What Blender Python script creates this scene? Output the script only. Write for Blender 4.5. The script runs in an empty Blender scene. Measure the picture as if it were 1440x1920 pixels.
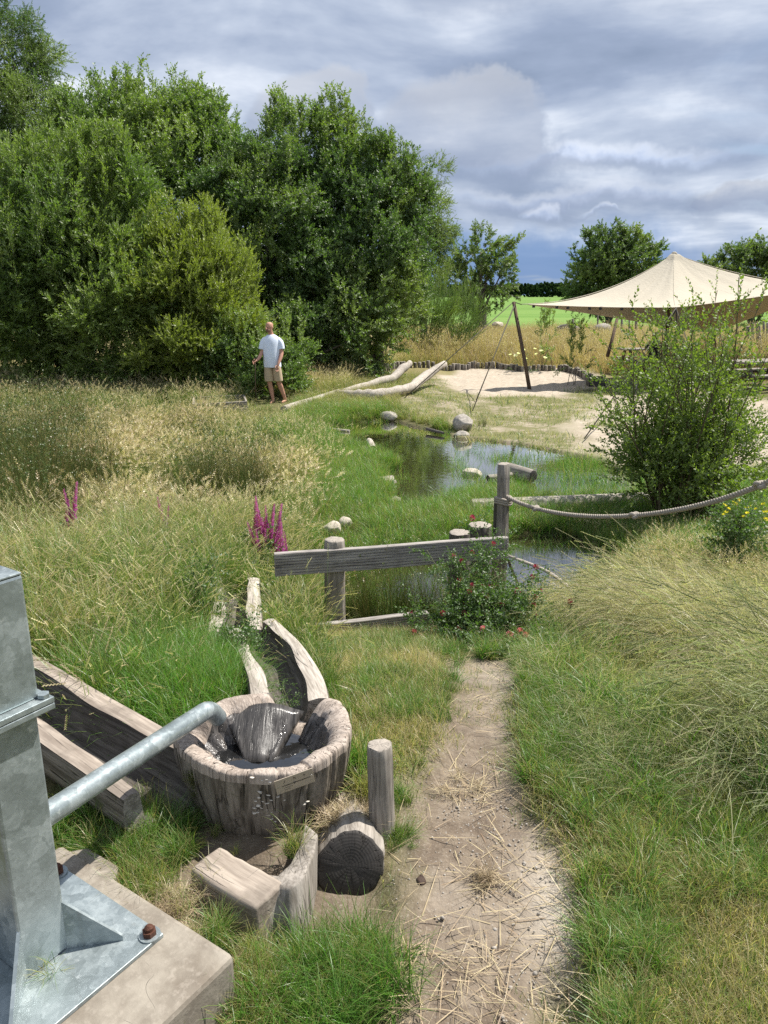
import bpy, bmesh, math, random
import numpy as np
from mathutils import Vector, Matrix, Euler, Quaternion
rng = np.random.default_rng(7); random.seed(7)
R = math.radians
SC = bpy.context.scene
COL = SC.collection

# ------------------------------------------------------------------ camera, sky, sun, exposure
EYE = 1.6; PITCH = R(15.8); FPX = 1440.0
cam_d = bpy.data.cameras.new('camera'); cam = bpy.data.objects.new('camera', cam_d); COL.objects.link(cam)
cam.location = (0, 0, EYE); cam.rotation_euler = (math.pi/2 - PITCH, 0, 0)
cam_d.sensor_fit = 'VERTICAL'; cam_d.sensor_height = 36; cam_d.lens = 36*FPX/1920
cam_d.clip_start = 0.05; cam_d.clip_end = 6000
SC.camera = cam
SC.view_settings.view_transform = 'Standard'; SC.view_settings.look = 'None'
SC.view_settings.gamma = 1; SC.view_settings.use_curve_mapping = False
SC.view_settings.exposure = 0.74
SUN_EL = R(57); SUN_DIR = Vector((0.62, 0.30, 0)).normalized()*math.cos(SUN_EL) + Vector((0, 0, math.sin(SUN_EL)))
sd_ = bpy.data.lights.new('sun', 'SUN'); sd_.energy = 5.0; sd_.angle = R(0.6); sd_.color = (1, 0.95, 0.87)
sun = bpy.data.objects.new('sun', sd_); COL.objects.link(sun)
sun.rotation_euler = SUN_DIR.to_track_quat('Z', 'Y').to_euler(); sun.location = (5, 5, 20)
cy = SC.cycles
cy.max_bounces = 7; cy.diffuse_bounces = 3; cy.glossy_bounces = 3; cy.transmission_bounces = 4; cy.transparent_max_bounces = 10
cy.use_denoising = False; cy.sample_clamp_indirect = 6

# ------------------------------------------------------------------ node helpers
def nd(nt, typ, inp=None, **kw):
    n = nt.nodes.new(typ)
    for k, v in kw.items(): setattr(n, k, v)
    for k, v in (inp or {}).items():
        s = n.inputs[k]
        if isinstance(v, bpy.types.NodeSocket): nt.links.new(v, s)
        elif isinstance(v, bpy.types.Node): nt.links.new(v.outputs[0], s)
        else: s.default_value = v
    return n
def c4(c): return (c[0], c[1], c[2], 1)
def mth(nt, op, a, b=0.0, clamp=False):
    n = nt.nodes.new('ShaderNodeMath'); n.operation = op; n.use_clamp = clamp
    for i, v in enumerate((a, b)):
        if isinstance(v, (bpy.types.NodeSocket,)): nt.links.new(v, n.inputs[i])
        elif isinstance(v, bpy.types.Node): nt.links.new(v.outputs[0], n.inputs[i])
        else: n.inputs[i].default_value = v
    return n.outputs[0]
def mix(nt, f, a, b, blend='MIX'):
    n = nt.nodes.new('ShaderNodeMix'); n.data_type = 'RGBA'; n.blend_type = blend
    for i, v in ((0, f), (6, a), (7, b)):
        if isinstance(v, bpy.types.NodeSocket): nt.links.new(v, n.inputs[i])
        elif isinstance(v, bpy.types.Node): nt.links.new(v.outputs[0], n.inputs[i])
        elif i == 0: n.inputs[i].default_value = v
        else: n.inputs[i].default_value = c4(v)
    return n.outputs[2]
def ramp(nt, f, stops, interp='LINEAR'):
    n = nt.nodes.new('ShaderNodeValToRGB'); cr = n.color_ramp; cr.interpolation = interp
    while len(cr.elements) < len(stops): cr.elements.new(0.5)
    for e, (p, c) in zip(cr.elements, stops):
        e.position = p; e.color = c4(c) if isinstance(c, (tuple, list)) else (c, c, c, 1)
    nt.links.new(f, n.inputs[0]); return n.outputs[0]
def mrange(nt, v, a, b, c=0.0, d=1.0, smooth=True):
    n = nt.nodes.new('ShaderNodeMapRange'); n.interpolation_type = 'SMOOTHSTEP' if smooth else 'LINEAR'
    nt.links.new(v, n.inputs[0])
    for i, q in enumerate((a, b, c, d)): n.inputs[1+i].default_value = q
    return n.outputs[0]
def noise(nt, vec, scale, detail=4, rough=0.55, dist=0.0, dim='3D'):
    n = nd(nt, 'ShaderNodeTexNoise', {'Scale': scale, 'Detail': detail, 'Roughness': rough, 'Distortion': dist}, noise_dimensions=dim)
    if vec is not None: nt.links.new(vec, n.inputs['Vector'])
    return n.outputs['Fac']
def mapping(nt, vec, scale=(1, 1, 1), rot=(0, 0, 0), loc=(0, 0, 0)):
    n = nd(nt, 'ShaderNodeMapping', {'Scale': scale, 'Rotation': rot, 'Location': loc}); nt.links.new(vec, n.inputs['Vector']); return n.outputs[0]
def newmat(name):
    m = bpy.data.materials.new(name); m.use_nodes = True; nt = m.node_tree; nt.nodes.clear()
    out = nt.nodes.new('ShaderNodeOutputMaterial'); return m, nt, out
def attr(nt, name, typ='GEOMETRY', out='Fac'):
    return nd(nt, 'ShaderNodeAttribute', attribute_name=name, attribute_type=typ).outputs[out]

# ------------------------------------------------------------------ world: Nishita sky with grey cumulus
def build_world():
    w = bpy.data.worlds.new('World'); SC.world = w; w.use_nodes = True
    nt = w.node_tree; nt.nodes.clear()
    out = nt.nodes.new('ShaderNodeOutputWorld')
    sky = nd(nt, 'ShaderNodeTexSky', sky_type='NISHITA', sun_disc=False)
    sky.sun_elevation = SUN_EL; sky.sun_rotation = math.atan2(SUN_DIR.x, SUN_DIR.y)
    sky.air_density = 1.0; sky.dust_density = 0.6; sky.ozone_density = 1.5
    tc = nt.nodes.new('ShaderNodeTexCoord'); g = tc.outputs['Generated']
    sep = nd(nt, 'ShaderNodeSeparateXYZ', {0: g}); x, y, z = sep.outputs
    zc = mth(nt, 'MAXIMUM', z, 0.0)
    den = mth(nt, 'ADD', zc, 0.13)
    u = mth(nt, 'DIVIDE', x, den); v = mth(nt, 'DIVIDE', y, den)
    pv = nd(nt, 'ShaderNodeCombineXYZ', {0: u, 1: v, 2: 0.0}).outputs[0]
    # azimuth / elevation in degrees
    az = mth(nt, 'MULTIPLY', mth(nt, 'ARCTAN2', x, y), 57.2958)
    el = mth(nt, 'MULTIPLY', mth(nt, 'ARCSINE', z), 57.2958)
    wob = noise(nt, g, 9.0, 5, 0.6)
    wv = mth(nt, 'SUBTRACT', wob, 0.5)
    azw = mth(nt, 'ADD', az, mth(nt, 'MULTIPLY', wv, 7.0)); elw = mth(nt, 'ADD', el, mth(nt, 'MULTIPLY', wv, 5.0))
    big = noise(nt, mapping(nt, pv, (1, 1, 1), loc=(3.1, 7.7, 0)), 0.85, 7, 0.52, 0.3)
    big2 = noise(nt, mapping(nt, pv, (1, 1.3, 1), loc=(8.6, 1.2, 2)), 0.55, 5, 0.5, 0.2)
    soft = noise(nt, mapping(nt, g, (1, 1, 3.2), loc=(1, 4, 2)), 2.6, 6, 0.55, 0.4)
    def lobe(a0, e0, ra, re, lo=1.15, hi=0.75):
        da = mth(nt, 'DIVIDE', mth(nt, 'SUBTRACT', azw, a0), ra); de = mth(nt, 'DIVIDE', mth(nt, 'SUBTRACT', elw, e0), re)
        d = mth(nt, 'SQRT', mth(nt, 'ADD', mth(nt, 'MULTIPLY', da, da), mth(nt, 'MULTIPLY', de, de)))
        return mrange(nt, d, lo, hi), de
    # cover: mostly overcast, a blue gap low on the right and one high on the left
    cov = mrange(nt, big2, 0.26, 0.44)
    gap1, _ = lobe(9, 1.5, 17, 3.0, 1.3, 0.5)
    gap2, _ = lobe(-31, 20.5, 7, 4, 1.2, 0.4)
    cov = mth(nt, 'MULTIPLY', cov, mth(nt, 'SUBTRACT', 1.0, mth(nt, 'MULTIPLY', gap2, 0.7)))
    cov = mth(nt, 'ADD', mth(nt, 'MULTIPLY', cov, 0.86), 0.10)
    # brightness of the cloud deck
    br = mth(nt, 'ADD', mth(nt, 'MULTIPLY', big, 0.75), mth(nt, 'MULTIPLY', soft, 0.55))
    br = mrange(nt, br, 0.49, 0.79, smooth=False)
    ccol = ramp(nt, br, [(0.0, (0.165, 0.21, 0.30)), (0.35, (0.245, 0.295, 0.40)), (0.62, (0.375, 0.425, 0.52)), (0.85, (0.56, 0.60, 0.67)), (1, (0.80, 0.81, 0.83))])
    ccol = mix(nt, mth(nt, 'MULTIPLY', gap1, 0.88), ccol, (0.125, 0.215, 0.40))
    # heaped clouds: bright crown edge, grey base
    for a0, e0, ra, re, top, soft_, amt in ((18, 19.5, 11, 5.0, 0.86, 0.7, 0.8), (-33, 17.5, 6, 4.0, 0.85, 0.5, 0.8), (6.0, 18.5, 7, 2.2, 0.5, 0.6, 0.6), (14, 8.3, 10, 1.1, 0.80, 0.55, 0.9), (5.2, 9.3, 6.2, 5.0, 0.50, 0.10, 0.85), (-4.6, 9.9, 4.6, 4.4, 0.50, 0.10, 0.85), (13, 5.9, 12, 1.2, 0.66, 0.5, 0.75), (11.4, 5.3, 1.6, 0.8, 0.80, 0.35, 0.7), (14.6, 5.1, 1.0, 0.4, 0.75, 0.35, 0.6), (24, 5.6, 4, 1.3, 0.42, 0.15, 0.7)):
        m, de = lobe(a0, e0, ra, re, 1.0+soft_*0.5, 1.0-soft_)
        t = mrange(nt, de, -0.35, 1.0)
        c = ramp(nt, t, [(0, (0.20, 0.245, 0.345)), (0.55, (0.26*top/0.5, 0.305*top/0.5, 0.40*top/0.5)), (1, (top*0.84, top*0.88, top*0.97))])
        c = mix(nt, 0.25, c, ccol)
        fade = mrange(nt, de, -1.0, 0.0)
        ccol = mix(nt, mth(nt, 'MULTIPLY', mth(nt, 'MULTIPLY', m, fade), amt), ccol, c)
        cov = mth(nt, 'MAXIMUM', cov, mth(nt, 'MULTIPLY', m, fade))
    # the clouds around the zenith and behind are the same deck
    bgs = nd(nt, 'ShaderNodeBackground', {'Color': sky, 'Strength': 0.085})
    bgc = nd(nt, 'ShaderNodeBackground', {'Color': ccol, 'Strength': 0.90})
    mx = nd(nt, 'ShaderNodeMixShader', {0: cov, 1: bgs.outputs[0], 2: bgc.outputs[0]})
    nt.links.new(mx.outputs[0], out.inputs[0])
build_world()

# ------------------------------------------------------------------ picture <-> place measuring (layout only)
CP, SP = math.cos(PITCH), math.sin(PITCH)
def ray(px, py):
    X = (px-720)/FPX; Y = (960-py)/FPX
    return np.array([X, CP + Y*SP, -SP + Y*CP])
def W(px, py, z):            # point of height z seen at a pixel
    d = ray(px, py); t = (z-EYE)/d[2]; return np.array([d[0]*t, d[1]*t, z])
def V(px, py, y):            # point at distance y seen at a pixel
    d = ray(px, py); t = y/d[1]; return np.array([d[0]*t, y, EYE+d[2]*t])
def pxm(y, z=0):             # pixels per metre at distance y
    return FPX/(y*CP + (EYE-z)*SP)

# ------------------------------------------------------------------ numpy noise
_perm = np.random.default_rng(3).random((256, 256))
def vnoise(x, y):
    xi = np.floor(x).astype(int); yi = np.floor(y).astype(int); fx = x-xi; fy = y-yi
    fx = fx*fx*(3-2*fx); fy = fy*fy*(3-2*fy)
    a = _perm[xi % 256, yi % 256]; b = _perm[(xi+1) % 256, yi % 256]; c = _perm[xi % 256, (yi+1) % 256]; d = _perm[(xi+1) % 256, (yi+1) % 256]
    return (a*(1-fx)+b*fx)*(1-fy)+(c*(1-fx)+d*fx)*fy
def fbm(x, y, s=1.0, o=4):
    r = 0; a = 0.5; f = s
    for i in range(o): r = r + a*vnoise(x*f+17.3*i, y*f+5.1*i); a *= 0.5; f *= 2.07
    return r/(1-0.5**o)
def sm(a, b, t):
    t = np.clip((t-a)/(b-a), 0, 1); return t*t*(3-2*t)
def poly_sd(x, y, poly):     # >0 inside
    x = np.asarray(x, float); y = np.asarray(y, float)
    P = np.array(poly)[:, :2]; Q = np.roll(P, -1, 0)
    best = np.full(x.shape, 1e9); ins = np.zeros(x.shape, bool)
    for (ax, ay), (bx, by) in zip(P, Q):
        ex, ey = bx-ax, by-ay; L = ex*ex+ey*ey+1e-12
        t = np.clip(((x-ax)*ex+(y-ay)*ey)/L, 0, 1)
        best = np.minimum(best, (x-ax-t*ex)**2+(y-ay-t*ey)**2)
        c = ((ay > y) != (by > y)); xx = ax+(y-ay)*ex/(ey if abs(ey) > 1e-12 else 1e-12)
        ins ^= c & (x < xx)
    return np.where(ins, 1, -1)*np.sqrt(best)

# ------------------------------------------------------------------ terrain
WL = -0.87
def hbase(x, y):
    x = np.asarray(x, float); y = np.asarray(y, float)
    mid = -0.80*sm(2.5, 6.0, y); left = -0.80*sm(3.2, 9.0, y); right = 0.00*x-0.56*sm(2.3, 6.2, y)-0.33*sm(5.8, 8.2, y)
    wl = sm(-0.45, -1.3, x); q_ = 0.55*sm(3.7, 5.0, y); wr = sm(0.75+q_, 1.6+q_, x)
    z = mid*(1-wl)*(1-wr)+left*wl+right*wr
    z = z + (fbm(x, y, 0.45, 3)-0.5)*0.10*sm(3, 7, y) + (fbm(x+40, y, 2.5, 3)-0.5)*0.035
    z = z + 0.10*sm(12, 19, y)*sm(60, 30, y) + 0.25*sm(60, 400, y)*0
    return z
def G(px, py):
    z = -0.3
    for i in range(40):
        p = W(px, py, z); z = 0.5*z + 0.5*float(hbase(p[0], p[1]))
    return np.array([p[0], p[1], z])
pond1 = [W(a, b, WL) for a, b in ((596, 812), (660, 795), (740, 792), (850, 822), (940, 832), (1040, 850), (1130, 868), (1210, 900), (1190, 945), (1090, 948), (950, 925), (880, 935), (835, 950), (800, 966), (752, 962), (735, 935), (728, 905), (742, 878), (700, 852), (640, 836))]
pond2 = [W(a, b, WL) for a, b in ((955, 1008), (1050, 1008), (1150, 1035), (1210, 1070), (1160, 1105), (1060, 1125), (960, 1145), (860, 1150), (760, 1140), (700, 1110), (740, 1075), (850, 1060), (900, 1030))]
path_poly = [G(a, b)[:2] for a, b in ((800, 1232), (960, 1232), (985, 1320), (975, 1400), (985, 1470), (1075, 1560), (1110, 1650), (1105, 1750), (1080, 1830), (1090, 1925), (1100, 2300), (560, 2300), (640, 1960), (700, 1830), (720, 1700), (740, 1600), (748, 1500), (800, 1380), (830, 1290))]
sand_poly = [G(a, b)[:2] for a, b in ((745, 752), (800, 712), (830, 696), (900, 684), (1000, 684), (1100, 694), (1500, 760), (1640, 870), (1300, 905), (1130, 882), (1000, 848), (900, 825), (830, 790), (780, 775))]
pit_poly = [G(a, b)[:2] for a, b in ((822, 706), (870, 692), (960, 687), (1060, 689), (1112, 703), (1118, 728), (1040, 742), (930, 742), (860, 734))]
bare_poly = [G(a, b)[:2] for a, b in ((1130, 742), (1250, 735), (1500, 752), (1640, 860), (1440, 880), (1250, 892), (1140, 872), (1060, 800))]
lawn_poly = [G(a, b)[:2] for a, b in ((590, 1190), (830, 1185), (860, 1235), (830, 1290), (800, 1380), (760, 1450), (690, 1440), (650, 1330))]
def jig(x, y, a=0.16, s=1.7): return x+(fbm(x, y, s, 3)-0.5)*2*a, y+(fbm(x+31, y+9, s, 3)-0.5)*2*a
def hz(x, y):
    x = np.asarray(x, float); y = np.asarray(y, float)
    z = hbase(x, y); jx, jy = jig(x, y, 0.25)
    d = np.maximum(poly_sd(jx, jy, pond1), poly_sd(jx, jy, pond2))
    z = z - sm(-0.55, 0.55, d)*0.34
    near = (y < 16) & (y > 7) & (d < -0.05)
    z = np.where(near, np.maximum(z, WL+0.035-0*d), z)
    dp = poly_sd(x, y, path_poly)
    z = z - 0.035*sm(-0.1, 0.12, dp)
    # worn hollow and the low earth bank round the pump and basin
    z = z - 0.05*np.exp(-(((x-0.43)/0.07)**2+((y-1.45)/0.16)**2))
    z = z - 0.080*sm(0.08, -0.08, x)*sm(2.02, 1.84, y)*sm(-.62, -.45, x)
    z = z + 0.075*np.exp(-(((x+.33)/.15)**2+((y-1.88)/.10)**2)) + 0.03*np.exp(-(((x+.62)/.15)**2+((y-1.8)/.15)**2))
    return z
def hz1(x, y): return float(hz(np.array([x]), np.array([y]))[0])

# ------------------------------------------------------------------ object helpers
def tag(o, label=None, cat=None, group=None, kind=None):
    if label: o['label'] = label
    if cat: o['category'] = cat
    if group: o['group'] = group
    if kind: o['kind'] = kind
    return o
def empty(name, loc, label, cat, group=None, rz=0.0):
    o = bpy.data.objects.new(name, None); COL.objects.link(o); o.location = tuple(loc); o.rotation_euler = (0, 0, rz)
    o.empty_display_size = 0.1
    return tag(o, label, cat, group)
def mesh(name, v, f, mats=(), smooth=True, mi=None, attrs=None):
    me = bpy.data.meshes.new(name)
    v = np.asarray(v, np.float32)
    if isinstance(f, np.ndarray) and f.ndim == 2:
        k = f.shape[1]; n = len(f)
        me.vertices.add(len(v)); me.vertices.foreach_set('co', v.ravel())
        me.loops.add(n*k); me.polygons.add(n)
        me.polygons.foreach_set('loop_start', np.arange(0, n*k, k, dtype=np.int32))
        me.loops.foreach_set('vertex_index', f.astype(np.int32).ravel())
        me.update(calc_edges=True)
    else:
        me.from_pydata([tuple(map(float, q)) for q in v], [], [tuple(map(int, q)) for q in f]); me.update()
    for m in mats: me.materials.append(m)
    if mi is not None: me.polygons.foreach_set('material_index', np.asarray(mi, np.int32))
    me.polygons.foreach_set('use_smooth', np.full(len(me.polygons), smooth))
    for k, a in (attrs or {}).items():
        at = me.attributes.new(k, 'FLOAT', 'POINT'); at.data.foreach_set('value', np.asarray(a, np.float32))
    return me
def ob(name, me, parent=None, loc=None, rot=None):
    o = bpy.data.objects.new(name, me); COL.objects.link(o)
    if parent: o.parent = parent
    if loc is not None: o.location = tuple(loc)
    if rot is not None: o.rotation_euler = tuple(rot)
    return o
class MB:                      # collects pieces of ONE mesh
    def __init__(s): s.v = []; s.f = []; s.m = []; s.n = 0
    def add(s, v, f, mi=0):
        v = [tuple(map(float, q)) for q in v]
        for q in f: s.f.append(tuple(int(i)+s.n for i in q)); s.m.append(mi)
        s.v += v; s.n += len(v)
    def box(s, c, h, rot=None, mi=0):
        v = []
        for sx in (-1, 1):
            for sy in (-1, 1):
                for sz in (-1, 1):
                    p = Vector((sx*h[0], sy*h[1], sz*h[2]))
                    if rot is not None: p = rot @ p
                    v.append(p+Vector(c))
        s.add(v, [(0, 1, 3, 2), (4, 6, 7, 5), (0, 4, 5, 1), (2, 3, 7, 6), (0, 2, 6, 4), (1, 5, 7, 3)], mi)
    def tube(s, pts, rad, seg=10, cap=True, mi=0, ell=1.0):
        pts = [Vector(p) for p in pts]; n = len(pts)
        if not hasattr(rad, '__len__'): rad = [rad]*n
        up = None; V_ = []; 
        for i, p in enumerate(pts):
            t = (pts[min(i+1, n-1)]-pts[max(i-1, 0)]).normalized()
            if up is None:
                up = Vector((0, 0, 1)) if abs(t.z) < 0.9 else Vector((1, 0, 0))
            a = (up-t*up.dot(t)).normalized(); b = t.cross(a); up = a
            for k in range(seg):
                an = 2*math.pi*k/seg; V_.append(p+(a*math.cos(an)*ell+b*math.sin(an))*rad[i])
        F = [(i*seg+k, i*seg+(k+1) % seg, (i+1)*seg+(k+1) % seg, (i+1)*seg+k) for i in range(n-1) for k in range(seg)]
        if cap: F += [tuple(range(seg))[::-1], tuple((n-1)*seg+k for k in range(seg))]
        s.add(V_, F, mi)
    def build(s, name, mats, parent=None, loc=None, rot=None, smooth=False, bevel=0, sub=0):
        if not isinstance(mats, (list, tuple)): mats = [mats]
        me = mesh(name, s.v, s.f, mats, smooth, s.m)
        o = ob(name, me, parent, loc, rot)
        if bevel: b = o.modifiers.new('bevel', 'BEVEL'); b.width = bevel; b.segments = 2; b.limit_method = 'ANGLE'
        if sub: b = o.modifiers.new('sub', 'SUBSURF'); b.levels = sub; b.render_levels = sub
        return o
def smooth_by_angle(me, ang=40):
    bm = bmesh.new(); bm.from_mesh(me)
    for e in bm.edges: e.smooth = (len(e.link_faces) == 2 and e.calc_face_angle(0) < R(ang))
    for f in bm.faces: f.smooth = True
    bm.to_mesh(me); bm.free()

# ------------------------------------------------------------------ scatter through geometry nodes
def proto_set(name, meshes):
    c = bpy.data.collections.new(name)
    for i, me in enumerate(meshes):
        o = bpy.data.objects.new('%s_%02d' % (name, i), me); c.objects.link(o)
    ng = bpy.data.node_groups.new(name, 'GeometryNodeTree')
    ng.interface.new_socket('Geometry', in_out='INPUT', socket_type='NodeSocketGeometry')
    ng.interface.new_socket('Geometry', in_out='OUTPUT', socket_type='NodeSocketGeometry')
    gi = ng.nodes.new('NodeGroupInput'); go = ng.nodes.new('NodeGroupOutput')
    ci = ng.nodes.new('GeometryNodeCollectionInfo'); ci.inputs['Collection'].default_value = c
    ci.inputs['Separate Children'].default_value = True; ci.inputs['Reset Children'].default_value = True
    ip = ng.nodes.new('GeometryNodeInstanceOnPoints'); ip.inputs['Pick Instance'].default_value = True
    def na(n, t):
        q = ng.nodes.new('GeometryNodeInputNamedAttribute'); q.data_type = t; q.inputs['Name'].default_value = n; return q.outputs['Attribute']
    L = ng.links.new
    L(gi.outputs[0], ip.inputs['Points']); L(ci.outputs[0], ip.inputs['Instance'])
    L(na('idx', 'INT'), ip.inputs['Instance Index']); L(na('rot', 'FLOAT_VECTOR'), ip.inputs['Rotation']); L(na('scl', 'FLOAT_VECTOR'), ip.inputs['Scale'])
    L(ip.outputs[0], go.inputs[0])
    return ng, len(meshes)
def mat_to_euler(M):
    ry = np.arcsin(np.clip(-M[:, 2, 0], -1, 1)); return np.stack([np.arctan2(M[:, 2, 1], M[:, 2, 2]), ry, np.arctan2(M[:, 1, 0], M[:, 0, 0])], 1)
def orient(D, spin):          # local Z -> D with spin about Z
    D = D/np.linalg.norm(D, axis=1, keepdims=True); n = len(D)
    a = np.where(np.abs(D[:, 2:3]) < 0.95, np.array([[0, 0, 1.0]]), np.array([[1.0, 0, 0]]))
    X = np.cross(a, D); X /= np.linalg.norm(X, axis=1, keepdims=True); Y = np.cross(D, X)
    c, s = np.cos(spin)[:, None], np.sin(spin)[:, None]
    M = np.stack([X*c+Y*s, Y*c-X*s, D], 2); return mat_to_euler(M)
def scatter(name, ps, P, rot, scl, idx=None, dry=None, parent=None, origin=(0, 0, 0)):
    ng, k = ps; P = np.asarray(P, float)-np.array(origin); n = len(P)
    me = bpy.data.meshes.new(name); me.vertices.add(n); me.vertices.foreach_set('co', P.astype(np.float32).ravel())
    if idx is None: idx = rng.integers(0, k, n)
    scl = np.asarray(scl, float)
    if scl.ndim == 1: scl = np.repeat(scl[:, None], 3, 1)
    at = me.attributes.new('idx', 'INT', 'POINT'); at.data.foreach_set('value', np.asarray(idx, np.int32))
    at = me.attributes.new('rot', 'FLOAT_VECTOR', 'POINT'); at.data.foreach_set('vector', np.asarray(rot, np.float32).ravel())
    at = me.attributes.new('scl', 'FLOAT_VECTOR', 'POINT'); at.data.foreach_set('vector', scl.astype(np.float32).ravel())
    at = me.attributes.new('dry', 'FLOAT', 'POINT'); at.data.foreach_set('value', np.asarray(dry if dry is not None else np.zeros(n), np.float32))
    o = ob(name, me, parent)
    if parent is None: o.location = tuple(origin)
    m = o.modifiers.new('scatter', 'NODES'); m.node_group = ng
    return o
# ------------------------------------------------------------------ materials
def leaf_mat(name, dark, light, trans=0.42, dry=(0.27, 0.33, 0.085), gloss=0.10, patch=None, rough=0.55):
    m, nt, out = newmat(name)
    rnd = attr(nt, 'rnd'); oi = nt.nodes.new('ShaderNodeObjectInfo').outputs['Random']
    f = mth(nt, 'ADD', mth(nt, 'MULTIPLY', rnd, 0.5), mth(nt, 'MULTIPLY', oi, 0.5))
    c = mix(nt, f, dark, light)
    dv = attr(nt, 'dry', 'INSTANCER')
    c = mix(nt, mth(nt, 'MINIMUM', dv, 1.0), c, dry)  # on crowns: pale yellow-green tint for young leaves and painted highlights, not dryness
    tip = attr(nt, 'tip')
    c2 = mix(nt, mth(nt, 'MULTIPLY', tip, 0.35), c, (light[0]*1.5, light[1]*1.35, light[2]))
    ct = mix(nt, 1.0, c2, (1.25, 1.45, 0.55), 'MULTIPLY')
    d = nd(nt, 'ShaderNodeBsdfDiffuse', {'Color': c2}); t = nd(nt, 'ShaderNodeBsdfTranslucent', {'Color': ct})
    g = nd(nt, 'ShaderNodeBsdfGlossy', {'Color': (1, 1, 1, 1), 'Roughness': rough})
    a = nd(nt, 'ShaderNodeMixShader', {0: trans, 1: d.outputs[0], 2: t.outputs[0]})
    b = nd(nt, 'ShaderNodeMixShader', {0: gloss, 1: a.outputs[0], 2: g.outputs[0]})
    nt.links.new(b.outputs[0], out.inputs[0]); return m
def grass_mat(name, base, tipc, dry, trans=0.48, gloss=0.03):
    m, nt, out = newmat(name)
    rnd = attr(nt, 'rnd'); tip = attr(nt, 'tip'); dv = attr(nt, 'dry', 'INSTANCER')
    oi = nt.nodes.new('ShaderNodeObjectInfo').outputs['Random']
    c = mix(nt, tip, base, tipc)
    # single blades turn straw-coloured where the patch is dry
    th = mth(nt, 'SUBTRACT', mth(nt, 'ADD', dv, mth(nt, 'MULTIPLY', tip, 0.25)), rnd)
    c = mix(nt, mrange(nt, th, -0.15, 0.35), c, dry)
    v = mth(nt, 'ADD', 0.72, mth(nt, 'MULTIPLY', mth(nt, 'ADD', rnd, oi), 0.30))
    hv = nd(nt, 'ShaderNodeHueSaturation', {'Hue': mth(nt, 'ADD', 0.485, mth(nt, 'MULTIPLY', oi, 0.03)), 'Value': v, 'Color': c}).outputs[0]
    ct = mix(nt, 1.0, hv, (1.2, 1.35, 0.65), 'MULTIPLY')
    d = nd(nt, 'ShaderNodeBsdfDiffuse', {'Color': hv}); t = nd(nt, 'ShaderNodeBsdfTranslucent', {'Color': ct})
    g = nd(nt, 'ShaderNodeBsdfGlossy', {'Color': (1, 1, 1, 1), 'Roughness': 0.4})
    a = nd(nt, 'ShaderNodeMixShader', {0: trans, 1: d.outputs[0], 2: t.outputs[0]})
    b = nd(nt, 'ShaderNodeMixShader', {0: gloss, 1: a.outputs[0], 2: g.outputs[0]})
    nt.links.new(b.outputs[0], out.inputs[0]); return m
def plain(name, col, rough=0.8, metal=0.0, var=0.25, scale=20, bump=0.0, spec=0.3, trans=0):
    m, nt, out = newmat(name)
    tc = nt.nodes.new('ShaderNodeTexCoord').outputs['Object']
    n = noise(nt, tc, scale, 4)
    c = mix(nt, n, tuple(x*(1-var) for x in col), tuple(min(1, x*(1+var)) for x in col))
    p = nd(nt, 'ShaderNodeBsdfPrincipled', {'Base Color': c, 'Roughness': rough, 'Metallic': metal, 'Specular IOR Level': spec})
    if bump:
        b = nd(nt, 'ShaderNodeBump', {'Strength': bump, 'Distance': 0.01, 'Height': n}); nt.links.new(b.outputs[0], p.inputs['Normal'])
    nt.links.new(p.outputs[0], out.inputs[0]); return m
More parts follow.
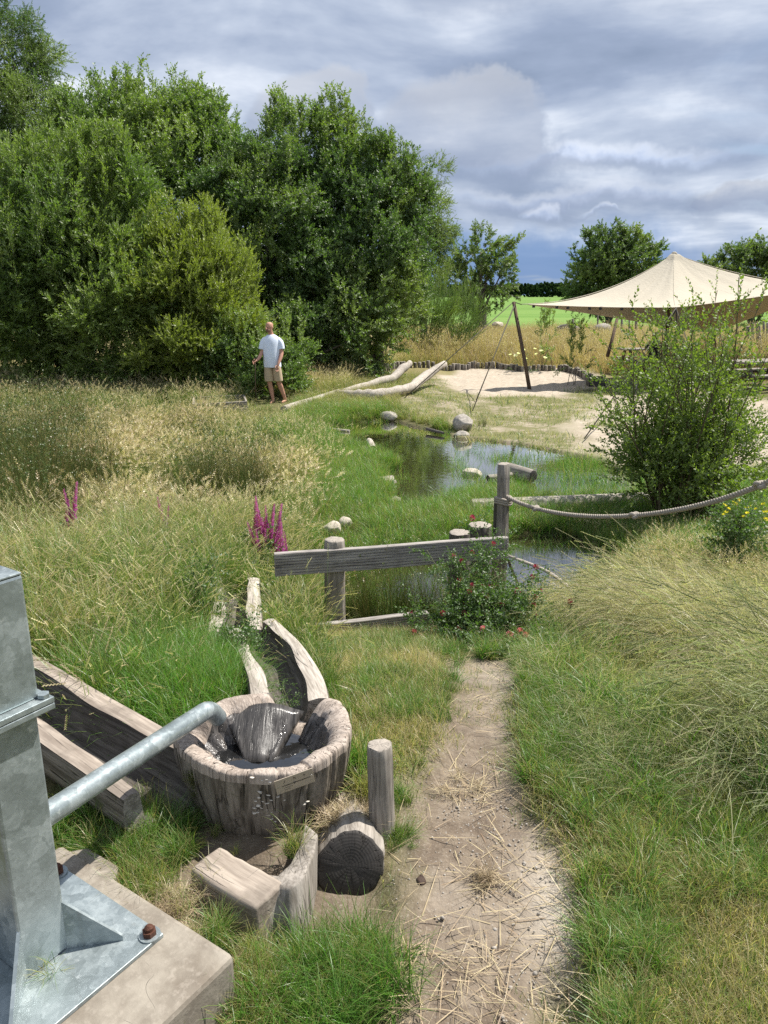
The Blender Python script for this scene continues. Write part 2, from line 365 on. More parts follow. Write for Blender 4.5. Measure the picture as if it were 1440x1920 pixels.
def wood_mat(name, light, dark, streak=(38, 38, 2.2), crack=0.5, rough=0.85, moss=0.0, wet=False, bump=0.6, bdist=0.006, spot=0.3):
    """weathered wood, grain along local Z"""
    m, nt, out = newmat(name)
    tc = nt.nodes.new('ShaderNodeTexCoord').outputs['Object']
    oi = nt.nodes.new('ShaderNodeObjectInfo').outputs['Random']
    va = nd(nt, 'ShaderNodeVectorMath', {0: tc, 1: nd(nt, 'ShaderNodeCombineXYZ', {0: mth(nt, 'MULTIPLY', oi, 7.0), 1: mth(nt, 'MULTIPLY', oi, 3.0), 2: oi}).outputs[0]}, operation='ADD').outputs[0]
    g1 = noise(nt, mapping(nt, va, streak), 1.0, 5, 0.65, 0.25)
    g2 = noise(nt, mapping(nt, va, tuple(s*3.2 for s in streak)), 1.0, 3, 0.6)
    blot = noise(nt, va, 5.5, 5, 0.6)
    f = mth(nt, 'ADD', mth(nt, 'MULTIPLY', g1, 0.6), mth(nt, 'MULTIPLY', g2, 0.4))
    c = mix(nt, mrange(nt, f, 0.36, 0.64), dark, light)
    c = mix(nt, mth(nt, 'MULTIPLY', mrange(nt, blot, 0.48, 0.68), spot), c, tuple(x*0.45 for x in dark))
    # drying cracks
    w = noise(nt, mapping(nt, va, (streak[0]*0.62, streak[1]*0.62, streak[2]*0.45)), 1.0, 2, 0.5, 0.5)
    ck = mrange(nt, mth(nt, 'ABSOLUTE', mth(nt, 'SUBTRACT', w, 0.5)), 0.0, 0.022, 1.0, 0.0)
    ck = mth(nt, 'MULTIPLY', ck, mrange(nt, noise(nt, va, 7, 2), 0.42, 0.6))
    c = mix(nt, mth(nt, 'MULTIPLY', ck, crack), c, (0.02, 0.017, 0.013))
    if moss:
        mo = mrange(nt, noise(nt, va, 9, 5, 0.7), 0.62-0.25*moss, 0.78-0.25*moss)
        c = mix(nt, mth(nt, 'MULTIPLY', mo, 0.8), c, (0.055, 0.065, 0.022))
    r = mrange(nt, blot, 0.4, 0.6, 0.12, 0.4) if wet else rough
    p = nd(nt, 'ShaderNodeBsdfPrincipled', {'Base Color': c, 'Roughness': r, 'Specular IOR Level': 0.55 if wet else 0.2})
    h = mth(nt, 'SUBTRACT', f, mth(nt, 'MULTIPLY', ck, 1.0))
    b = nd(nt, 'ShaderNodeBump', {'Strength': bump, 'Distance': bdist, 'Height': h}); nt.links.new(b.outputs[0], p.inputs['Normal'])
    nt.links.new(p.outputs[0], out.inputs[0]); return m
def endgrain_mat(name, light, dark, rough=0.85):
    m, nt, out = newmat(name)
    tc = nt.nodes.new('ShaderNodeTexCoord').outputs['Object']
    sep = nd(nt, 'ShaderNodeSeparateXYZ', {0: tc})
    x, y, _ = sep.outputs
    wv = noise(nt, tc, 12, 3)
    r = mth(nt, 'SQRT', mth(nt, 'ADD', mth(nt, 'MULTIPLY', x, x), mth(nt, 'MULTIPLY', y, y)))
    r = mth(nt, 'ADD', r, mth(nt, 'MULTIPLY', wv, 0.018))
    ring = mth(nt, 'ADD', mth(nt, 'MULTIPLY', mth(nt, 'SINE', mth(nt, 'MULTIPLY', r, 700.0)), 0.22), 0.5)
    th = mth(nt, 'ARCTAN2', y, x)
    av = nd(nt, 'ShaderNodeCombineXYZ', {0: mth(nt, 'MULTIPLY', th, 1.6), 1: mth(nt, 'MULTIPLY', r, 3.0), 2: 0.0}).outputs[0]
    cr = noise(nt, av, 3.0, 2, 0.5, 0.3)
    ck = mrange(nt, mth(nt, 'ABSOLUTE', mth(nt, 'SUBTRACT', cr, 0.5)), 0.0, 0.02, 1.0, 0.0)
    bl = noise(nt, tc, 16, 5)
    c = mix(nt, mth(nt, 'ADD', mth(nt, 'MULTIPLY', ring, 0.35), mth(nt, 'MULTIPLY', bl, 0.65)), dark, light)
    c = mix(nt, mth(nt, 'MULTIPLY', ck, 0.75), c, (0.015, 0.012, 0.01))
    p = nd(nt, 'ShaderNodeBsdfPrincipled', {'Base Color': c, 'Roughness': rough, 'Specular IOR Level': 0.2})
    h = mth(nt, 'SUBTRACT', mth(nt, 'MULTIPLY', ring, 0.3), ck)
    b = nd(nt, 'ShaderNodeBump', {'Strength': 0.5, 'Distance': 0.004, 'Height': h}); nt.links.new(b.outputs[0], p.inputs['Normal'])
    nt.links.new(p.outputs[0], out.inputs[0]); return m
def stone_mat(name, light, dark, scale=14, speck=(0.5, 0.5, 0.45)):
    m, nt, out = newmat(name)
    tc = nt.nodes.new('ShaderNodeTexCoord').outputs['Object']
    n = noise(nt, tc, scale, 6, 0.7); n2 = noise(nt, tc, scale*6, 3, 0.6)
    c = mix(nt, mrange(nt, n, 0.35, 0.68), dark, light); c = mix(nt, mth(nt, 'MULTIPLY', mrange(nt, n2, 0.55, 0.7), 0.5), c, speck)
    p = nd(nt, 'ShaderNodeBsdfPrincipled', {'Base Color': c, 'Roughness': 0.88, 'Specular IOR Level': 0.25})
    b = nd(nt, 'ShaderNodeBump', {'Strength': 0.6, 'Distance': 0.01, 'Height': n2}); nt.links.new(b.outputs[0], p.inputs['Normal'])
    nt.links.new(p.outputs[0], out.inputs[0]); return m
def galv_mat():
    m, nt, out = newmat('galvanised_steel')
    tc = nt.nodes.new('ShaderNodeTexCoord').outputs['Object']
    wv = noise(nt, tc, 30, 3)
    wt = nd(nt, 'ShaderNodeVectorMath', {0: tc, 1: nd(nt, 'ShaderNodeCombineXYZ', {0: mth(nt, 'MULTIPLY', wv, 0.03), 1: mth(nt, 'MULTIPLY', wv, 0.02), 2: 0.0}).outputs[0]}, operation='ADD').outputs[0]
    vo = nd(nt, 'ShaderNodeTexVoronoi', {'Scale': 30.0, 'Vector': wt}, feature='F1')
    vs = nd(nt, 'ShaderNodeSeparateXYZ', {0: vo.outputs['Color']}).outputs[0]
    vo2 = nd(nt, 'ShaderNodeTexVoronoi', {'Scale': 120.0, 'Vector': wt}, feature='F1')
    vs2 = nd(nt, 'ShaderNodeSeparateXYZ', {0: vo2.outputs['Color']}).outputs[0]
    big = noise(nt, tc, 9, 5, 0.65)
    f = mth(nt, 'ADD', mth(nt, 'ADD', mth(nt, 'MULTIPLY', vs, 0.20), mth(nt, 'MULTIPLY', vs2, 0.12)), mth(nt, 'MULTIPLY', big, 0.68))
    c = ramp(nt, f, [(0.25, (0.20, 0.235, 0.24)), (0.5, (0.29, 0.335, 0.345)), (0.75, (0.42, 0.47, 0.48))])
    wh = mrange(nt, noise(nt, tc, 26, 5, 0.7), 0.60, 0.70)
    c = mix(nt, mth(nt, 'MULTIPLY', wh, 0.55), c, (0.62, 0.66, 0.67))
    st = noise(nt, mapping(nt, tc, (30, 30, 3)), 1.0, 4, 0.6)
    c = mix(nt, mth(nt, 'MULTIPLY', mrange(nt, st, 0.58, 0.78), 0.3), c, (0.15, 0.13, 0.10))
    p = nd(nt, 'ShaderNodeBsdfPrincipled', {'Base Color': c, 'Metallic': 0.55, 'Roughness': mrange(nt, f, 0.3, 0.8, 0.34, 0.52), 'Specular IOR Level': 0.5})
    b = nd(nt, 'ShaderNodeBump', {'Strength': 0.15, 'Distance': 0.002, 'Height': big}); nt.links.new(b.outputs[0], p.inputs['Normal'])
    nt.links.new(p.outputs[0], out.inputs[0]); return m
def concrete_mat(name, c0=(0.30, 0.255, 0.20), c1=(0.20, 0.165, 0.125)):
    m, nt, out = newmat(name)
    tc = nt.nodes.new('ShaderNodeTexCoord').outputs['Object']
    a = noise(nt, tc, 7, 6, 0.65); b_ = noise(nt, tc, 60, 4, 0.6); st = noise(nt, mapping(nt, tc, (1, 1, 1), loc=(3, 1, 0)), 3.2, 4, 0.6)
    c = mix(nt, mrange(nt, a, 0.35, 0.65), c1, c0)
    c = mix(nt, mth(nt, 'MULTIPLY', mrange(nt, st, 0.5, 0.66), 0.5), c, (0.11, 0.085, 0.06))
    c = mix(nt, mth(nt, 'MULTIPLY', mrange(nt, b_, 0.5, 0.7), 0.35), c, (0.36, 0.32, 0.27))
    w = noise(nt, tc, 5, 2, 0.5, 0.6); ck = mth(nt, 'MULTIPLY', mrange(nt, mth(nt, 'ABSOLUTE', mth(nt, 'SUBTRACT', w, 0.5)), 0.0, 0.004, 1.0, 0.0), mrange(nt, a, 0.5, 0.6))
    c = mix(nt, mth(nt, 'MULTIPLY', ck, 0.4), c, (0.06, 0.05, 0.04))
    p = nd(nt, 'ShaderNodeBsdfPrincipled', {'Base Color': c, 'Roughness': 0.9, 'Specular IOR Level': 0.2})
    h = mth(nt, 'ADD', mth(nt, 'MULTIPLY', b_, 0.5), mth(nt, 'SUBTRACT', a, ck))
    b = nd(nt, 'ShaderNodeBump', {'Strength': 0.5, 'Distance': 0.006, 'Height': h}); nt.links.new(b.outputs[0], p.inputs['Normal'])
    nt.links.new(p.outputs[0], out.inputs[0]); return m
def ground_mat():
    m, nt, out = newmat('ground')
    tc = nt.nodes.new('ShaderNodeTexCoord').outputs['Object']
    zp = attr(nt, 'path'); zs = attr(nt, 'sand'); zi = attr(nt, 'pit'); zf = attr(nt, 'field'); zl = attr(nt, 'lawn'); zm = attr(nt, 'mud')
    n1 = noise(nt, tc, 1.6, 6, 0.62); n2 = noise(nt, tc, 9, 6, 0.65); n3 = noise(nt, tc, 55, 4, 0.65); n4 = noise(nt, tc, 160, 3, 0.6)
    turf = mix(nt, mrange(nt, n2, 0.35, 0.65), (0.075, 0.085, 0.03), (0.13, 0.115, 0.05))
    soil = mix(nt, mrange(nt, n2, 0.32, 0.68), (0.120, 0.092, 0.068), (0.215, 0.175, 0.132))
    soil = mix(nt, mth(nt, 'MULTIPLY', mrange(nt, n3, 0.46, 0.68), 0.55), soil, (0.11, 0.085, 0.065))
    soil = mix(nt, mth(nt, 'MULTIPLY', mrange(nt, n1, 0.5, 0.62), 0.32), soil, (0.36, 0.31, 0.25))
    soil = mix(nt, mth(nt, 'MULTIPLY', attr(nt, 'pale'), 0.55), soil, (0.52, 0.47, 0.40))
    c = mix(nt, zp, turf, soil)
    sand = mix(nt, mrange(nt, n2, 0.3, 0.7), (0.25, 0.205, 0.15), (0.40, 0.345, 0.265))
    sandg = mix(nt, mrange(nt, mth(nt, 'ADD', mth(nt, 'MULTIPLY', n1, 0.55), mth(nt, 'MULTIPLY', n2, 0.45)), 0.40, 0.54), sand, (0.150, 0.145, 0.065))
    c = mix(nt, zs, c, sandg)
    pit = mix(nt, mrange(nt, n2, 0.35, 0.65), (0.32, 0.27, 0.21), (0.44, 0.38, 0.305))
    c = mix(nt, zi, c, pit)
    c = mix(nt, mth(nt, 'MULTIPLY', zm, 0.8), c, (0.075, 0.06, 0.04))
    f1 = noise(nt, mapping(nt, tc, (0.02, 0.12, 1)), 1.0, 4)
    fg = mix(nt, mrange(nt, f1, 0.4, 0.6), (0.105, 0.20, 0.035), (0.14, 0.235, 0.05))
    c = mix(nt, zf, c, fg)
    c = mix(nt, attr(nt, 'meadow'), c, mix(nt, n1, (0.26, 0.20, 0.10), (0.20, 0.19, 0.075)))
    c = mix(nt, mth(nt, 'MULTIPLY', mrange(nt, n4, 0.55, 0.72), 0.35), c, (0.40, 0.37, 0.32))
    p = nd(nt, 'ShaderNodeBsdfPrincipled', {'Base Color': c, 'Roughness': 0.95, 'Specular IOR Level': 0.12})
    h = mth(nt, 'ADD', mth(nt, 'MULTIPLY', n3, 0.5), mth(nt, 'ADD', mth(nt, 'MULTIPLY', n2, 1.2), mth(nt, 'MULTIPLY', n4, 0.25)))
    b = nd(nt, 'ShaderNodeBump', {'Strength': 0.55, 'Distance': 0.02, 'Height': h}); nt.links.new(b.outputs[0], p.inputs['Normal'])
    nt.links.new(p.outputs[0], out.inputs[0]); return m
def water_mat(name, tint=(0.42, 0.36, 0.22), body=(0.055, 0.046, 0.026), rip=0.06, op=0.55):
    m, nt, out = newmat(name)
    tc = nt.nodes.new('ShaderNodeTexCoord').outputs['Object']
    n = noise(nt, mapping(nt, tc, (1, 1, 1)), 9, 3, 0.5); n2 = noise(nt, tc, 2.2, 2)
    b = nd(nt, 'ShaderNodeBump', {'Strength': rip, 'Distance': 0.02, 'Height': mth(nt, 'ADD', n, n2)})
    fr = nd(nt, 'ShaderNodeFresnel', {'IOR': 1.36}); nt.links.new(b.outputs[0], fr.inputs['Normal'])
    fc = mth(nt, 'MULTIPLY', fr.outputs[0], 2.5, True)
    tr = nd(nt, 'ShaderNodeBsdfTransparent', {'Color': c4(tint)})
    df = nd(nt, 'ShaderNodeBsdfDiffuse', {'Color': c4(body)})
    gl = nd(nt, 'ShaderNodeBsdfGlossy', {'Color': (1, 1, 1, 1), 'Roughness': 0.02}); nt.links.new(b.outputs[0], gl.inputs['Normal'])
    a = nd(nt, 'ShaderNodeMixShader', {0: op, 1: tr.outputs[0], 2: df.outputs[0]})
    q = nd(nt, 'ShaderNodeMixShader', {0: fc, 1: a.outputs[0], 2: gl.outputs[0]})
    nt.links.new(q.outputs[0], out.inputs[0]); return m
def canvas_mat():
    m, nt, out = newmat('tent_canvas')
    tc = nt.nodes.new('ShaderNodeTexCoord').outputs['Object']
    n = noise(nt, tc, 2.0, 4); n2 = noise(nt, tc, 14, 3)
    c = mix(nt, n, (0.46, 0.42, 0.34), (0.55, 0.505, 0.415))
    d = nd(nt, 'ShaderNodeBsdfDiffuse', {'Color': c}); t = nd(nt, 'ShaderNodeBsdfTranslucent', {'Color': (0.55, 0.38, 0.20, 1)})
    b = nd(nt, 'ShaderNodeBump', {'Strength': 0.3, 'Distance': 0.05, 'Height': n2}); nt.links.new(b.outputs[0], d.inputs['Normal'])
    a = nd(nt, 'ShaderNodeMixShader', {0: 0.16, 1: d.outputs[0], 2: t.outputs[0]}); nt.links.new(a.outputs[0], out.inputs[0]); return m

M = dict(
  brown=grass_mat('dry_meadow', (0.14, 0.13, 0.05), (0.30, 0.25, 0.12), (0.42, 0.30, 0.19)),
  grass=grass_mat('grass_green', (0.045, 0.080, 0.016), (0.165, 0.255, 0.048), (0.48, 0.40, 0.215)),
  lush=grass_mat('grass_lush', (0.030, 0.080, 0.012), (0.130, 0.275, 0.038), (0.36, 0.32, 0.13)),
  pale=grass_mat('grass_long_pale', (0.060, 0.085, 0.025), (0.40, 0.42, 0.225), (0.52, 0.45, 0.30)),
  seed=grass_mat('grass_seed_heads', (0.46, 0.38, 0.23), (0.62, 0.53, 0.35), (0.56, 0.46, 0.28), trans=0.3),
  rush=grass_mat('rush', (0.022, 0.045, 0.010), (0.095, 0.130, 0.030), (0.28, 0.20, 0.08), trans=0.12),
  straw=grass_mat('straw', (0.34, 0.27, 0.165), (0.46, 0.375, 0.24), (0.24, 0.18, 0.11), trans=0.1),
  willow=leaf_mat('willow_leaf', (0.052, 0.105, 0.020), (0.150, 0.235, 0.055), gloss=0.05),
  willow_y=leaf_mat('willow_leaf_yellow', (0.110, 0.155, 0.018), (0.240, 0.290, 0.045), gloss=0.05),
  dark=leaf_mat('dark_leaf', (0.036, 0.082, 0.020), (0.100, 0.175, 0.042), gloss=0.05),
  shrub=leaf_mat('shrub_leaf', (0.065, 0.115, 0.022), (0.190, 0.260, 0.045), trans=0.48, gloss=0.05),
  oak=leaf_mat('field_tree_leaf', (0.048, 0.092, 0.028), (0.115, 0.180, 0.050), gloss=0.05),
  herb=leaf_mat('herb_leaf', (0.045, 0.095, 0.022), (0.10, 0.18, 0.045), gloss=0.05),
  bark=wood_mat('bark', (0.16, 0.14, 0.115), (0.07, 0.06, 0.05), (30, 30, 4)),
  twig=plain('twig', (0.10, 0.075, 0.045)),
  gwig=plain('green_stem', (0.13, 0.15, 0.06)),
  wood=wood_mat('grey_wood', (0.36, 0.325, 0.285), (0.165, 0.145, 0.122)),
  wood_pale=wood_mat('pale_grey_wood', (0.50, 0.455, 0.395), (0.27, 0.235, 0.195), spot=0.2),
  wood_rim=wood_mat('worn_rim_wood', (0.44, 0.385, 0.335), (0.25, 0.21, 0.175), spot=0.25, crack=0.6),
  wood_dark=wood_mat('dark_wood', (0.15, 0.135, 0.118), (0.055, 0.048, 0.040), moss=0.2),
  wood_wedge=wood_mat('wet_wedge_wood', (0.085, 0.078, 0.072), (0.022, 0.020, 0.018), (60, 5, 8), wet=True, bump=0.7),
  wood_wet=wood_mat('wet_wood', (0.115, 0.105, 0.098), (0.030, 0.027, 0.025), (46, 46, 5), wet=True, bump=0.9),
  wood_plank=wood_mat('ridged_plank_wood', (0.40, 0.37, 0.34), (0.20, 0.18, 0.165), (60, 60, 3)),
  wood_brown=wood_mat('brown_pole_wood', (0.15, 0.105, 0.07), (0.07, 0.05, 0.035)),
  wood_basin=wood_mat('basin_side_wood', (0.27, 0.235, 0.195), (0.095, 0.080, 0.062), (30, 30, 1.8), crack=0.8, bump=0.9, bdist=0.01, moss=0.25),
  end=endgrain_mat('sawn_end', (0.42, 0.38, 0.33), (0.22, 0.19, 0.16)),
  end_dark=endgrain_mat('dark_sawn_end', (0.075, 0.068, 0.062), (0.025, 0.022, 0.020), 0.6),
  galv=galv_mat(), concrete=concrete_mat('concrete', (0.29, 0.26, 0.215), (0.185, 0.16, 0.13)),
  block=wood_mat('beige_timber', (0.38, 0.325, 0.27), (0.20, 0.165, 0.135), (22, 22, 2.0), crack=0.4, spot=0.5),
  stone=stone_mat('boulder', (0.42, 0.38, 0.33), (0.22, 0.20, 0.175)),
  stone_pale=stone_mat('pale_boulder', (0.56, 0.50, 0.41), (0.38, 0.33, 0.27)),
  stone_dark=stone_mat('dark_boulder', (0.20, 0.17, 0.145), (0.11, 0.095, 0.085)),
  rust=plain('rust', (0.10, 0.045, 0.03), 0.6, 0.4, 0.4, 60, 0.4),
  steel=plain('steel', (0.45, 0.44, 0.42), 0.35, 0.9, 0.1),
  plaque=plain('metal_plate', (0.42, 0.36, 0.285), 0.45, 0.25, 0.10, 50),
  ink=plain('engraving', (0.07, 0.055, 0.04), 0.7),
  fungus=plain('bracket_fungus', (0.55, 0.50, 0.43), 0.8),
  rope=plain('rope_fibre', (0.36, 0.32, 0.27), 0.9, 0, 0.35, 220, 0.8),
  dark_rope=plain('dark_cord', (0.06, 0.055, 0.04), 0.9),
  canvas=canvas_mat(), black=plain('black_plastic', (0.02, 0.02, 0.022), 0.5),
  skin=plain('skin', (0.50, 0.27, 0.19), 0.55, 0, 0.06, 8), skin_head=plain('sunlit_scalp_skin', (0.52, 0.24, 0.17), 0.5, 0, 0.05),
  beard=plain('short_beard', (0.17, 0.10, 0.075), 0.9), shirt=plain('pale_blue_cotton', (0.70, 0.77, 0.90), 0.9, 0, 0.03, 6),
  shorts=plain('khaki_cotton', (0.44, 0.35, 0.235), 0.9, 0, 0.07, 14), hair=plain('auburn_hair', (0.12, 0.03, 0.015), 0.5, 0, 0.3, 60),
  top_dark=plain('dark_jacket', (0.035, 0.03, 0.035), 0.9), eye=plain('eye', (0.03, 0.02, 0.02), 0.3),
  purple=leaf_mat('loosestrife_petal', (0.26, 0.045, 0.24), (0.46, 0.10, 0.40), gloss=0.02),
  clover=leaf_mat('burgundy_floret', (0.16, 0.02, 0.06), (0.34, 0.05, 0.13), gloss=0.02), clover_pink=leaf_mat('pink_floret', (0.38, 0.08, 0.18), (0.60, 0.20, 0.32), gloss=0.02),
  white=leaf_mat('white_petal', (0.60, 0.60, 0.54), (0.8, 0.8, 0.74), gloss=0.02), yellow=leaf_mat('yellow_petal', (0.55, 0.45, 0.02), (0.75, 0.62, 0.04), gloss=0.02),
  moss=grass_mat('moss', (0.045, 0.055, 0.012), (0.13, 0.145, 0.025), (0.18, 0.13, 0.05)),
  water=water_mat('pond_water'), basin_water=water_mat('basin_water', (0.3, 0.3, 0.28), (0.02, 0.02, 0.02), 0.25, 0.6),
  pebble=plain('pebble', (0.33, 0.30, 0.265), 0.9, 0, 0.3, 300), chip=plain('wood_chip', (0.50, 0.36, 0.22), 0.9),
  cone=plain('brown_cone', (0.06, 0.04, 0.03), 0.8, 0, 0.4, 80, 0.5), brick=plain('brick_chip', (0.45, 0.17, 0.09), 0.9),
  blue=plain('blue_cloth', (0.35, 0.50, 0.75), 0.9), ground=ground_mat(),
  farwood=leaf_mat('distant_foliage', (0.020, 0.040, 0.026), (0.034, 0.060, 0.034), gloss=0.0),
)

# ------------------------------------------------------------------ plant prototypes
def blades(n, rad, L, w, lean, curv, az=None, azs=math.pi, seg=4, seed_len=0.0, seed_frac=0.0, seed_w=0.006, seed_n=10, mats=None, plume=False, dead=0.0):
    """one clump: n blades rooted in a disc; seeded stems carry real spikelets; returns a mesh"""
    r = rng; V_ = []; F = []; MI = []; TIP = []; RND = []; nv = 0
    for i in range(n):
        a = (r.random()*2*math.pi) if az is None else az + r.normal()*azs
        rr = rad*math.sqrt(r.random()); ph = r.random()*2*math.pi
        p = np.array([rr*math.cos(ph), rr*math.sin(ph), -0.03]); ln = r.uniform(*L); sf = r.random() < seed_frac
        if sf: ln *= r.uniform(1.15, 1.5)
        ww = r.uniform(*w)*(0.6 if sf else 1); th = abs(r.normal(lean[0], lean[1])); cv = r.uniform(*curv); rnd = r.random()
        tw = r.uniform(-0.9, 0.9); h = np.array([math.cos(a), math.sin(a), 0]); s = np.array([-math.sin(a+tw), math.cos(a+tw), 0.0])
        pts = [p.copy()]; k = seg+2 if sf else seg
        for j in range(k):
            t = (j+0.5)/k; ang = th + cv*t**1.5; d = h*math.sin(ang)+np.array([0, 0, math.cos(ang)]); p = p+d*ln/k; pts.append(p.copy())
        for j, q in enumerate(pts):
            t = j/k; wj = ww*(1-0.92*t**1.6)*0.5 if not sf else ww*0.5*(1-0.5*t)
            V_ += [q-s*wj, q+s*wj]; TIP += [t, t]; RND += [rnd, rnd]
        for j in range(k): F.append((nv+2*j, nv+2*j+1, nv+2*j+3, nv+2*j+2)); MI.append(0)
        nv += 2*len(pts)
        if sf and seed_len:
            e = pts[-1]; d = (pts[-1]-pts[-2]); d /= np.linalg.norm(d); sl = seed_len*r.uniform(0.7, 1.2)
            for q in range(seed_n):
                t = q/seed_n; c = e-d*sl*(1-t)*0.9; sw = seed_w*(math.sin(math.pi*(0.15+0.8*t))**0.7 if plume else 0.9)
                ang2 = q*2.4 if plume else (0 if q % 2 else math.pi)
                side = s*math.cos(ang2)+np.cross(d, s)*math.sin(ang2); side = side/np.linalg.norm(side)
                tipv = c+d*(sl/seed_n*1.7)+side*sw*(1.6 if plume else 1.3); bi = np.cross(d, side)*sw*0.55
                V_ += [c, c+(tipv-c)*0.5+bi, tipv, c+(tipv-c)*0.5-bi+side*sw*0.3]; TIP += [t]*4; RND += [rnd]*4
                F.append((nv, nv+1, nv+2, nv+3)); MI.append(1); nv += 4
    return mesh('clump', V_, np.array(F), mats, True, MI, {'tip': TIP, 'rnd': RND})
def spray(L=0.5, n=22, ll=0.07, lw=0.016, ang=0.8, droop=0.2, stem=0.004, mats=None, side=0, spread=1.0):
    """a leafy shoot growing along +Z"""
    r = rng; V_ = []; F = []; MI = []; TIP = []; RND = []; nv = 0
    def line(p, d, L, rad):
        nonlocal nv, V_, F, MI, TIP, RND
        pts = [p]; b = np.array([r.normal(), r.normal(), 0])*droop
        for j in range(5): d = d+b*0.2; d = d/np.linalg.norm(d); pts.append(pts[-1]+d*L/5)
        a = np.cross(d, [0.3, 1, 0.2]); a /= np.linalg.norm(a); c = np.cross(d, a)
        for j, q in enumerate(pts):
            w_ = rad*(1-0.8*j/5)
            for k in range(3): V_.append(q+(a*math.cos(2.094*k)+c*math.sin(2.094*k))*w_); TIP.append(j/5); RND.append(0.5)
        for j in range(5):
            for k in range(3): F.append((nv+3*j+k, nv+3*j+(k+1) % 3, nv+3*j+3+(k+1) % 3, nv+3*j+3+k)); MI.append(1)
        nv += 18; return pts
    def leaves(pts, n, L, t0=0.1):
        nonlocal nv
        ph = r.random()*6.28
        for i in range(n):
            t = t0+(1-t0)*(i+0.5)/n; x = t*5; j = min(int(x), 4); p = pts[j]+(pts[j+1]-pts[j])*(x-j); d = pts[j+1]-pts[j]; d = d/np.linalg.norm(d)
            ph += 2.4+r.normal()*0.3
            a = np.cross(d, [0.3, 1, 0.2]); a /= np.linalg.norm(a); c = np.cross(d, a); o = a*math.cos(ph)+c*math.sin(ph)
            an = ang*r.uniform(0.7, 1.3)*(1.1-0.5*t); ld = d*math.cos(an)+o*math.sin(an); ld[2] -= 0.12*r.random(); ld /= np.linalg.norm(ld)
            sz = r.uniform(0.7, 1.15)*(1.0-0.35*t); s_ = np.cross(ld, d); s_ /= np.linalg.norm(s_)+1e-9; up = np.cross(s_, ld)
            tw = r.normal()*0.5; s2 = s_*math.cos(tw)+up*math.sin(tw)
            l = ll*sz; w_ = lw*sz; rn = r.random(); m_ = p+ld*l*0.45
            V_.extend([p, m_+s2*w_-up*w_*0.25, p+ld*l-up*l*0.06, m_-s2*w_-up*w_*0.25]); TIP.extend([t*0.8]*4); RND.extend([rn]*4)
            F.append((nv, nv+1, nv+2, nv+3)); MI.append(0); nv += 4
    pts = line(np.zeros(3), np.array([0, 0, 1.0]), L, stem); leaves(pts, n, L)
    for q in range(side):
        x = r.uniform(0.8, 3.8); j = int(x); p = pts[j]+(pts[j+1]-pts[j])*(x-j); a_ = r.random()*6.28
        d = np.array([math.cos(a_)*0.8*spread, math.sin(a_)*0.8*spread, 0.9]); d /= np.linalg.norm(d); l2 = L*r.uniform(0.35, 0.6)
        leaves(line(p, d, l2, stem*0.6), int(n*0.55), l2)
    return mesh('spray', V_, np.array(F), mats, False, MI, {'tip': TIP, 'rnd': RND})
def K(n, f): return [f() for _ in range(n)]
g, s_ = M['grass'], M['seed']
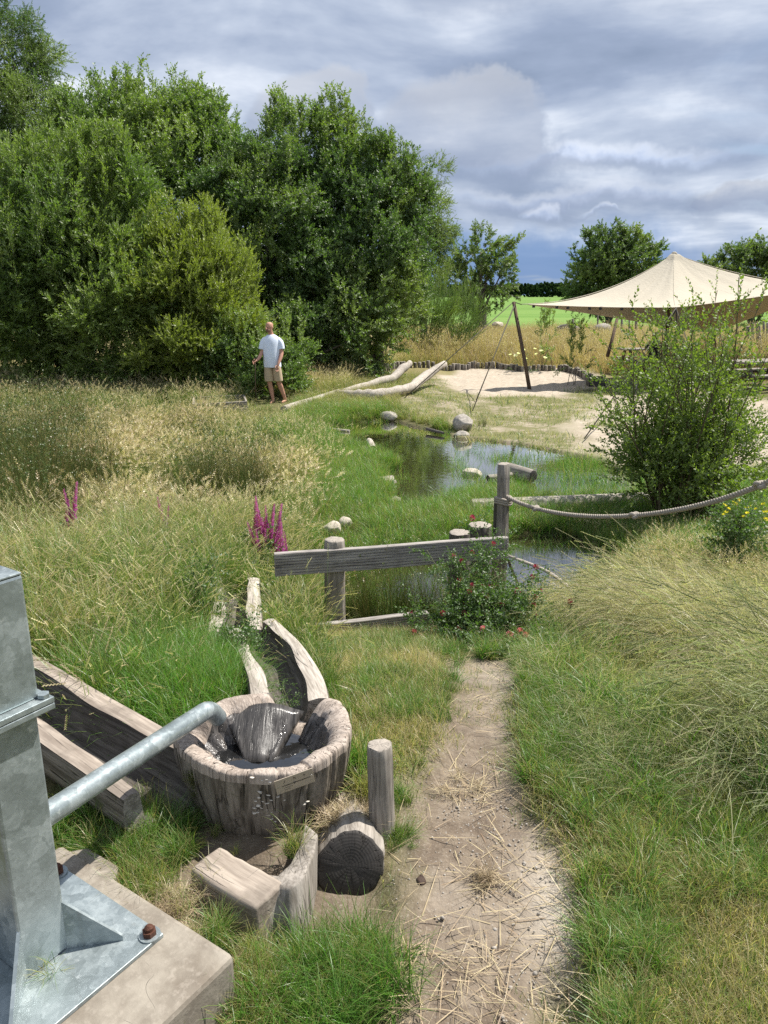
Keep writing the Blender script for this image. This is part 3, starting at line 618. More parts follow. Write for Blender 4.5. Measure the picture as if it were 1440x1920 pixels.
PS = dict(
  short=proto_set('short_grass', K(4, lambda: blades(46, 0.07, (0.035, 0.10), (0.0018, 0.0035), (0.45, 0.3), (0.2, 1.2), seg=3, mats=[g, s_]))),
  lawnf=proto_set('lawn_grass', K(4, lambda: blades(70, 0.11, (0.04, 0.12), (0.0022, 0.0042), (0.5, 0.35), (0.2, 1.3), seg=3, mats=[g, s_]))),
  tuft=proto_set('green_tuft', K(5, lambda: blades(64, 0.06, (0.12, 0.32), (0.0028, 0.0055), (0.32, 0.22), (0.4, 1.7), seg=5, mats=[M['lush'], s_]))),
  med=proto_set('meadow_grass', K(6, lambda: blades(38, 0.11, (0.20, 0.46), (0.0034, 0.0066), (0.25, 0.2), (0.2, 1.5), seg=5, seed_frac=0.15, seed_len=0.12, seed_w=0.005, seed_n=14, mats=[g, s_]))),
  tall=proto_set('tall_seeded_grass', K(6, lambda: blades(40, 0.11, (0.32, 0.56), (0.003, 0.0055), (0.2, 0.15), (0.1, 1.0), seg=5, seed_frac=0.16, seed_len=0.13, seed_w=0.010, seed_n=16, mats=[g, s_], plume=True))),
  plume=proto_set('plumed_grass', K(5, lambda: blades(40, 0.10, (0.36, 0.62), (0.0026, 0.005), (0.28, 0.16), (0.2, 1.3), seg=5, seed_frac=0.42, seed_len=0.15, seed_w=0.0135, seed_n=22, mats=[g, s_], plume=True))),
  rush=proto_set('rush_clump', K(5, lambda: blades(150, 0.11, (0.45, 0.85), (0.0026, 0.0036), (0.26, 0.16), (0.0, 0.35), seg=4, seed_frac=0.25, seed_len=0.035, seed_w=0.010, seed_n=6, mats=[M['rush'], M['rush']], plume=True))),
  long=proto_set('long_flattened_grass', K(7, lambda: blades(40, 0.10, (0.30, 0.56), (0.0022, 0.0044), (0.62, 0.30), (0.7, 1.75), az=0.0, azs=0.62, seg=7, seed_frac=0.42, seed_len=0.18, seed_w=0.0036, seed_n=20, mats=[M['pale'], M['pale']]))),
  emerg=proto_set('pond_grass', K(4, lambda: blades(16, 0.16, (0.10, 0.26), (0.003, 0.005), (0.2, 0.2), (0.1, 1.2), seg=4, mats=[M['lush'], s_]))),
  sparse=proto_set('sparse_turf', K(4, lambda: blades(26, 0.14, (0.03, 0.09), (0.0035, 0.006), (0.5, 0.4), (0.2, 1.2), seg=2, mats=[g, s_]))),
  far=proto_set('far_meadow_grass', K(4, lambda: blades(60, 0.45, (0.4, 0.85), (0.010, 0.018), (0.22, 0.2), (0.1, 0.9), seg=3, seed_frac=0.3, seed_len=0.16, seed_w=0.014, seed_n=6, mats=[M['brown'], s_], plume=True))),
  straw=proto_set('straw_piece', K(8, lambda: blades(1, 0.0, (0.05, 0.16), (0.0022, 0.0040), (1.5, 0.04), (0.0, 0.25), seg=4, mats=[M['straw']]))),
  strawt=proto_set('dry_straw_tuft', K(4, lambda: blades(60, 0.06, (0.06, 0.15), (0.0018, 0.0035), (1.0, 0.4), (0.1, 1.1), seg=4, mats=[M['straw']]))),
  moss=proto_set('moss_tuft', K(3, lambda: blades(60, 0.025, (0.01, 0.028), (0.0018, 0.003), (0.5, 0.4), (0.2, 1.0), seg=2, mats=[M['moss']]))),
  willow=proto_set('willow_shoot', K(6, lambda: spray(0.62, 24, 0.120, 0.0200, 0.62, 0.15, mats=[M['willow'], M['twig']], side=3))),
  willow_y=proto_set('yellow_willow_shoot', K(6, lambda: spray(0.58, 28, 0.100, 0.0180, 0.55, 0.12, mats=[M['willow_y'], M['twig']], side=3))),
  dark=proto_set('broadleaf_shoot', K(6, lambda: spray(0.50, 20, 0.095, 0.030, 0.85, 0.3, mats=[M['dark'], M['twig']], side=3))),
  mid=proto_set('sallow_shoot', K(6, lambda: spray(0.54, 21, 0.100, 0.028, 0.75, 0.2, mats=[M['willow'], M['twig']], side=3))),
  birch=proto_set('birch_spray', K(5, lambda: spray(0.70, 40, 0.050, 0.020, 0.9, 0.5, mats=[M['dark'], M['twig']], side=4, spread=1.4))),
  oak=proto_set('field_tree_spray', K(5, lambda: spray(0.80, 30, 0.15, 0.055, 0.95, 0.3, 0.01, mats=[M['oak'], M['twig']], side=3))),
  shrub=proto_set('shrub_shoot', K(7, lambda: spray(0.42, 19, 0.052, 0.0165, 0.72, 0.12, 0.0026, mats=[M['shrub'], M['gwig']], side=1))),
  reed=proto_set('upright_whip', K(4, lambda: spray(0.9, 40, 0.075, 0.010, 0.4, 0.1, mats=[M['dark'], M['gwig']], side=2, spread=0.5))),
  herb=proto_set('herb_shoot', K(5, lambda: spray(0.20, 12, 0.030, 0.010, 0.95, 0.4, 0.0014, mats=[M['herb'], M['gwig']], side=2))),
)
# ------------------------------------------------------------------ the ground
def axis(segs):
    out = []
    for a, b, s in segs: out += list(np.arange(a, b, s))
    return np.array(out+[segs[-1][1]])
def build_ground():
    xs = axis([(-1500, -300, 200), (-300, -60, 30), (-60, -16, 4), (-16, -5, 0.35), (-5, -1.4, 0.10), (-1.4, 1.6, 0.035), (1.6, 5, 0.09), (5, 16, 0.3), (16, 60, 4), (60, 300, 30), (300, 1500, 200)])
    ys = axis([(-30, -4, 3), (-4, 0.8, 0.3), (0.8, 4.6, 0.035), (4.6, 9, 0.07), (9, 16, 0.12), (16, 32, 0.3), (32, 70, 2), (70, 300, 12), (300, 3000, 150)])
    X, Y = np.meshgrid(xs, ys); x, y = X.ravel(), Y.ravel(); z = hz(x, y)
    jx, jy = jig(x, y, 0.10, 3.0)
    path = sm(-0.09, 0.10, poly_sd(jx, jy, path_poly)+(fbm(x, y, 6, 3)-0.5)*0.16)
    kx, ky = jig(x, y, 0.3, 0.9); dsand = poly_sd(kx, ky, sand_poly)
    sand = sm(-0.5, 0.2, dsand); pit = sm(-0.3, 0.12, poly_sd(kx, ky, pit_poly)); pit = np.maximum(pit, .85*sm(-.3, .35, poly_sd(kx, ky, bare_poly)+(fbm(x, y, 1.5, 3)-.5)*1.2))
    pd = np.maximum(poly_sd(x, y, pond1), poly_sd(x, y, pond2)); mud = sm(-0.25, 0.1, pd)
    wk = sm(0.05, -0.1, x)*sm(-1.0, -0.7, x)*sm(2.25, 1.95, y)*sm(.9, 1.2, y); path = np.maximum(path, wk); mud = np.maximum(mud, .35*wk)
    pale = np.exp(-(((x-(0.49+0.1*(y-1.9)))/0.085)**2+((y-1.76)/0.26)**2))+0.4*np.exp(-(((x-0.55)/0.12)**2+((y-2.9)/0.5)**2))
    z = z + pit*((fbm(x, y, 2.2, 3)-.5)*.10+(fbm(x, y, 7, 2)-.5)*.035) + path*(fbm(x, y, 22, 3)-0.5)*0.020 + path*(fbm(x+9, y, 60, 2)-0.5)*0.008
    nx, ny = len(xs), len(ys); i = np.arange(nx-1)[None, :]+np.arange(ny-1)[:, None]*nx
    F = np.stack([i, i+1, i+1+nx, i+nx], -1).reshape(-1, 4)
    me = mesh('ground', np.stack([x, y, z], 1), F, [M['ground']], True, None,
              dict(path=path, sand=sand*(1-path), pit=pit, mud=mud, pale=np.clip(pale, 0, 1), field=sm(50, 58, y+3*fbm(x, y, 0.05)), meadow=sm(21, 27, y+0.25*np.abs(x-4))*(1-sm(50, 58, y))*0.8*(1-pit), lawn=path*0))
    tag(ob('ground', me), 'meadow ground sloping down to the pond', kind='structure')
build_ground()
def sheet(name, poly, mat, label):
    P = np.array(poly)[:, :2]; lo, hi = P.min(0)-0.7, P.max(0)+0.7
    v = [(lo[0], lo[1], 0), (hi[0], lo[1], 0), (hi[0], hi[1], 0), (lo[0], hi[1], 0)]
    return tag(ob(name, mesh(name, v, [(0, 1, 2, 3)], [mat], False), loc=(0, 0, WL)), label, kind='structure')
sheet('pond_water', pond1, M['water'], 'shallow brown pond water reflecting the clouds')
sheet('pond_water', pond2, M['water'], 'small pool of pond water just behind the plank barrier').location.z = WL-0.004

# ------------------------------------------------------------------ trees
def blob(px, py, y, rx, rz, ry=None):
    c = V(px, py, y); k = pxm(y, c[2]); return (c, np.array([rx/k, ry if ry else 0.8*rx/k, rz/k]))
def crown_points(blobs, dens, rc=(0.35, 0.8), up=0.75, shell=0.74, zmin=-0.7):
    P = []; D = []
    for c, r in blobs:
        a = 4*math.pi*((r[0]*r[1]+r[0]*r[2]+r[1]*r[2])/3); n = int(a*dens); m = max(6, int(a/1.3))
        u = rng.normal(size=(m, 3)); u /= np.linalg.norm(u, axis=1, keepdims=True)
        cc = u*r*rng.uniform(shell, 1.0, (m, 1)); rr = rng.uniform(*rc, m)*min(1.0, r.min()/1.2)
        k = rng.integers(0, m, n); w = rng.normal(size=(n, 3)); w /= np.linalg.norm(w, axis=1, keepdims=True)
        flip = (np.sum(w*u[k], 1) < -0.25); w[flip] *= -1
        q = cc[k]+w*rr[k][:, None]*rng.uniform(0.45, 1.0, (n, 1))
        d = w*0.65+u[k]*0.45+np.array([0, 0, up])+rng.normal(size=(n, 3))*0.22
        ni = n//5; ui = rng.normal(size=(ni, 3)); ui /= np.linalg.norm(ui, axis=1, keepdims=True)
        q = np.vstack([q, ui*r*rng.uniform(0.3, 0.8, (ni, 1))]); d = np.vstack([d, ui+np.array([0, 0, 0.4])])
        q = q+c; keep = q[:, 2] > zmin; P.append(q[keep]); D.append(d[keep])
    return np.vstack(P), np.vstack(D)
def tree(name, label, cat, group, base, blobs, ps, dens=26, scl=(0.8, 1.25), up=0.75, stems=5, tr=0.09, lean=None, spires=0, **kw):
    base = np.array(base, float); root = empty(name, base, label, cat, group)
    P, D = crown_points(blobs, dens, zmin=base[2]+0.12, **dict(kw, up=up))
    if spires:                                # young whips standing proud of the crown
        k = rng.integers(0, len(blobs), spires); C_ = np.array([blobs[i][0] for i in k]); R_ = np.array([blobs[i][1] for i in k])
        u = rng.normal(size=(spires, 3)); u[:, 2] = np.abs(u[:, 2])+0.5; u /= np.linalg.norm(u, axis=1, keepdims=True)
        p0 = C_+u*R_*0.95
        for j in range(3):
            P = np.vstack([P, p0+np.array([0, 0, 0.28*j])+rng.normal(size=p0.shape)*0.03]); D = np.vstack([D, np.array([[0, 0, 1.0]])+rng.normal(size=p0.shape)*0.10+u*0.12])
    n = len(P); tone = np.clip((fbm(P[:, 0]*1.0+P[:, 1], P[:, 2]*1.3+7, .55, 3)-.42)*1.9+.25*rng.random(n)-.1, 0, .55); tone[-3*spires or n:] = rng.uniform(.15, .7, 3*spires) if spires else []; o = scatter('crown', ps, P, orient(D, rng.uniform(0, 6.28, n)), rng.uniform(*scl, n), dry=tone, parent=root, origin=base)  # paler young-leaf tint by noise and on whips; tip highlights put into colour
    o['kind'] = 'stuff'
    for j in range(stems):
        c, r = blobs[j % len(blobs)]; t = c+np.clip(rng.normal(size=3), -1.3, 1.3)*r*0.3-base
        b0 = np.array([rng.normal()*0.12*(stems > 1), rng.normal()*0.12*(stems > 1), -0.15]); mb = MB(); pts = []
        for q in range(8):
            s = q/7; p = b0+(t-b0)*np.array([s**1.4, s**1.4, s])+rng.normal(size=3)*0.05*s*(1 if q < 7 else 0); pts.append(p)
        rad0 = tr*(1 if j == 0 else 0.75); mb.tube(pts, [rad0*(1-0.8*q/7) for q in range(8)], 8)
        for q in range(5):                    # limbs of this stem
            a = pts[3+q % 4]; e = a+np.clip(rng.normal(size=3), -1.2, 1.2)*r*0.35+np.array([0, 0, 0.25*r[2]]); md = (a+e)/2+rng.normal(size=3)*0.1
            mb.tube([a, md, e], [rad0*0.35, rad0*0.22, rad0*0.08], 6)
        mb.build('trunk' if j == 0 else 'stem', M['bark'], root, smooth=True)
    return root
gW = 'willows and sallows at the left of the pond'
def gz(x, y): return hz1(x, y)
def gp(px, y, dz=0): x = (px-720)/FPX*(y*CP+2.4*SP); return np.array([x, y, gz(x, y)+dz])
tree('tree', 'tall dark tree at the far left edge, topmost of the crowns', 'tree', gW, gp(-30, 31), [blob(-20, 230, 31, 120, 190), blob(30, 180, 31, 65, 110), blob(10, 100, 31, 40, 60), blob(80, 260, 30, 60, 90), blob(-20, 480, 31, 160, 200)], PS['birch'], 20, (0.9, 1.4), up=0.1, tr=0.2, stems=5)
tree('willow_tree', 'broad mid green willow with spiky whips rising behind the front left willow', 'tree', gW, gp(300, 26), [blob(300, 325, 26, 140, 130), blob(225, 280, 26.5, 75, 80), blob(385, 315, 26, 72, 92), blob(330, 420, 25.5, 170, 170), blob(170, 350, 26, 90, 120), blob(330, 600, 25, 200, 120)], PS['mid'], 17, (0.8, 1.3), stems=7, tr=0.10, spires=170)
tree('willow_tree', 'narrow pointed light green willow at the top of the middle clump', 'tree', gW, gp(620, 25.5), [blob(628, 360, 25.5, 64, 105), blob(627, 290, 25.5, 32, 60), blob(560, 345, 25, 75, 90), blob(530, 290, 25.5, 26, 50), blob(620, 450, 25, 110, 150), blob(600, 600, 24.5, 120, 110)], PS['mid'], 18, (0.7, 1.2), stems=5, tr=0.10, spires=110)
tree('willow_tree', 'dense dark green tree right of the pointed willow', 'tree', gW, gp(700, 24), [blob(700, 420, 24, 85, 125), blob(740, 390, 24.5, 48, 80), blob(665, 360, 24.5, 60, 75), blob(690, 540, 23.5, 85, 120), blob(640, 600, 23, 90, 100), blob(745, 480, 24.5, 50, 90)], PS['dark'], 20, (0.7, 1.2), stems=5, tr=0.11, spires=60)
tree('willow_tree', 'dark rounded sallow with a shaded hollow directly behind the man', 'tree', gW, gp(540, 22.5), [blob(500, 420, 23.5, 105, 120), blob(450, 390, 24, 80, 90), blob(540, 540, 23, 85, 100), blob(590, 640, 22, 70, 65), blob(500, 610, 23, 90, 90), blob(665, 640, 21.8, 70, 62)], PS['dark'], 19, (0.7, 1.15), stems=6, tr=0.09, spires=40)
tree('willow_tree', 'grey-green willow at the front left, its whips catching the light', 'tree', gW, gp(130, 20.5), [blob(130, 440, 20.5, 140, 110), blob(30, 460, 20.5, 100, 115), blob(205, 425, 20.5, 75, 105), blob(120, 570, 20, 185, 140), blob(10, 600, 20, 120, 130), blob(230, 590, 19.8, 120, 120)], PS['willow'], 21, (0.7, 1.15), stems=9, tr=0.06, spires=360)
tree('willow_tree', 'yellow-green feathery willow bush between the front left willow and the man', 'tree', gW, gp(370, 19.6), [blob(355, 560, 19.6, 105, 95), blob(405, 590, 19.2, 80, 95), blob(325, 510, 19.8, 70, 65), blob(385, 505, 19.7, 50, 55), blob(440, 590, 19.4, 48, 60), blob(340, 630, 19, 110, 80)], PS['willow_y'], 28, (0.65, 1.0), up=1.0, stems=9, tr=0.045, spires=160)
tree('sallow_bush', 'low bright green bush immediately behind the man and the planter box', 'bush', gW, gp(485, 18.2), [blob(465, 700, 18.2, 72, 50), blob(430, 690, 18.4, 40, 40), blob(545, 690, 18.4, 34, 40), blob(500, 720, 18, 60, 34)], PS['mid'], 50, (0.5, 0.8), stems=6, tr=0.02, spires=50)
tree('birch_tree', 'slender drooping tree at the right end of the willow clump', 'tree', gW, gp(797, 33), [blob(797, 360, 33, 30, 62), blob(790, 440, 33, 40, 80), blob(805, 400, 33, 26, 70), blob(775, 500, 32.5, 40, 60), blob(770, 330, 33, 22, 30)], PS['birch'], 18, (0.7, 1.1), up=-0.15, stems=3, tr=0.10)
tree('whip_bush', 'dark bushy hedge of upright whips right of the willow clump', 'bush', gW, gp(810, 29), [blob(780, 600, 29, 55, 50), blob(830, 600, 29.5, 60, 48), blob(745, 620, 28.5, 40, 45), blob(870, 610, 30, 28, 30)], PS['reed'], 26, (0.6, 0.9), up=1.6, stems=5, tr=0.03, spires=60)
tree('field_tree', 'small open-crowned tree standing in the green field left of the tent', 'tree', 'trees beyond the pond', gp(893, 46), [blob(900, 490, 46, 48, 38), blob(860, 512, 46, 40, 28), blob(935, 510, 46, 36, 24), blob(893, 465, 46, 30, 20), blob(900, 535, 46, 60, 22)], PS['oak'], 3.2, (0.7, 1.2), up=0.3, stems=6, tr=0.16, rc=(0.5, 1.2))
tree('field_tree', 'dense round dark tree rising behind the left slope of the tent', 'tree', 'trees beyond the pond', gp(1140, 62), [blob(1147, 505, 62, 66, 44), blob(1110, 528, 62, 48, 34), blob(1190, 512, 62, 40, 40), blob(1130, 470, 62, 30, 24), blob(1180, 470, 62, 24, 26), blob(1150, 545, 62, 75, 26)], PS['oak'], 4.6, (0.8, 1.4), up=0.4, stems=6, tr=0.25, rc=(0.5, 1.3))
tree('field_tree', 'grey-green tree behind the right slope of the tent at the picture edge', 'tree', 'trees beyond the pond', gp(1410, 58), [blob(1400, 520, 58, 60, 36), blob(1350, 510, 58, 26, 26), blob(1440, 500, 58, 36, 32), blob(1480, 520, 58, 50, 50)], PS['oak'], 5, (0.8, 1.4), up=0.4, stems=6, tr=0.2, rc=(0.5, 1.2))
def sapling(px, y, h, w, label, ps='mid'):
    b = gp(px, y); bl = [(b+np.array([0, 0, h*0.6]), np.array([w, w, h*0.42]))]
    tree('sapling', label, 'sapling', 'saplings in the dry grass', b, bl, PS[ps], 9, (0.5, 0.8), up=1.0, stems=3, tr=0.015, spires=8)
sapling(1022, 25.5, 1.35, 0.26, 'thin sapling in dry grass just right of the leaning tent pole')
sapling(703, 24, 0.9, 0.25, 'small pale sapling in dry grass left of the forked log')
sapling(1075, 21.5, 1.0, 0.22, 'leafy sapling in dry grass at the right end of the palisade')
# far wood: reads as one mass
def far_wood():
    n = 2600; az = rng.uniform(-0.7, 0.75, n); d = rng.uniform(820, 900, n)
    x = np.tan(az)*d; h = 6+7*fbm(x*0.01, d*0, 1.0, 4)+rng.uniform(-1, 1.5, n)
    P = np.stack([x, d, np.full(n, -0.8)+h*rng.uniform(0.15, 1, n)], 1)
    D = rng.normal(size=(n, 3))*0.5+np.array([0, 0, 1])
    P = np.repeat(P, 5, 0)+rng.normal(size=(n*5, 3))*np.array([4, 3, 1.2]); D = np.repeat(D, 5, 0)+rng.normal(size=(n*5, 3))*0.5
    ps = proto_set('distant_crown', K(3, lambda: spray(3.5, 40, 1.8, 0.9, 1.0, 0.4, 0.2, mats=[M['farwood'], M['twig']], side=2)))
    o = scatter('distant_wood', ps, P, orient(D, rng.uniform(0, 6.28, len(P))), rng.uniform(0.7, 1.1, len(P)))
    tag(o, 'dark strip of distant woodland along the horizon', kind='stuff')
far_wood()

# ------------------------------------------------------------------ big shrub at the right
def right_shrub():
    b = np.array([3.35, 8.2, hz1(3.35, 8.2)]); root = empty('willow_shrub', b, 'tall airy sallow shrub with backlit yellow-green leaves behind the rope', 'shrub')
    P = []; D = []
    ns = 0
    for i in range(44):
        px = rng.normal(1275, 88); top = 600+rng.uniform(-60, 90)+abs(px-1300)*0.55
        if i < 8: px, top = ((1385, 520), (1345, 545), (1240, 600), (1130, 640), (1180, 610), (1430, 560), (1300, 610), (1100, 700))[i]
        e = V(px, top, rng.uniform(7.3, 9.2)); s0 = b+np.array([rng.normal()*0.28, rng.normal()*0.2, -0.05]); bow = rng.normal(size=3)*0.08
        pts = [s0+(e-s0)*np.array([t**1.25, t**1.25, t])+bow*math.sin(math.pi*t) for t in np.linspace(0, 1, 9)]
        mb = MB(); mb.tube([p-b for p in pts], [0.014*(1-0.85*t)+0.001 for t in np.linspace(0, 1, 9)], 6); mb.build('stem', M['twig'], root, smooth=True)
        L = np.linalg.norm(e-s0); m = int(L*8.5)
        for k in range(m):
            t = 0.12+0.88*k/m; x = t*8; j = min(int(x), 7); p = pts[j]+(pts[j+1]-pts[j])*(x-j); d = pts[j+1]-pts[j]; d = d/np.linalg.norm(d)
            if t < 0.92 and rng.random() < 0.25: continue
            P.append(p); D.append(d*0.9+rng.normal(size=3)*np.array([0.6, 0.6, 0.3]) if t < 0.95 else d+rng.normal(size=3)*0.1)
    for c, r, n in ((V(1290, 850, 8.2), (0.75, 0.6, 0.40), 300), (V(1240, 880, 7.9), (0.5, 0.5, 0.32), 200), (V(1370, 860, 8.2), (0.5, 0.5, 0.4), 130), (V(1200, 780, 8.2), (0.4, 0.4, 0.4), 60), (V(1330, 730, 8.2), (0.6, 0.5, 0.5), 70)):
        u = rng.normal(size=(n, 3)); u /= np.linalg.norm(u, axis=1, keepdims=True)
        P += list(c+u*np.array(r)*rng.uniform(0.2, 1, (n, 1))); D += list(u*0.6+np.array([0, 0, 0.6])+rng.normal(size=(n, 3))*0.3)
    P = np.array(P); D = np.array(D); kp = P[:, 2] > b[2]+0.05; P = P[kp]; D = D[kp]; n = len(P)
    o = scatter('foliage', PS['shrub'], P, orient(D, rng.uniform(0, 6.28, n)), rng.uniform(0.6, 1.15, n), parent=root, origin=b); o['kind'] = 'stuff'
right_shrub()

# ------------------------------------------------------------------ logs, stumps, boulders
def log_mesh(L, r0, r1, seg=28, rings=8, rough=0.05, bend=0.0, seed=0, mats=None, ell=1.0, dome=0.006, groove=0.02):
    q = np.random.default_rng(seed); ph = q.uniform(0, 6.28, 6); V_ = []; F = []; MI = []
    th = np.arange(seg)*2*math.pi/seg
    base = 1+rough*(np.sin(2*th+ph[0])+0.6*np.sin(3*th+ph[1])+0.4*np.sin(5*th+ph[2]))
    gro = q.normal(size=seg)*groove
    for i in range(rings+1):
        t = i/rings; r = r0+(r1-r0)*t; w = base*(1+0.5*rough*np.sin(4*t+th*2+ph[3])) + gro*(1+0.4*math.sin(9*t))
        ox = bend*math.sin(math.pi*t)+rough*r*0.4*math.sin(5*t+ph[4]); 
        e = 0.965 if i in (0, rings) else 1.0
        for k in range(seg): V_.append((r*w[k]*math.cos(th[k])*e+ox, r*w[k]*math.sin(th[k])*e*ell, L*t))
    for i in range(rings):
        for k in range(seg): F.append((i*seg+k, i*seg+(k+1) % seg, (i+1)*seg+(k+1) % seg, (i+1)*seg+k)); MI.append(0)
    for end in (0, rings):
        cs = end*seg; n0 = len(V_); zc = 0 if end == 0 else L; sg = -1 if end == 0 else 1
        cx = sum(V_[cs+k][0] for k in range(seg))/seg
        for fr, dz in ((0.93, dome*0.7), (0.45, dome)):
            for k in range(seg):
                a = V_[cs+k]; V_.append(((a[0]-cx)*fr+cx, a[1]*fr, zc+sg*(dz+q.normal()*0.0012)))
        V_.append((cx, 0, zc+sg*dome)); c = len(V_)-1
        rngs = [cs, n0, n0+seg]
        for a, b in zip(rngs[:-1], rngs[1:]):
            for k in range(seg):
                f = (a+k, a+(k+1) % seg, b+(k+1) % seg, b+k); F.append(f if sg > 0 else f[::-1]); MI.append(1)
        for k in range(seg):
            f = (n0+seg+k, n0+seg+(k+1) % seg, c); F.append(f if sg > 0 else f[::-1]); MI.append(1)
    me = bpy.data.meshes.new('log'); me.from_pydata([tuple(map(float, v)) for v in V_], [], F); me.update()
    for m in mats: me.materials.append(m)
    me.polygons.foreach_set('material_index', MI); smooth_by_angle(me, 50); return me
def log_between(name, a, b, r0, r1, label, cat, group=None, mats=None, parent=None, **kw):
    a = Vector(a); b = Vector(b); d = b-a; me = log_mesh(d.length, r0, r1, mats=mats or [M['wood'], M['end']], **kw)
    o = ob(name, me, parent, a, d.to_track_quat('Z', 'Y').to_euler())
    if label: tag(o, label, cat, group)
    return o
def boulder(name, c, r, label, mat, seed, cat='boulder', group='stones round the pond'):
    q = np.random.default_rng(seed); bm = bmesh.new(); bmesh.ops.create_icosphere(bm, subdivisions=4, radius=1)
    pl = q.normal(size=(7, 3)); pl /= np.linalg.norm(pl, axis=1, keepdims=True); ds = q.uniform(0.72, 0.95, 7); ph = q.uniform(0, 6, 3)
    for v in bm.verts:
        p = np.array(v.co)
        for n_, d_ in zip(pl, ds*.88):
            e = p@n_-d_
            if e > 0: p = p-n_*e*0.85
        p = p*(1+0.05*math.sin(3*p[0]+ph[0])*math.cos(4*p[1]+ph[1])+0.015*q.normal()*0.5)
        v.co = p*np.array(r)
    me = bpy.data.meshes.new(name); bm.to_mesh(me); bm.free(); me.materials.append(mat); me.polygons.foreach_set('use_smooth', [True]*len(me.polygons))
    return tag(ob(name, me, loc=c, rot=(0, 0, q.uniform(0, 6))), label, cat, group)
# stones in and beside the pond
def wpt(px, py, z=WL): return W(px, py, z)
c = wpt(871, 806, -0.80); boulder('boulder', c+[0, .1, .10], (0.25, 0.20, 0.19), 'largest rounded grey boulder at the far edge of the pond', M['stone'], 11)
c = wpt(866, 820); boulder('boulder', c+[0, .08, .03], (0.16, 0.12, 0.075), 'low pale stone just in front of the largest pond boulder', M['stone'], 12)
c = wpt(730, 786, -.82); boulder('boulder', c+[0, .1, .05], (0.20, 0.13, 0.10), 'angular light grey boulder at the back left of the pond', M['stone'], 13)
c = wpt(887, 893); boulder('boulder', c+[0, .1, .02], (0.15, 0.12, 0.075), 'smooth cream-coloured stone in the pond grass left of the rope post', M['stone_pale'], 14)
c = wpt(622, 1000, -.72); boulder('boulder', c+[0, .1, .03], (0.10, 0.09, 0.075), 'pinkish pale stone left of the barrier, nearer its post', M['stone_pale'], 15)
c = wpt(648, 990, -.74); boulder('boulder', c+[0, .1, .03], (0.085, 0.08, 0.065), 'smaller pale stone behind the barrier post, right one of the pair', M['stone_pale'], 16)
c = wpt(703, 935); boulder('boulder', c+[0, .1, .01], (0.12, 0.09, 0.06), 'flat pale stone between the split driftwood and the sawn stump', M['stone_pale'], 17)
c = gp(933, 48); boulder('boulder', V(933, 609, 48)*[1, 1, 1], (0.35, 0.35, 0.25), 'pinkish far boulder on the field edge left of the pole', M['stone_pale'], 18, group='boulders on the field edge')
boulder('boulder', V(1065, 619, 44), (0.75, 0.5, 0.36), 'large brown-grey boulder at the edge of the green field', M['stone_dark'], 19, group='boulders on the field edge')
boulder('boulder', V(1130, 618, 44), (0.55, 0.5, 0.36), 'pale grey boulder at the field edge left of the table', M['stone'], 20, group='boulders on the field edge')
# driftwood and logs
W_ = [M['wood_pale'], M['end']]
gD = 'driftwood round the pond'
log_between('driftwood', wpt(648, 905, -.83), wpt(738, 899, -.80), 0.035, 0.075, 'split grey driftwood lying on the left bank, upper piece', 'driftwood', gD, W_, seed=3, rough=0.18, ell=0.7)
log_between('driftwood', wpt(672, 915, -.85), wpt(742, 903, -.84), 0.05, 0.03, 'split grey driftwood touching the water, lower piece', 'driftwood', gD, [M['wood'], M['end_dark']], seed=4, rough=0.2, ell=0.6)
c = wpt(730, 948); log_between('tree_stump', c+[0, .08, -.05], c+[0, .08, .065], 0.155, 0.150, 'flat sawn stump in the water below the split driftwood', 'stump', 'sawn stumps by the pond', [M['wood_dark'], M['end']], seed=5)
log_between('driftwood', wpt(693, 827, -.80), wpt(700, 843, -.78), 0.055, 0.065, 'short pale log sticking up at the left shore of the pond', 'driftwood', gD, [M['wood_pale'], M['end_dark']], seed=6)
log_between('driftwood', wpt(800, 804, -.80), wpt(832, 812, -.82), 0.03, 0.022, 'thin dark branch left of the largest pond boulder', 'driftwood', gD, [M['wood_dark'], M['end_dark']], seed=7)
log_between('driftwood', wpt(610, 803, -.84), wpt(655, 808, -.85), 0.018, 0.025, 'thin pale stick at the back left corner of the pond', 'driftwood', gD, W_, seed=8)
log_between('fallen_log', wpt(948, 880, -.77), wpt(1000, 893, -.78), 0.10, 0.085, 'dark-ended log leaning behind the rope post', 'log', gD, [M['wood'], M['end_dark']], seed=9)
log_between('fallen_log', wpt(915, 897, -.82), wpt(962, 891, -.81), 0.05, 0.05, 'short thin log half hidden behind the rope post', 'log', gD, [M['wood'], M['end_dark']], seed=19)
a = wpt(884, 955, -.76); b = wpt(1190, 950, -.74); log_between('fallen_log', a, b+[.3, 0.2, 0.02], 0.125, 0.10, 'long pale debarked log lying behind the rope post', 'log', gD, [M['wood_pale'], M['end']], seed=10, rings=14, rough=0.03)
log_between('fallen_log', wpt(940, 1145, -.62), wpt(1040, 1135, -.64), 0.04, 0.04, 'pale thin log behind the clover bush', 'log', gD, W_, seed=21)
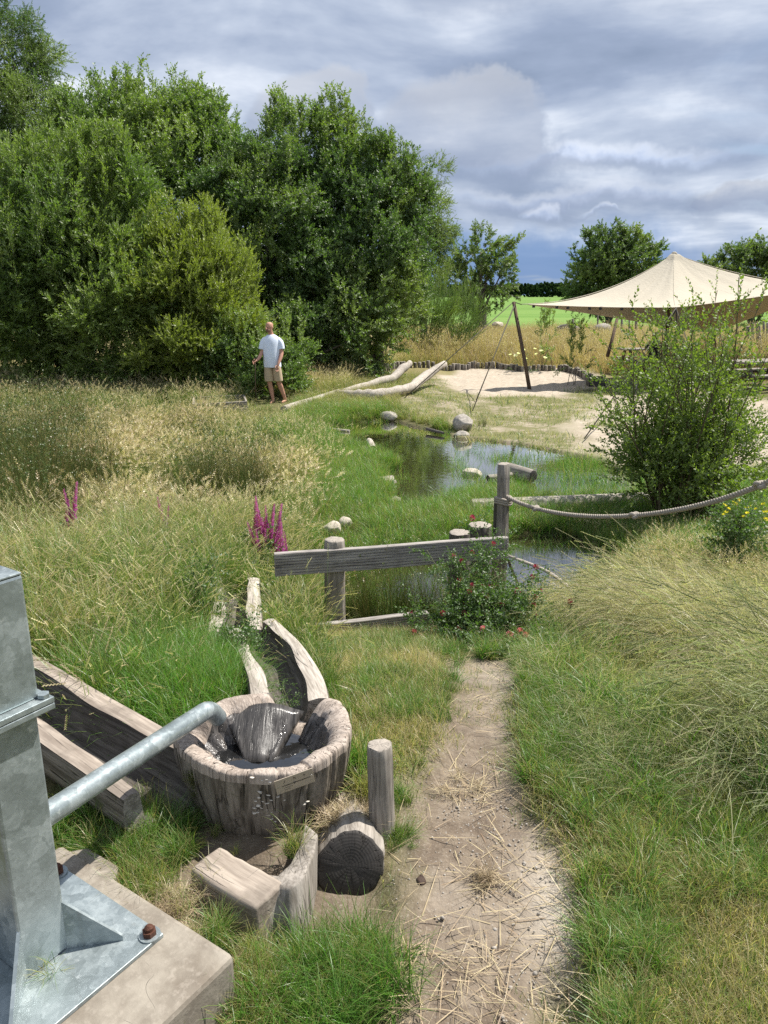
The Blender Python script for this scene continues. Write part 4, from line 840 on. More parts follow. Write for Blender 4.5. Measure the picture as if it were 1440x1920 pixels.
# forked bleached trunk and the long balancing log
c0 = wpt(632, 738, -.66); fk = wpt(700, 742, -.60)
fl = empty('forked_log', c0, 'bleached forked tree trunk lying beside the sandpit', 'log')
def limb(pts, rad, name, seed):
    mb = MB(); q = np.random.default_rng(seed); pts = [Vector(p)-Vector(c0) for p in pts]; P2 = []; R2 = []
    for i in range(len(pts)-1):
        for t in np.linspace(0, 1, 5)[:-1]: P2.append(pts[i].lerp(pts[i+1], t)+Vector(q.normal(size=3))*0.008); R2.append((rad[i]*(1-t)+rad[i+1]*t)*q.uniform(0.9, 1.08))
    P2.append(pts[-1]); R2.append(rad[-1]); mb.tube(P2, R2, 14); mb.build(name, M['wood_pale'], fl, smooth=True)
limb([c0, wpt(665, 742, -.62), fk, wpt(735, 735, -.55), wpt(775, 725, -.52), V(800, 703, 20.0), V(834, 682, 20.6)], [0.09, 0.13, 0.14, 0.11, 0.11, 0.12, 0.085], 'trunk', 1)
limb([wpt(640, 734, -.62), V(690, 722, 19.6), V(735, 710, 20.4), V(755, 692, 20.9), V(769, 680, 21.2)], [0.07, 0.09, 0.11, 0.12, 0.075], 'branch', 2)
log_between('balance_log', wpt(532, 768, -.70), wpt(636, 735, -.66), 0.085, 0.075, 'long slim bleached log running from the man to the forked trunk', 'log', None, W_, seed=22, rings=12)
# planter box
def planter():
    a, b, c, d = wpt(352, 752, -.55), wpt(462, 748, -.55), wpt(440, 741, -.55), wpt(368, 737, -.55)
    ctr = (a+b+c+d)/4; gzv = hz1(ctr[0], ctr[1]); root = empty('planter_box', (ctr[0], ctr[1], gzv), 'low grey plank planter box in the grass left of the man', 'planter')
    cs = [wpt(362, 757, -.52), wpt(462, 752, -.52), wpt(462, 752, -.52)+[-0.25, 1.1, 0], wpt(362, 757, -.52)+[-0.25, 1.1, 0]]
    for lev in (0, 1):
        for i in range(4):
            p, q = Vector(cs[i]), Vector(cs[(i+1) % 4]); m = (p+q)/2; m.z = -0.52-0.06-0.125*lev; dx = (q-p); L = dx.length; off = 0.02*lev
            mb = MB(); mb.box((0, 0, 0), (0.018, 0.058, L/2-0.0185*(i % 2)), mi=0)
            rot = Matrix(((0, 0, 0), (0, 0, 0), (0, 0, 0))); zz = dx.normalized(); xx = Vector((zz.y, -zz.x, 0)); yy = Vector((0, 0, 1)); yy = zz.cross(xx)
            rot = Matrix((xx, yy, zz)).transposed().to_euler(); o = mb.build('plank', M['wood'], root, m-Vector((ctr[0], ctr[1], gzv))+xx*off, rot, bevel=0.004)
    o = ob('soil', mesh('soil', [(p[0]-ctr[0], p[1]-ctr[1], -0.62-gzv) for p in cs], [(0, 1, 2, 3)], [M['stone_dark']], False), root)
planter()
# ------------------------------------------------------------------ sandpit palisade
def palisade():
    pp = [W(a, b, -.72) for a, b in ((668, 710), (700, 701), (730, 695), (760, 691), (800, 691), (840, 692), (868, 690), (900, 686), (940, 688), (975, 693), (1010, 692), (1050, 691), (1080, 697), (1100, 707), (1118, 716), (1150, 722), (1200, 724))]
    root = empty('palisade', (pp[8][0], pp[8][1], -.72), 'curving row of short upright log posts edging the sandpit', 'palisade')
    meshes = [log_mesh(0.46, 0.062, 0.058, 9, 3, 0.05, seed=40+i, mats=[M['wood_dark'] if i % 2 else M['wood'], M['end']]) for i in range(4)]
    L = [0]
    for a, b in zip(pp[:-1], pp[1:]): L.append(L[-1]+np.linalg.norm(b-a))
    s = 0; i = 0
    while s < L[-1]:
        k = max(j for j in range(len(L)-1) if L[j] <= s); t = (s-L[k])/(L[k+1]-L[k]); p = pp[k]*(1-t)+pp[k+1]*t
        z = hz1(p[0], p[1]); h = 0.19+0.03*math.sin(i*0.9)+rng.uniform(-.02, .02)
        if not (pp[4][0] < p[0] < pp[6][0] and False):
            o = ob('post', meshes[i % 4], root, (p[0]-root.location.x, p[1]-root.location.y, z+h-0.46+.72), (rng.normal()*0.03, rng.normal()*0.03, rng.uniform(0, 6)))
        s += 0.135+rng.uniform(0, 0.012); i += 1
palisade()

# ------------------------------------------------------------------ tent
def cord(name, a, b, r, mat, parent=None, sag=0.0, origin=(0, 0, 0), seg=8):
    a = Vector(a)-Vector(origin); b = Vector(b)-Vector(origin)
    pts = [a.lerp(b, t)-Vector((0, 0, sag*4*t*(1-t))) for t in np.linspace(0, 1, 9 if sag else 2)]
    mb = MB(); mb.tube(pts, r, seg); return mb.build(name, mat, parent, smooth=True)
def tent():
    pk = V(1264, 477, 23.3); Lc = V(978, 571, 20.6); Nc = V(1268, 577, 19.6); Rc = V(1580, 536, 23.5); Fc = V(1338, 624, 27.0)
    g0 = gp(1264, 23.3); root = empty('canvas_shelter', g0, 'beige canvas awning with a pointed peak on wooden poles beside the sandpit', 'awning'); o0 = np.array(root.location)
    cs = [Lc, Nc, Rc, Fc]; cen = sum(cs)/4; nS = 14; nT = 18; V_ = []; F = []
    edge = []
    for i in range(4):
        a, b = cs[i], cs[(i+1) % 4]
        for j in range(nS):
            t = j/nS; p = a*(1-t)+b*t; sc = 4*t*(1-t); pull = 0.10 if i != 0 else 0.03
            p = p+(np.array([cen[0], cen[1], p[2]])-p)*sc*pull; p[2] -= 0.03*sc; edge.append(p)
    n = len(edge)
    for k in range(nT+1):
        t = k/nT
        for j, e in enumerate(edge):
            q = pk*(1-t)+e*t
            cr = abs(((j/nS) % 1)-0.5)*2           # 1 at corners
            lin = e[2]+(pk[2]-e[2])*((1-t)**(2.15-0.15*cr)); s = max(t, 0.035)
            q = pk+(e-pk)*s; q[2] = lin-0.02*math.sin(math.pi*t)*(1-cr)+0.014*math.sin(j*2.1)*math.sin(math.pi*t)
            V_.append(q-o0)
    for k in range(nT):
        for j in range(n): F.append((k*n+j, k*n+(j+1) % n, (k+1)*n+(j+1) % n, (k+1)*n+j))
    V_.append(pk-o0+np.array([0, 0, 0.02])); F += [(j, (j+1) % n, len(V_)-1)[::-1] for j in range(n)]
    cv = ob('canopy', mesh('canopy', V_, F, [M['canvas']], True), root)
    so = cv.modifiers.new('s', 'SOLIDIFY'); so.thickness = 0.012; sb = cv.modifiers.new('u', 'SUBSURF'); sb.levels = sb.render_levels = 1
    for j in range(0, n, nS//2):
        m_ = MB(); m_.tube([np.array(V_[k*n+j])+np.array([0, 0, .008]) for k in range(1, nT+1)], .011, 5); m_.build('seam', M['canvas'], cv, smooth=True)
    mb = MB(); mb.tube([pk-o0+np.array([0, 0, -0.02]), pk-o0+np.array([0, 0, 0.05]), pk-o0+np.array([0, 0, 0.075])], [0.085, 0.07, 0.03], 14); mb.build('peak_cap', M['canvas'], cv, smooth=True)
    for j in range(1, 9):                         # webbing tabs along the front hem
        t = j/9; p = edge[int(t*nS)]-o0; m_ = MB(); m_.box(p+np.array([0, -0.02, -0.035]), (0.035, 0.012, 0.03)); m_.build('hem_tab', M['black'], cv)
    lp = [V(995, 733, 20.2), V(963, 566, 20.7)]; lp[0][2] -= 0.1
    def pole(a, b, r, label=None, mat=M['wood_brown']):
        mb = MB(); mb.tube([a-o0, (a*0.6+b*0.4)-o0+np.array([0.01, 0, 0]), b-o0], [r, r*0.95, r*0.85], 12); o = mb.build('pole', mat, root, smooth=True)
        if label: o['label'] = label
        return o
    pole(lp[0], lp[1], 0.052, 'leaning brown pole at the left corner')
    b = gp(1262, 23.3); b[0] = pk[0]; pole(b, pk-[0, 0, 0.06], 0.06, 'centre pole')
    pole(V(1139, 668, 24.2), V(1157, 598, 24.8), 0.055)
    a_ = gp(1345, 27.5); pole(a_, Fc, 0.05)
    ends = [(lp[1], W(755, 749, -.72)), (lp[1]+[0.05, 0, -0.05], W(893, 750, -.74)), (lp[1]+[0.02, 0, -0.08], W(886, 770, -.76)), (Nc, W(1096, 822, -.76)), (Nc+[0, 0, -0.02], W(1330, 760, -.72)), (lp[1], Lc)]
    for a, c in ends: cord('guy_rope', a, c, 0.011, M['dark_rope'], root, origin=o0)
    for s in (-1, 1): cord('strap', Nc, Nc+np.array([0.09*s, 0.1, -0.42]), 0.016, M['black'], root, origin=o0)
    cord('guy_rope', Nc+[0, 0.1, -.4], V(1240, 700, 20), 0.012, M['dark_rope'], root, origin=o0)
tent()
def picnic_table(px, py, y, rz, label):
    b = V(px, py, y); b[2] = hz1(b[0], b[1]); root = empty('picnic_table', b, label, 'table', 'picnic tables under the awning', rz)
    for k in range(5): mb = MB(); mb.box((0, -0.3+0.15*k, 0.74), (0.95, 0.068, 0.02)); mb.build('tabletop_board', M['wood'], root, bevel=0.004)
    for s in (-1, 1):
        for k in range(2): mb = MB(); mb.box((0, s*(0.66+0.14*k), 0.44), (0.95, 0.062, 0.02)); mb.build('bench_board', M['wood'], root, bevel=0.004)
        mb = MB(); mb.box((s*0.65, 0, 0.40), (0.03, 0.84, 0.045)); mb.build('crossbar', M['wood_dark'], root)
        for q in (-1, 1):
            mb = MB(); mb.tube([(s*0.70, q*0.22, 0.72), (s*0.70, q*0.60, 0.0)], 0.05, 4); mb.build('leg', M['wood_dark'], root)
picnic_table(1215, 690, 24.6, 0.05, 'grey picnic table directly beneath the peak of the awning')
picnic_table(1420, 740, 20.5, 0.4, 'dark picnic table at the right picture edge behind the shrub')
def crate():
    b = W(1116, 724, -.66); root = empty('crate', b, 'small black open crate at the right end of the palisade', 'crate')
    for c, h in (((0, 0, .02), (.2, .15, .02)), ((-.19, 0, .13), (.012, .15, .11)), ((.19, 0, .13), (.012, .15, .11)), ((0, -.145, .13), (.178, .012, .11)), ((0, .145, .13), (.178, .012, .11))):
        mb = MB(); mb.box(c, h); mb.build('panel', M['black'], root)
crate()
# field posts
gF = 'wooden posts along the field edge'
fl_ = ['grey post beside the brown field boulder', 'thin post between the two field boulders', 'post right of the pale field boulder', 'thin post in front of the field left of the peak pole', 'tall thin post at the field edge under the awning', 'leaning post under the right of the awning', 'second post under the right of the awning', 'third post under the right of the awning', 'post by the trunk at the right picture edge', 'last post at the right picture edge', 'short grey post left of the green field tree trunk']
for i, (px, pt, pb, y, r) in enumerate(((1074, 598, 640, 36, .07), (1121, 585, 622, 44, .05), (1166, 590, 635, 38, .06), (1180, 590, 630, 40, .05), (1193, 585, 625, 42, .07), (1403, 612, 650, 34, .09), (1411, 606, 648, 35, .06), (1421, 606, 700, 30, .10), (1432, 602, 650, 36, .06), (1439, 605, 640, 37, .06), (908, 583, 600, 46, .16))):
    a = V(px, pb+12, y); a[2] = hz1(a[0], a[1])-0.1; b = V(px, pt, y); log_between('fence_post', a, b, r, r*0.9, fl_[i], 'post', gF, [M['wood'], M['end']], seed=60+i, seg=10, rings=3)
tree('field_sapling', 'young trunk with few leaves among the posts at the right edge', 'sapling', 'saplings in the dry grass', gp(1380, 31), [blob(1385, 610, 31, 26, 26)], PS['oak'], 3, (0.4, 0.7), stems=2, tr=0.04)

# ------------------------------------------------------------------ people
def skin_body(name, J, bones, parent, mats, sub=2):
    keys = list(J); me = bpy.data.meshes.new(name)
    me.from_pydata([J[k][0] for k in keys], [(keys.index(a), keys.index(b)) for a, b in bones], []); me.update()
    o = ob(name, me, parent); me.materials.append(mats)
    sk = o.modifiers.new('skin', 'SKIN'); sk.use_smooth_shade = True
    if not me.skin_vertices: 
        bpy.context.view_layer.objects.active = o
    for i, k in enumerate(keys):
        r = J[k][1]; r = (r, r) if not hasattr(r, '__len__') else r
        me.skin_vertices[0].data[i].radius = r
    me.skin_vertices[0].data[0].use_root = True
    sb = o.modifiers.new('sub', 'SUBSURF'); sb.levels = sb.render_levels = sub
    return o
def add_hand(J, B, wrist, w, palm, dirn, side, curl=0.4, s=1.0):
    w = Vector(w); d = Vector(dirn).normalized(); sd = Vector(side).normalized(); n = d.cross(sd)
    J[palm] = (tuple(w+d*0.045*s), (0.030*s, 0.018*s)); B.append((wrist, palm))
    J[palm+'k'] = (tuple(w+d*0.085*s), (0.032*s, 0.014*s)); B.append((palm, palm+'k'))
    for i, (off, ln) in enumerate(((-0.030, 0.070), (-0.010, 0.080), (0.010, 0.075), (0.030, 0.058))):
        p = w+d*0.095*s+sd*off*s; pr = palm+'k'; dd = d.copy()
        for k in range(3):
            ky = '%s%d%d' % (palm, i, k); J[ky] = (tuple(p), 0.0088*s); B.append((pr, ky)); pr = ky
            dd = (dd+n*curl*(k+1)*0.5).normalized(); p = p+dd*ln*s/2
    t1 = w+d*0.035*s-sd*0.04*s; J[palm+'t1'] = (tuple(t1), 0.011*s); t2 = t1+(d*0.7-sd*0.5+n*0.4)*0.04*s; J[palm+'t2'] = (tuple(t2), 0.009*s); t3 = t2+(d+n*0.5)*0.028*s; J[palm+'t3'] = (tuple(t3), 0.008*s)
    B += [(palm, palm+'t1'), (palm+'t1', palm+'t2'), (palm+'t2', palm+'t3')]
def loft(mb, rings, seg=20, mi=0, caps=(False, False)):
    n0 = mb.n; V_ = []
    for c, rx, ry, rot in rings:
        for k in range(seg):
            a = 2*math.pi*k/seg; v = Vector((rx*math.cos(a), ry*math.sin(a), 0)); v.rotate(rot); V_.append(v+Vector(c))
    F = [(i*seg+k, i*seg+(k+1) % seg, (i+1)*seg+(k+1) % seg, (i+1)*seg+k) for i in range(len(rings)-1) for k in range(seg)]
    if caps[0]: F.append(tuple(range(seg))[::-1])
    if caps[1]: F.append(tuple((len(rings)-1)*seg+k for k in range(seg)))
    mb.add(V_, F, mi)
def ax(a, b): return (Vector(b)-Vector(a)).to_track_quat('Z', 'Y').to_euler()
def man():
    b = V(514, 761, 17.1); b[2] = hz1(b[0], b[1])-0.01
    sc = 1.8/((1.6-0)*0+1.8)
    root = empty('person', b, 'bald bearded man in pale blue T-shirt and khaki shorts holding a thin stick', 'person')
    J = {}; B = []
    def j(k, p, r, par=None):
        J[k] = (p, r); 
        if par: B.append((par, k))
    j('pelvis', (0, 0, 0.93), (0.150, 0.11)); j('waist', (-.01, 0, 1.08), (0.145, 0.11), 'pelvis'); j('chest', (-.01, 0.01, 1.28), (0.15, 0.10), 'waist'); j('upper', (0, .01, 1.40), (0.10, 0.062), 'chest')
    j('neck', (-.012, 0, 1.50), 0.052, 'upper'); j('neck2', (-.02, -.012, 1.545), 0.056, 'neck')
    j('jaw', (-.035, -.035, 1.585), (0.060, 0.066), 'neck2'); j('face', (-.035, -.035, 1.645), (0.073, 0.085), 'jaw'); j('skull', (-.028, -.015, 1.705), (0.077, 0.092), 'face'); j('crown', (-.026, -.008, 1.755), (0.052, 0.060), 'skull')
    j('shR', (-.155, 0, 1.375), 0.046, 'upper'); j('elR', (-.215, -.03, 1.12), 0.044, 'shR'); j('faR', (-.255, -.11, 1.02), 0.042, 'elR'); j('wrR', (-.30, -.20, .955), 0.029, 'faR')
    j('shL', (.165, 0.01, 1.375), 0.046, 'upper'); j('elL', (.215, -.02, 1.12), 0.046, 'shL'); j('faL', (.20, -.08, 1.02), 0.044, 'elL'); j('wrL', (.15, -.175, .87), 0.029, 'faL')
    add_hand(J, B, 'wrR', (-.30, -.20, .955), 'hR', (-.55, -.45, -.25), (0.2, .3, -1), 1.3)
    add_hand(J, B, 'wrL', (.15, -.175, .87), 'hL', (-.25, -.15, -1), (0.9, .5, -.2), 0.45)
    j('hipR', (-.085, 0, .84), 0.092, 'pelvis'); j('thR', (-.085, -.02, .66), 0.080, 'hipR'); j('knR', (-.075, -.03, .47), 0.056, 'thR'); j('caR', (-.055, 0, .33), 0.058, 'knR'); j('anR', (-.02, .01, .09), 0.036, 'caR'); j('heR', (-.02, .02, .045), 0.038, 'anR'); j('baR', (-.055, -.11, .028), (0.042, .026), 'heR'); j('toR', (-.07, -.185, .020), (0.036, .016), 'baR')
    j('hipL', (.09, 0, .84), 0.092, 'pelvis'); j('thL', (.10, 0, .66), 0.080, 'hipL'); j('knL', (.125, 0, .47), 0.056, 'thL'); j('caL', (.165, .05, .33), 0.060, 'knL'); j('anL', (.235, .10, .09), 0.036, 'caL'); j('heL', (.245, .12, .045), 0.038, 'anL'); j('baL', (.20, -.01, .028), (0.042, .026), 'heL'); j('toL', (.18, -.085, .020), (0.036, .016), 'baL')
    skin_body('body', J, B, root, M['skin'])
    mb = MB(); E = Euler((0.03, 0, 0.15))
    loft(mb, [((0, .0, .795), .190, .150, E), ((0, 0, .84), .192, .152, E), ((-.005, -.01, .95), .185, .152, E), ((-.01, -.012, 1.08), .182, .152, E), ((-.01, 0, 1.22), .195, .148, E), ((-.005, .005, 1.34), .205, .135, E), ((0, .008, 1.42), .180, .115, E), ((-.003, .006, 1.465), .115, .09, E), ((-.01, 0, 1.495), .072, .068, E)], 28)
    for sg, A in ((-1, [(-.12, 0, 1.395), (-.165, 0, 1.355), (-.20, -.01, 1.28), (-.215, -.02, 1.17)]), (1, [(.12, 0.01, 1.395), (.17, .01, 1.355), (.205, .005, 1.28), (.215, -.008, 1.17)])):
        loft(mb, [(A[0], .05, .06, ax(A[0], A[1])), (A[1], .070, .074, ax(A[0], A[2])), (A[2], .073, .075, ax(A[1], A[3])), (A[3], .072, .074, ax(A[2], A[3]))], 18)
    me = mesh('shirt', mb.v, mb.f, [M['shirt']], True)
    for v in me.vertices: z = v.co.z; v.co.y += 0.010*math.sin(34*v.co.x+22*z)*(1.5-z); v.co.x += 0.005*math.sin(26*z+9*v.co.y)
    sh = ob('shirt', me, root); s = sh.modifiers.new('s', 'SOLIDIFY'); s.thickness = 0.006; s = sh.modifiers.new('u', 'SUBSURF'); s.levels = s.render_levels = 1
    mb = MB(); loft(mb, [((0, 0, .92), .14, .11, E), ((0, 0, .86), .165, .128, E), ((0, 0, .80), .176, .136, E)], 24)
    for x0, x1, y1, zb in ((-.085, -.083, -.03, .485), (.088, .118, -.005, .485)):
        loft(mb, [((x0, 0, .84), .085, .115, E), ((x0, -.01, .74), .098, .118, E), (((x0+x1)/2, y1*.7, .61), .099, .108, E), ((x1, y1, zb), .097, .102, E)], 20)
    so = mb.build('shorts', M['shorts'], root, smooth=True); s = so.modifiers.new('s', 'SOLIDIFY'); s.thickness = 0.006; s = so.modifiers.new('u', 'SUBSURF'); s.levels = s.render_levels = 1
    # head pieces: beard, ears, nose, eyes
    hc = Vector((-.035, -.04, 1.64)); yaw = Euler((0.18, 0, -0.55))
    def hp(v): v = Vector(v); v.rotate(yaw); return hc+v
    def blobm(name, pts, mat, sub=2):
        mb = MB(); 
        for c, h in pts: mb.box(hp(c), h, yaw.to_matrix())
        return mb.build(name, mat, root, smooth=True, sub=sub)
    blobm('beard', [((0, -.056, -.050), (.062, .052, .044))], M['beard'])
    blobm('nose', [((0, -.108, -.002), (.017, .026, .03))], M['skin'])
    for sg in (-1, 1):
        blobm('ear', [((sg*.083, .012, .005), (.012, .024, .036))], M['skin'])
        blobm('eye', [((sg*.032, -.092, .018), (.014, .008, .008))], M['eye'])
        blobm('eyebrow', [((sg*.032, -.096, .036), (.022, .008, .006))], M['beard'])
    # stick (held, its own thing)
    hnd = b+np.array([-.335, -.235, .935]); bt = np.array([hnd[0]-.02, hnd[1]-.02, 0]); bt[2] = hz1(bt[0], bt[1])
    st = empty('walking_stick', bt, 'thin dark stick held upright in the man\'s right hand', 'stick')
    mb = MB(); mb.tube([(0, 0, 0), (0.005, 0, .5), tuple(hnd+np.array([0, 0, .05])-bt)], [.009, .0105, .011], 8); mb.build('shaft', M['wood_brown'], st, smooth=True)
    mb = MB(); mb.tube([tuple(hnd+np.array([0, 0, .03])-bt), tuple(hnd+np.array([0, 0, .085])-bt)], .017, 8); mb.build('grip', M['black'], st, smooth=True)
man()
def sitter():
    b = V(1228, 660, 23.7); b[2] = hz1(b[0], b[1]); root = empty('person', b, 'seated person with long auburn hair and dark clothes at the picnic table', 'person')
    J = {}; B = []
    def j(k, p, r, par=None):
        J[k] = (p, r)
        if par: B.append((par, k))
    j('pelvis', (0, 0, .56), (.15, .12)); j('waist', (0, .03, .74), (.13, .11), 'pelvis'); j('chest', (0, .08, .93), (.15, .11), 'waist'); j('neck', (0, .12, 1.08), .05, 'chest'); j('head', (0, .13, 1.20), (.075, .09), 'neck'); j('crown', (0, .14, 1.27), .05, 'head')
    for s, n in ((-1, 'r'), (1, 'l')):
        j('s'+n, (s*.17, .09, 1.0), .055, 'chest'); j('e'+n, (s*.22, .2, .80), .04, 's'+n); j('w'+n, (s*.14, .42, .80), .026, 'e'+n); add_hand(J, B, 'w'+n, (s*.14, .42, .80), 'h'+n, (-.2*s, 1, 0), (s, 0, 0), .3)
        j('h1'+n, (s*.10, .05, .53), .09, 'pelvis'); j('k'+n, (s*.13, .48, .50), .06, 'h1'+n); j('a'+n, (s*.13, .50, .10), .04, 'k'+n); j('t'+n, (s*.13, .64, .05), (.04, .025), 'a'+n)
    skin_body('body', J, B, root, M['skin'])
    mb = MB(); E = Euler((-.25, 0, 0)); loft(mb, [((0, .0, .50), .18, .14, E), ((0, .03, .74), .17, .13, E), ((0, .08, .93), .19, .13, E), ((0, .10, 1.03), .15, .1, E), ((0, .12, 1.08), .07, .07, E)], 20)
    for s in (-1, 1):
        A = [(s*.13, .09, 1.0), (s*.2, .12, .92), (s*.225, .2, .80), (s*.15, .40, .80)]
        loft(mb, [(A[0], .06, .06, ax(A[0], A[1])), (A[1], .06, .06, ax(A[0], A[2])), (A[2], .05, .05, ax(A[1], A[3])), (A[3], .036, .036, ax(A[2], A[3]))], 14)
    mb.build('jacket', M['top_dark'], root, smooth=True, sub=1)
    mb = MB()
    for s in (-1, 1): loft(mb, [((s*.09, 0, .54), .10, .10, ax((0, 0, 0), (0, 1, 0))), ((s*.125, .46, .50), .075, .075, ax((0, 0, 0), (0, 1, -.5))), ((s*.13, .50, .30), .065, .065, ax((0, 0, 0), (0, 0, -1))), ((s*.13, .50, .10), .055, .055, ax((0, 0, 0), (0, 0, -1)))], 14)
    mb.build('trousers', M['top_dark'], root, smooth=True, sub=1)
    mb = MB(); E = Euler((0, 0, 0)); loft(mb, [((0, .06, .84), .13, .06, E), ((0, .07, .95), .12, .07, E), ((0, .09, 1.07), .10, .085, E), ((0, .115, 1.18), .092, .105, E), ((0, .125, 1.26), .078, .09, E), ((0, .13, 1.315), .035, .04, E)], 18, caps=(True, True))
    mb.build('hair', M['hair'], root, smooth=True, sub=1)
sitter()

# ------------------------------------------------------------------ rope fence
def twisted(name, pts, r, mat, parent, origin, pitch=0.075, seg=7):
    pts = [Vector(p)-Vector(origin) for p in pts]; n = len(pts); L = [0]
    for a, b in zip(pts[:-1], pts[1:]): L.append(L[-1]+(b-a).length)
    N = int(L[-1]/0.0065); mb = MB()
    def at(s):
        k = min(max(0, next((i for i in range(n-1) if L[i+1] >= s), n-2)), n-2); t = (s-L[k])/(L[k+1]-L[k]); return pts[k].lerp(pts[k+1], t), (pts[k+1]-pts[k]).normalized()
    C_ = [at(min(L[-1], i*L[-1]/N)) for i in range(N+1)]
    for st in range(3):
        P2 = []
        for i, (p, t) in enumerate(C_):
            a = Vector((0, 0, 1)); a = (a-t*a.dot(t)).normalized(); b = t.cross(a); ph = 2*math.pi*(i*L[-1]/N/pitch)+st*2.0944
            P2.append(p+(a*math.cos(ph)+b*math.sin(ph))*r*0.52)
        mb.tube(P2, r*0.56, seg)
    return mb.build(name, mat, parent, smooth=True)
def catenary(ctrl, n=90):
    ctrl = np.array(ctrl); t = np.linspace(0, 1, len(ctrl)); d = np.linspace(0, 1, n); out = []
    for c in range(3): out.append(np.polyval(np.polyfit(t, ctrl[:, c], 3), d))
    return np.stack(out, 1)
def knot(parent, p, r, origin):
    p = Vector(p)-Vector(origin); mb = MB(); pts = []
    for i in range(41):
        a = 2*math.pi*i/40; pts.append(p+Vector((math.sin(a)+2*math.sin(2*a), math.cos(a)-2*math.cos(2*a), -math.sin(3*a)))*r*0.38)
    mb.tube(pts, r*0.55, 8, False); mb.build('knot', M['rope'], parent, smooth=True)
def rope_fence():
    py_ = 7.35
    b = V(943, 1012, py_); b[2] = hz1(b[0], b[1])-0.05; t = V(944, 870, py_)
    log_between('rope_post', b, t, 0.066, 0.060, 'grey wooden post the rope is tied to, behind the plank barrier', 'post', 'posts at the pond edge', [M['wood'], M['end']], seed=70, rough=0.07, groove=0.05)
    b2 = V(930, 1012, py_+0.15); b2[2] = hz1(b2[0], b2[1])-0.05; log_between('rope_post', b2, V(932, 932, py_+0.15), 0.035, 0.032, 'short thin dark post leaning against the rope post', 'post', 'posts at the pond edge', [M['wood_dark'], M['end_dark']], seed=71)
    c = catenary([V(950, 932, 7.3), V(1005, 950, 7.0), V(1090, 967, 6.5), V(1190, 971, 5.9), V(1300, 950, 5.4), V(1440, 898, 4.9), V(1560, 830, 4.5)])
    o0 = c[45]; root = empty('rope', o0, 'thick grey twisted rope sagging from the post to the right picture edge', 'rope')
    twisted('strands', c, 0.0195, M['rope'], root, o0)
    for px in (1005, 1188, 1428):
        i = int(np.argmin([abs(720+p[0]/(p[1]*CP+(EYE-p[2])*SP)*FPX-px) for p in c])); knot(root, c[i], 0.030, o0)
    mb = MB()
    for k in range(3):
        q = [Vector(V(944, 934+k*4, py_))-Vector(o0)+Vector((0.078*math.cos(a), 0.078*math.sin(a), 0.01*math.sin(2*a))) for a in np.linspace(0, 6.28, 24)]; mb.tube(q, 0.014, 6, False)
    mb.build('lashing', M['rope'], root, smooth=True)
    c = catenary([V(948, 1040, 7.2), V(990, 1056, 6.4), V(1030, 1074, 5.8), V(1075, 1110, 5.2)], 50); o1 = c[25]; root = empty('rope', o1, 'thinner pale rope running low across the pool right of the plank barrier', 'rope')
    twisted('strands', c, 0.014, M['rope'], root, o1)
    e = V(1590, 815, 4.45); log_between('rope_post', (e[0], e[1], hz1(e[0], e[1])-.1), (e[0], e[1], e[2]+.1), .06, .055, 'post outside the right picture edge holding the rope', 'post', 'posts at the pond edge', [M['wood'], M['end']], seed=72)
rope_fence()

# ------------------------------------------------------------------ plank barrier
def ridged(name, a, b, hh, th, parent, origin, chamfer=0.0):
    """a plank with milled ridges on its faces; grain along local Z"""
    a = Vector(a); b = Vector(b); L = (b-a).length; zz = (b-a).normalized(); yy = Vector((0, 0, 1)); yy = (yy-zz*yy.dot(zz)).normalized(); xx = yy.cross(zz)
    prof = []; n = 8
    for i in range(n):                              # front face going up
        y0 = -hh+2*hh*i/n; y1 = -hh+2*hh*(i+1)/n; g_ = 0.0035
        prof += [(-th, y0+g_*0.6), (-th, y1-g_*1.1), (-th+0.005, y1-g_*0.7), (-th+0.005, y1+g_*0.2)]
    prof = prof[:-2]+[(-th+0.003, hh), (th-0.003, hh), (th, hh-0.003), (th, -hh+.003), (th-.003, -hh), (-th+0.003, -hh)]
    m = len(prof); secs = 14; V_ = []; F = []
    for k in range(secs+1):
        t = k/secs; w = 0.0015*math.sin(9*t+1)
        for (x, y) in prof: V_.append((x+w, y+w, L*t-(chamfer*(y+hh)/(2*hh) if k == secs else 0)+(chamfer*(y+hh)/(2*hh) if k == 0 else 0)))
    for k in range(secs):
        for i in range(m): F.append((k*m+i, k*m+(i+1) % m, (k+1)*m+(i+1) % m, (k+1)*m+i))
    F += [tuple(range(m))[::-1], tuple(secs*m+i for i in range(m))]
    me = mesh(name, V_, F, [M['wood_plank']], False)
    return ob(name, me, parent, a-Vector(origin), Matrix((xx, yy, zz)).transposed().to_euler())
def barrier():
    A = V(515, 1059, 4.42); Bp = V(950, 1026, 4.76); o0 = (A+Bp)/2; o0[2] = hz1(o0[0], o0[1])
    root = empty('plank_barrier', o0, 'grey ridged plank fixed across two round posts at the end of the path', 'barrier')
    ridged('plank', A, Bp, 0.073, 0.02, root, o0)
    for px, pt, pb, y, sd in ((627, 1012, 1168, 4.56, 80), (862, 1018, 1150, 4.80, 81)):
        b = V(px, pb, y); b[2] = hz1(b[0], b[1])-0.1; t = V(px, pt, y)
        log_between('post', b-o0, t-o0, 0.064, 0.062, None, None, None, [M['wood'], M['end']] if sd == 80 else [M['wood_dark'], M['end']], root, seed=sd, rough=0.03, groove=0.035, rings=16)
    a = W(548, 1193, -.39); b = W(815, 1172, -.44); a[2] = -.385; b[2] = -.40
    o1 = (a+b)/2; r2 = empty('edging_plank', (o1[0], o1[1], o1[2]-.06), 'low grey ridged plank edging the path below the barrier', 'edging board')
    ridged('plank', a, b, 0.058, 0.022, r2, np.array(r2.location), chamfer=0.05)
barrier()
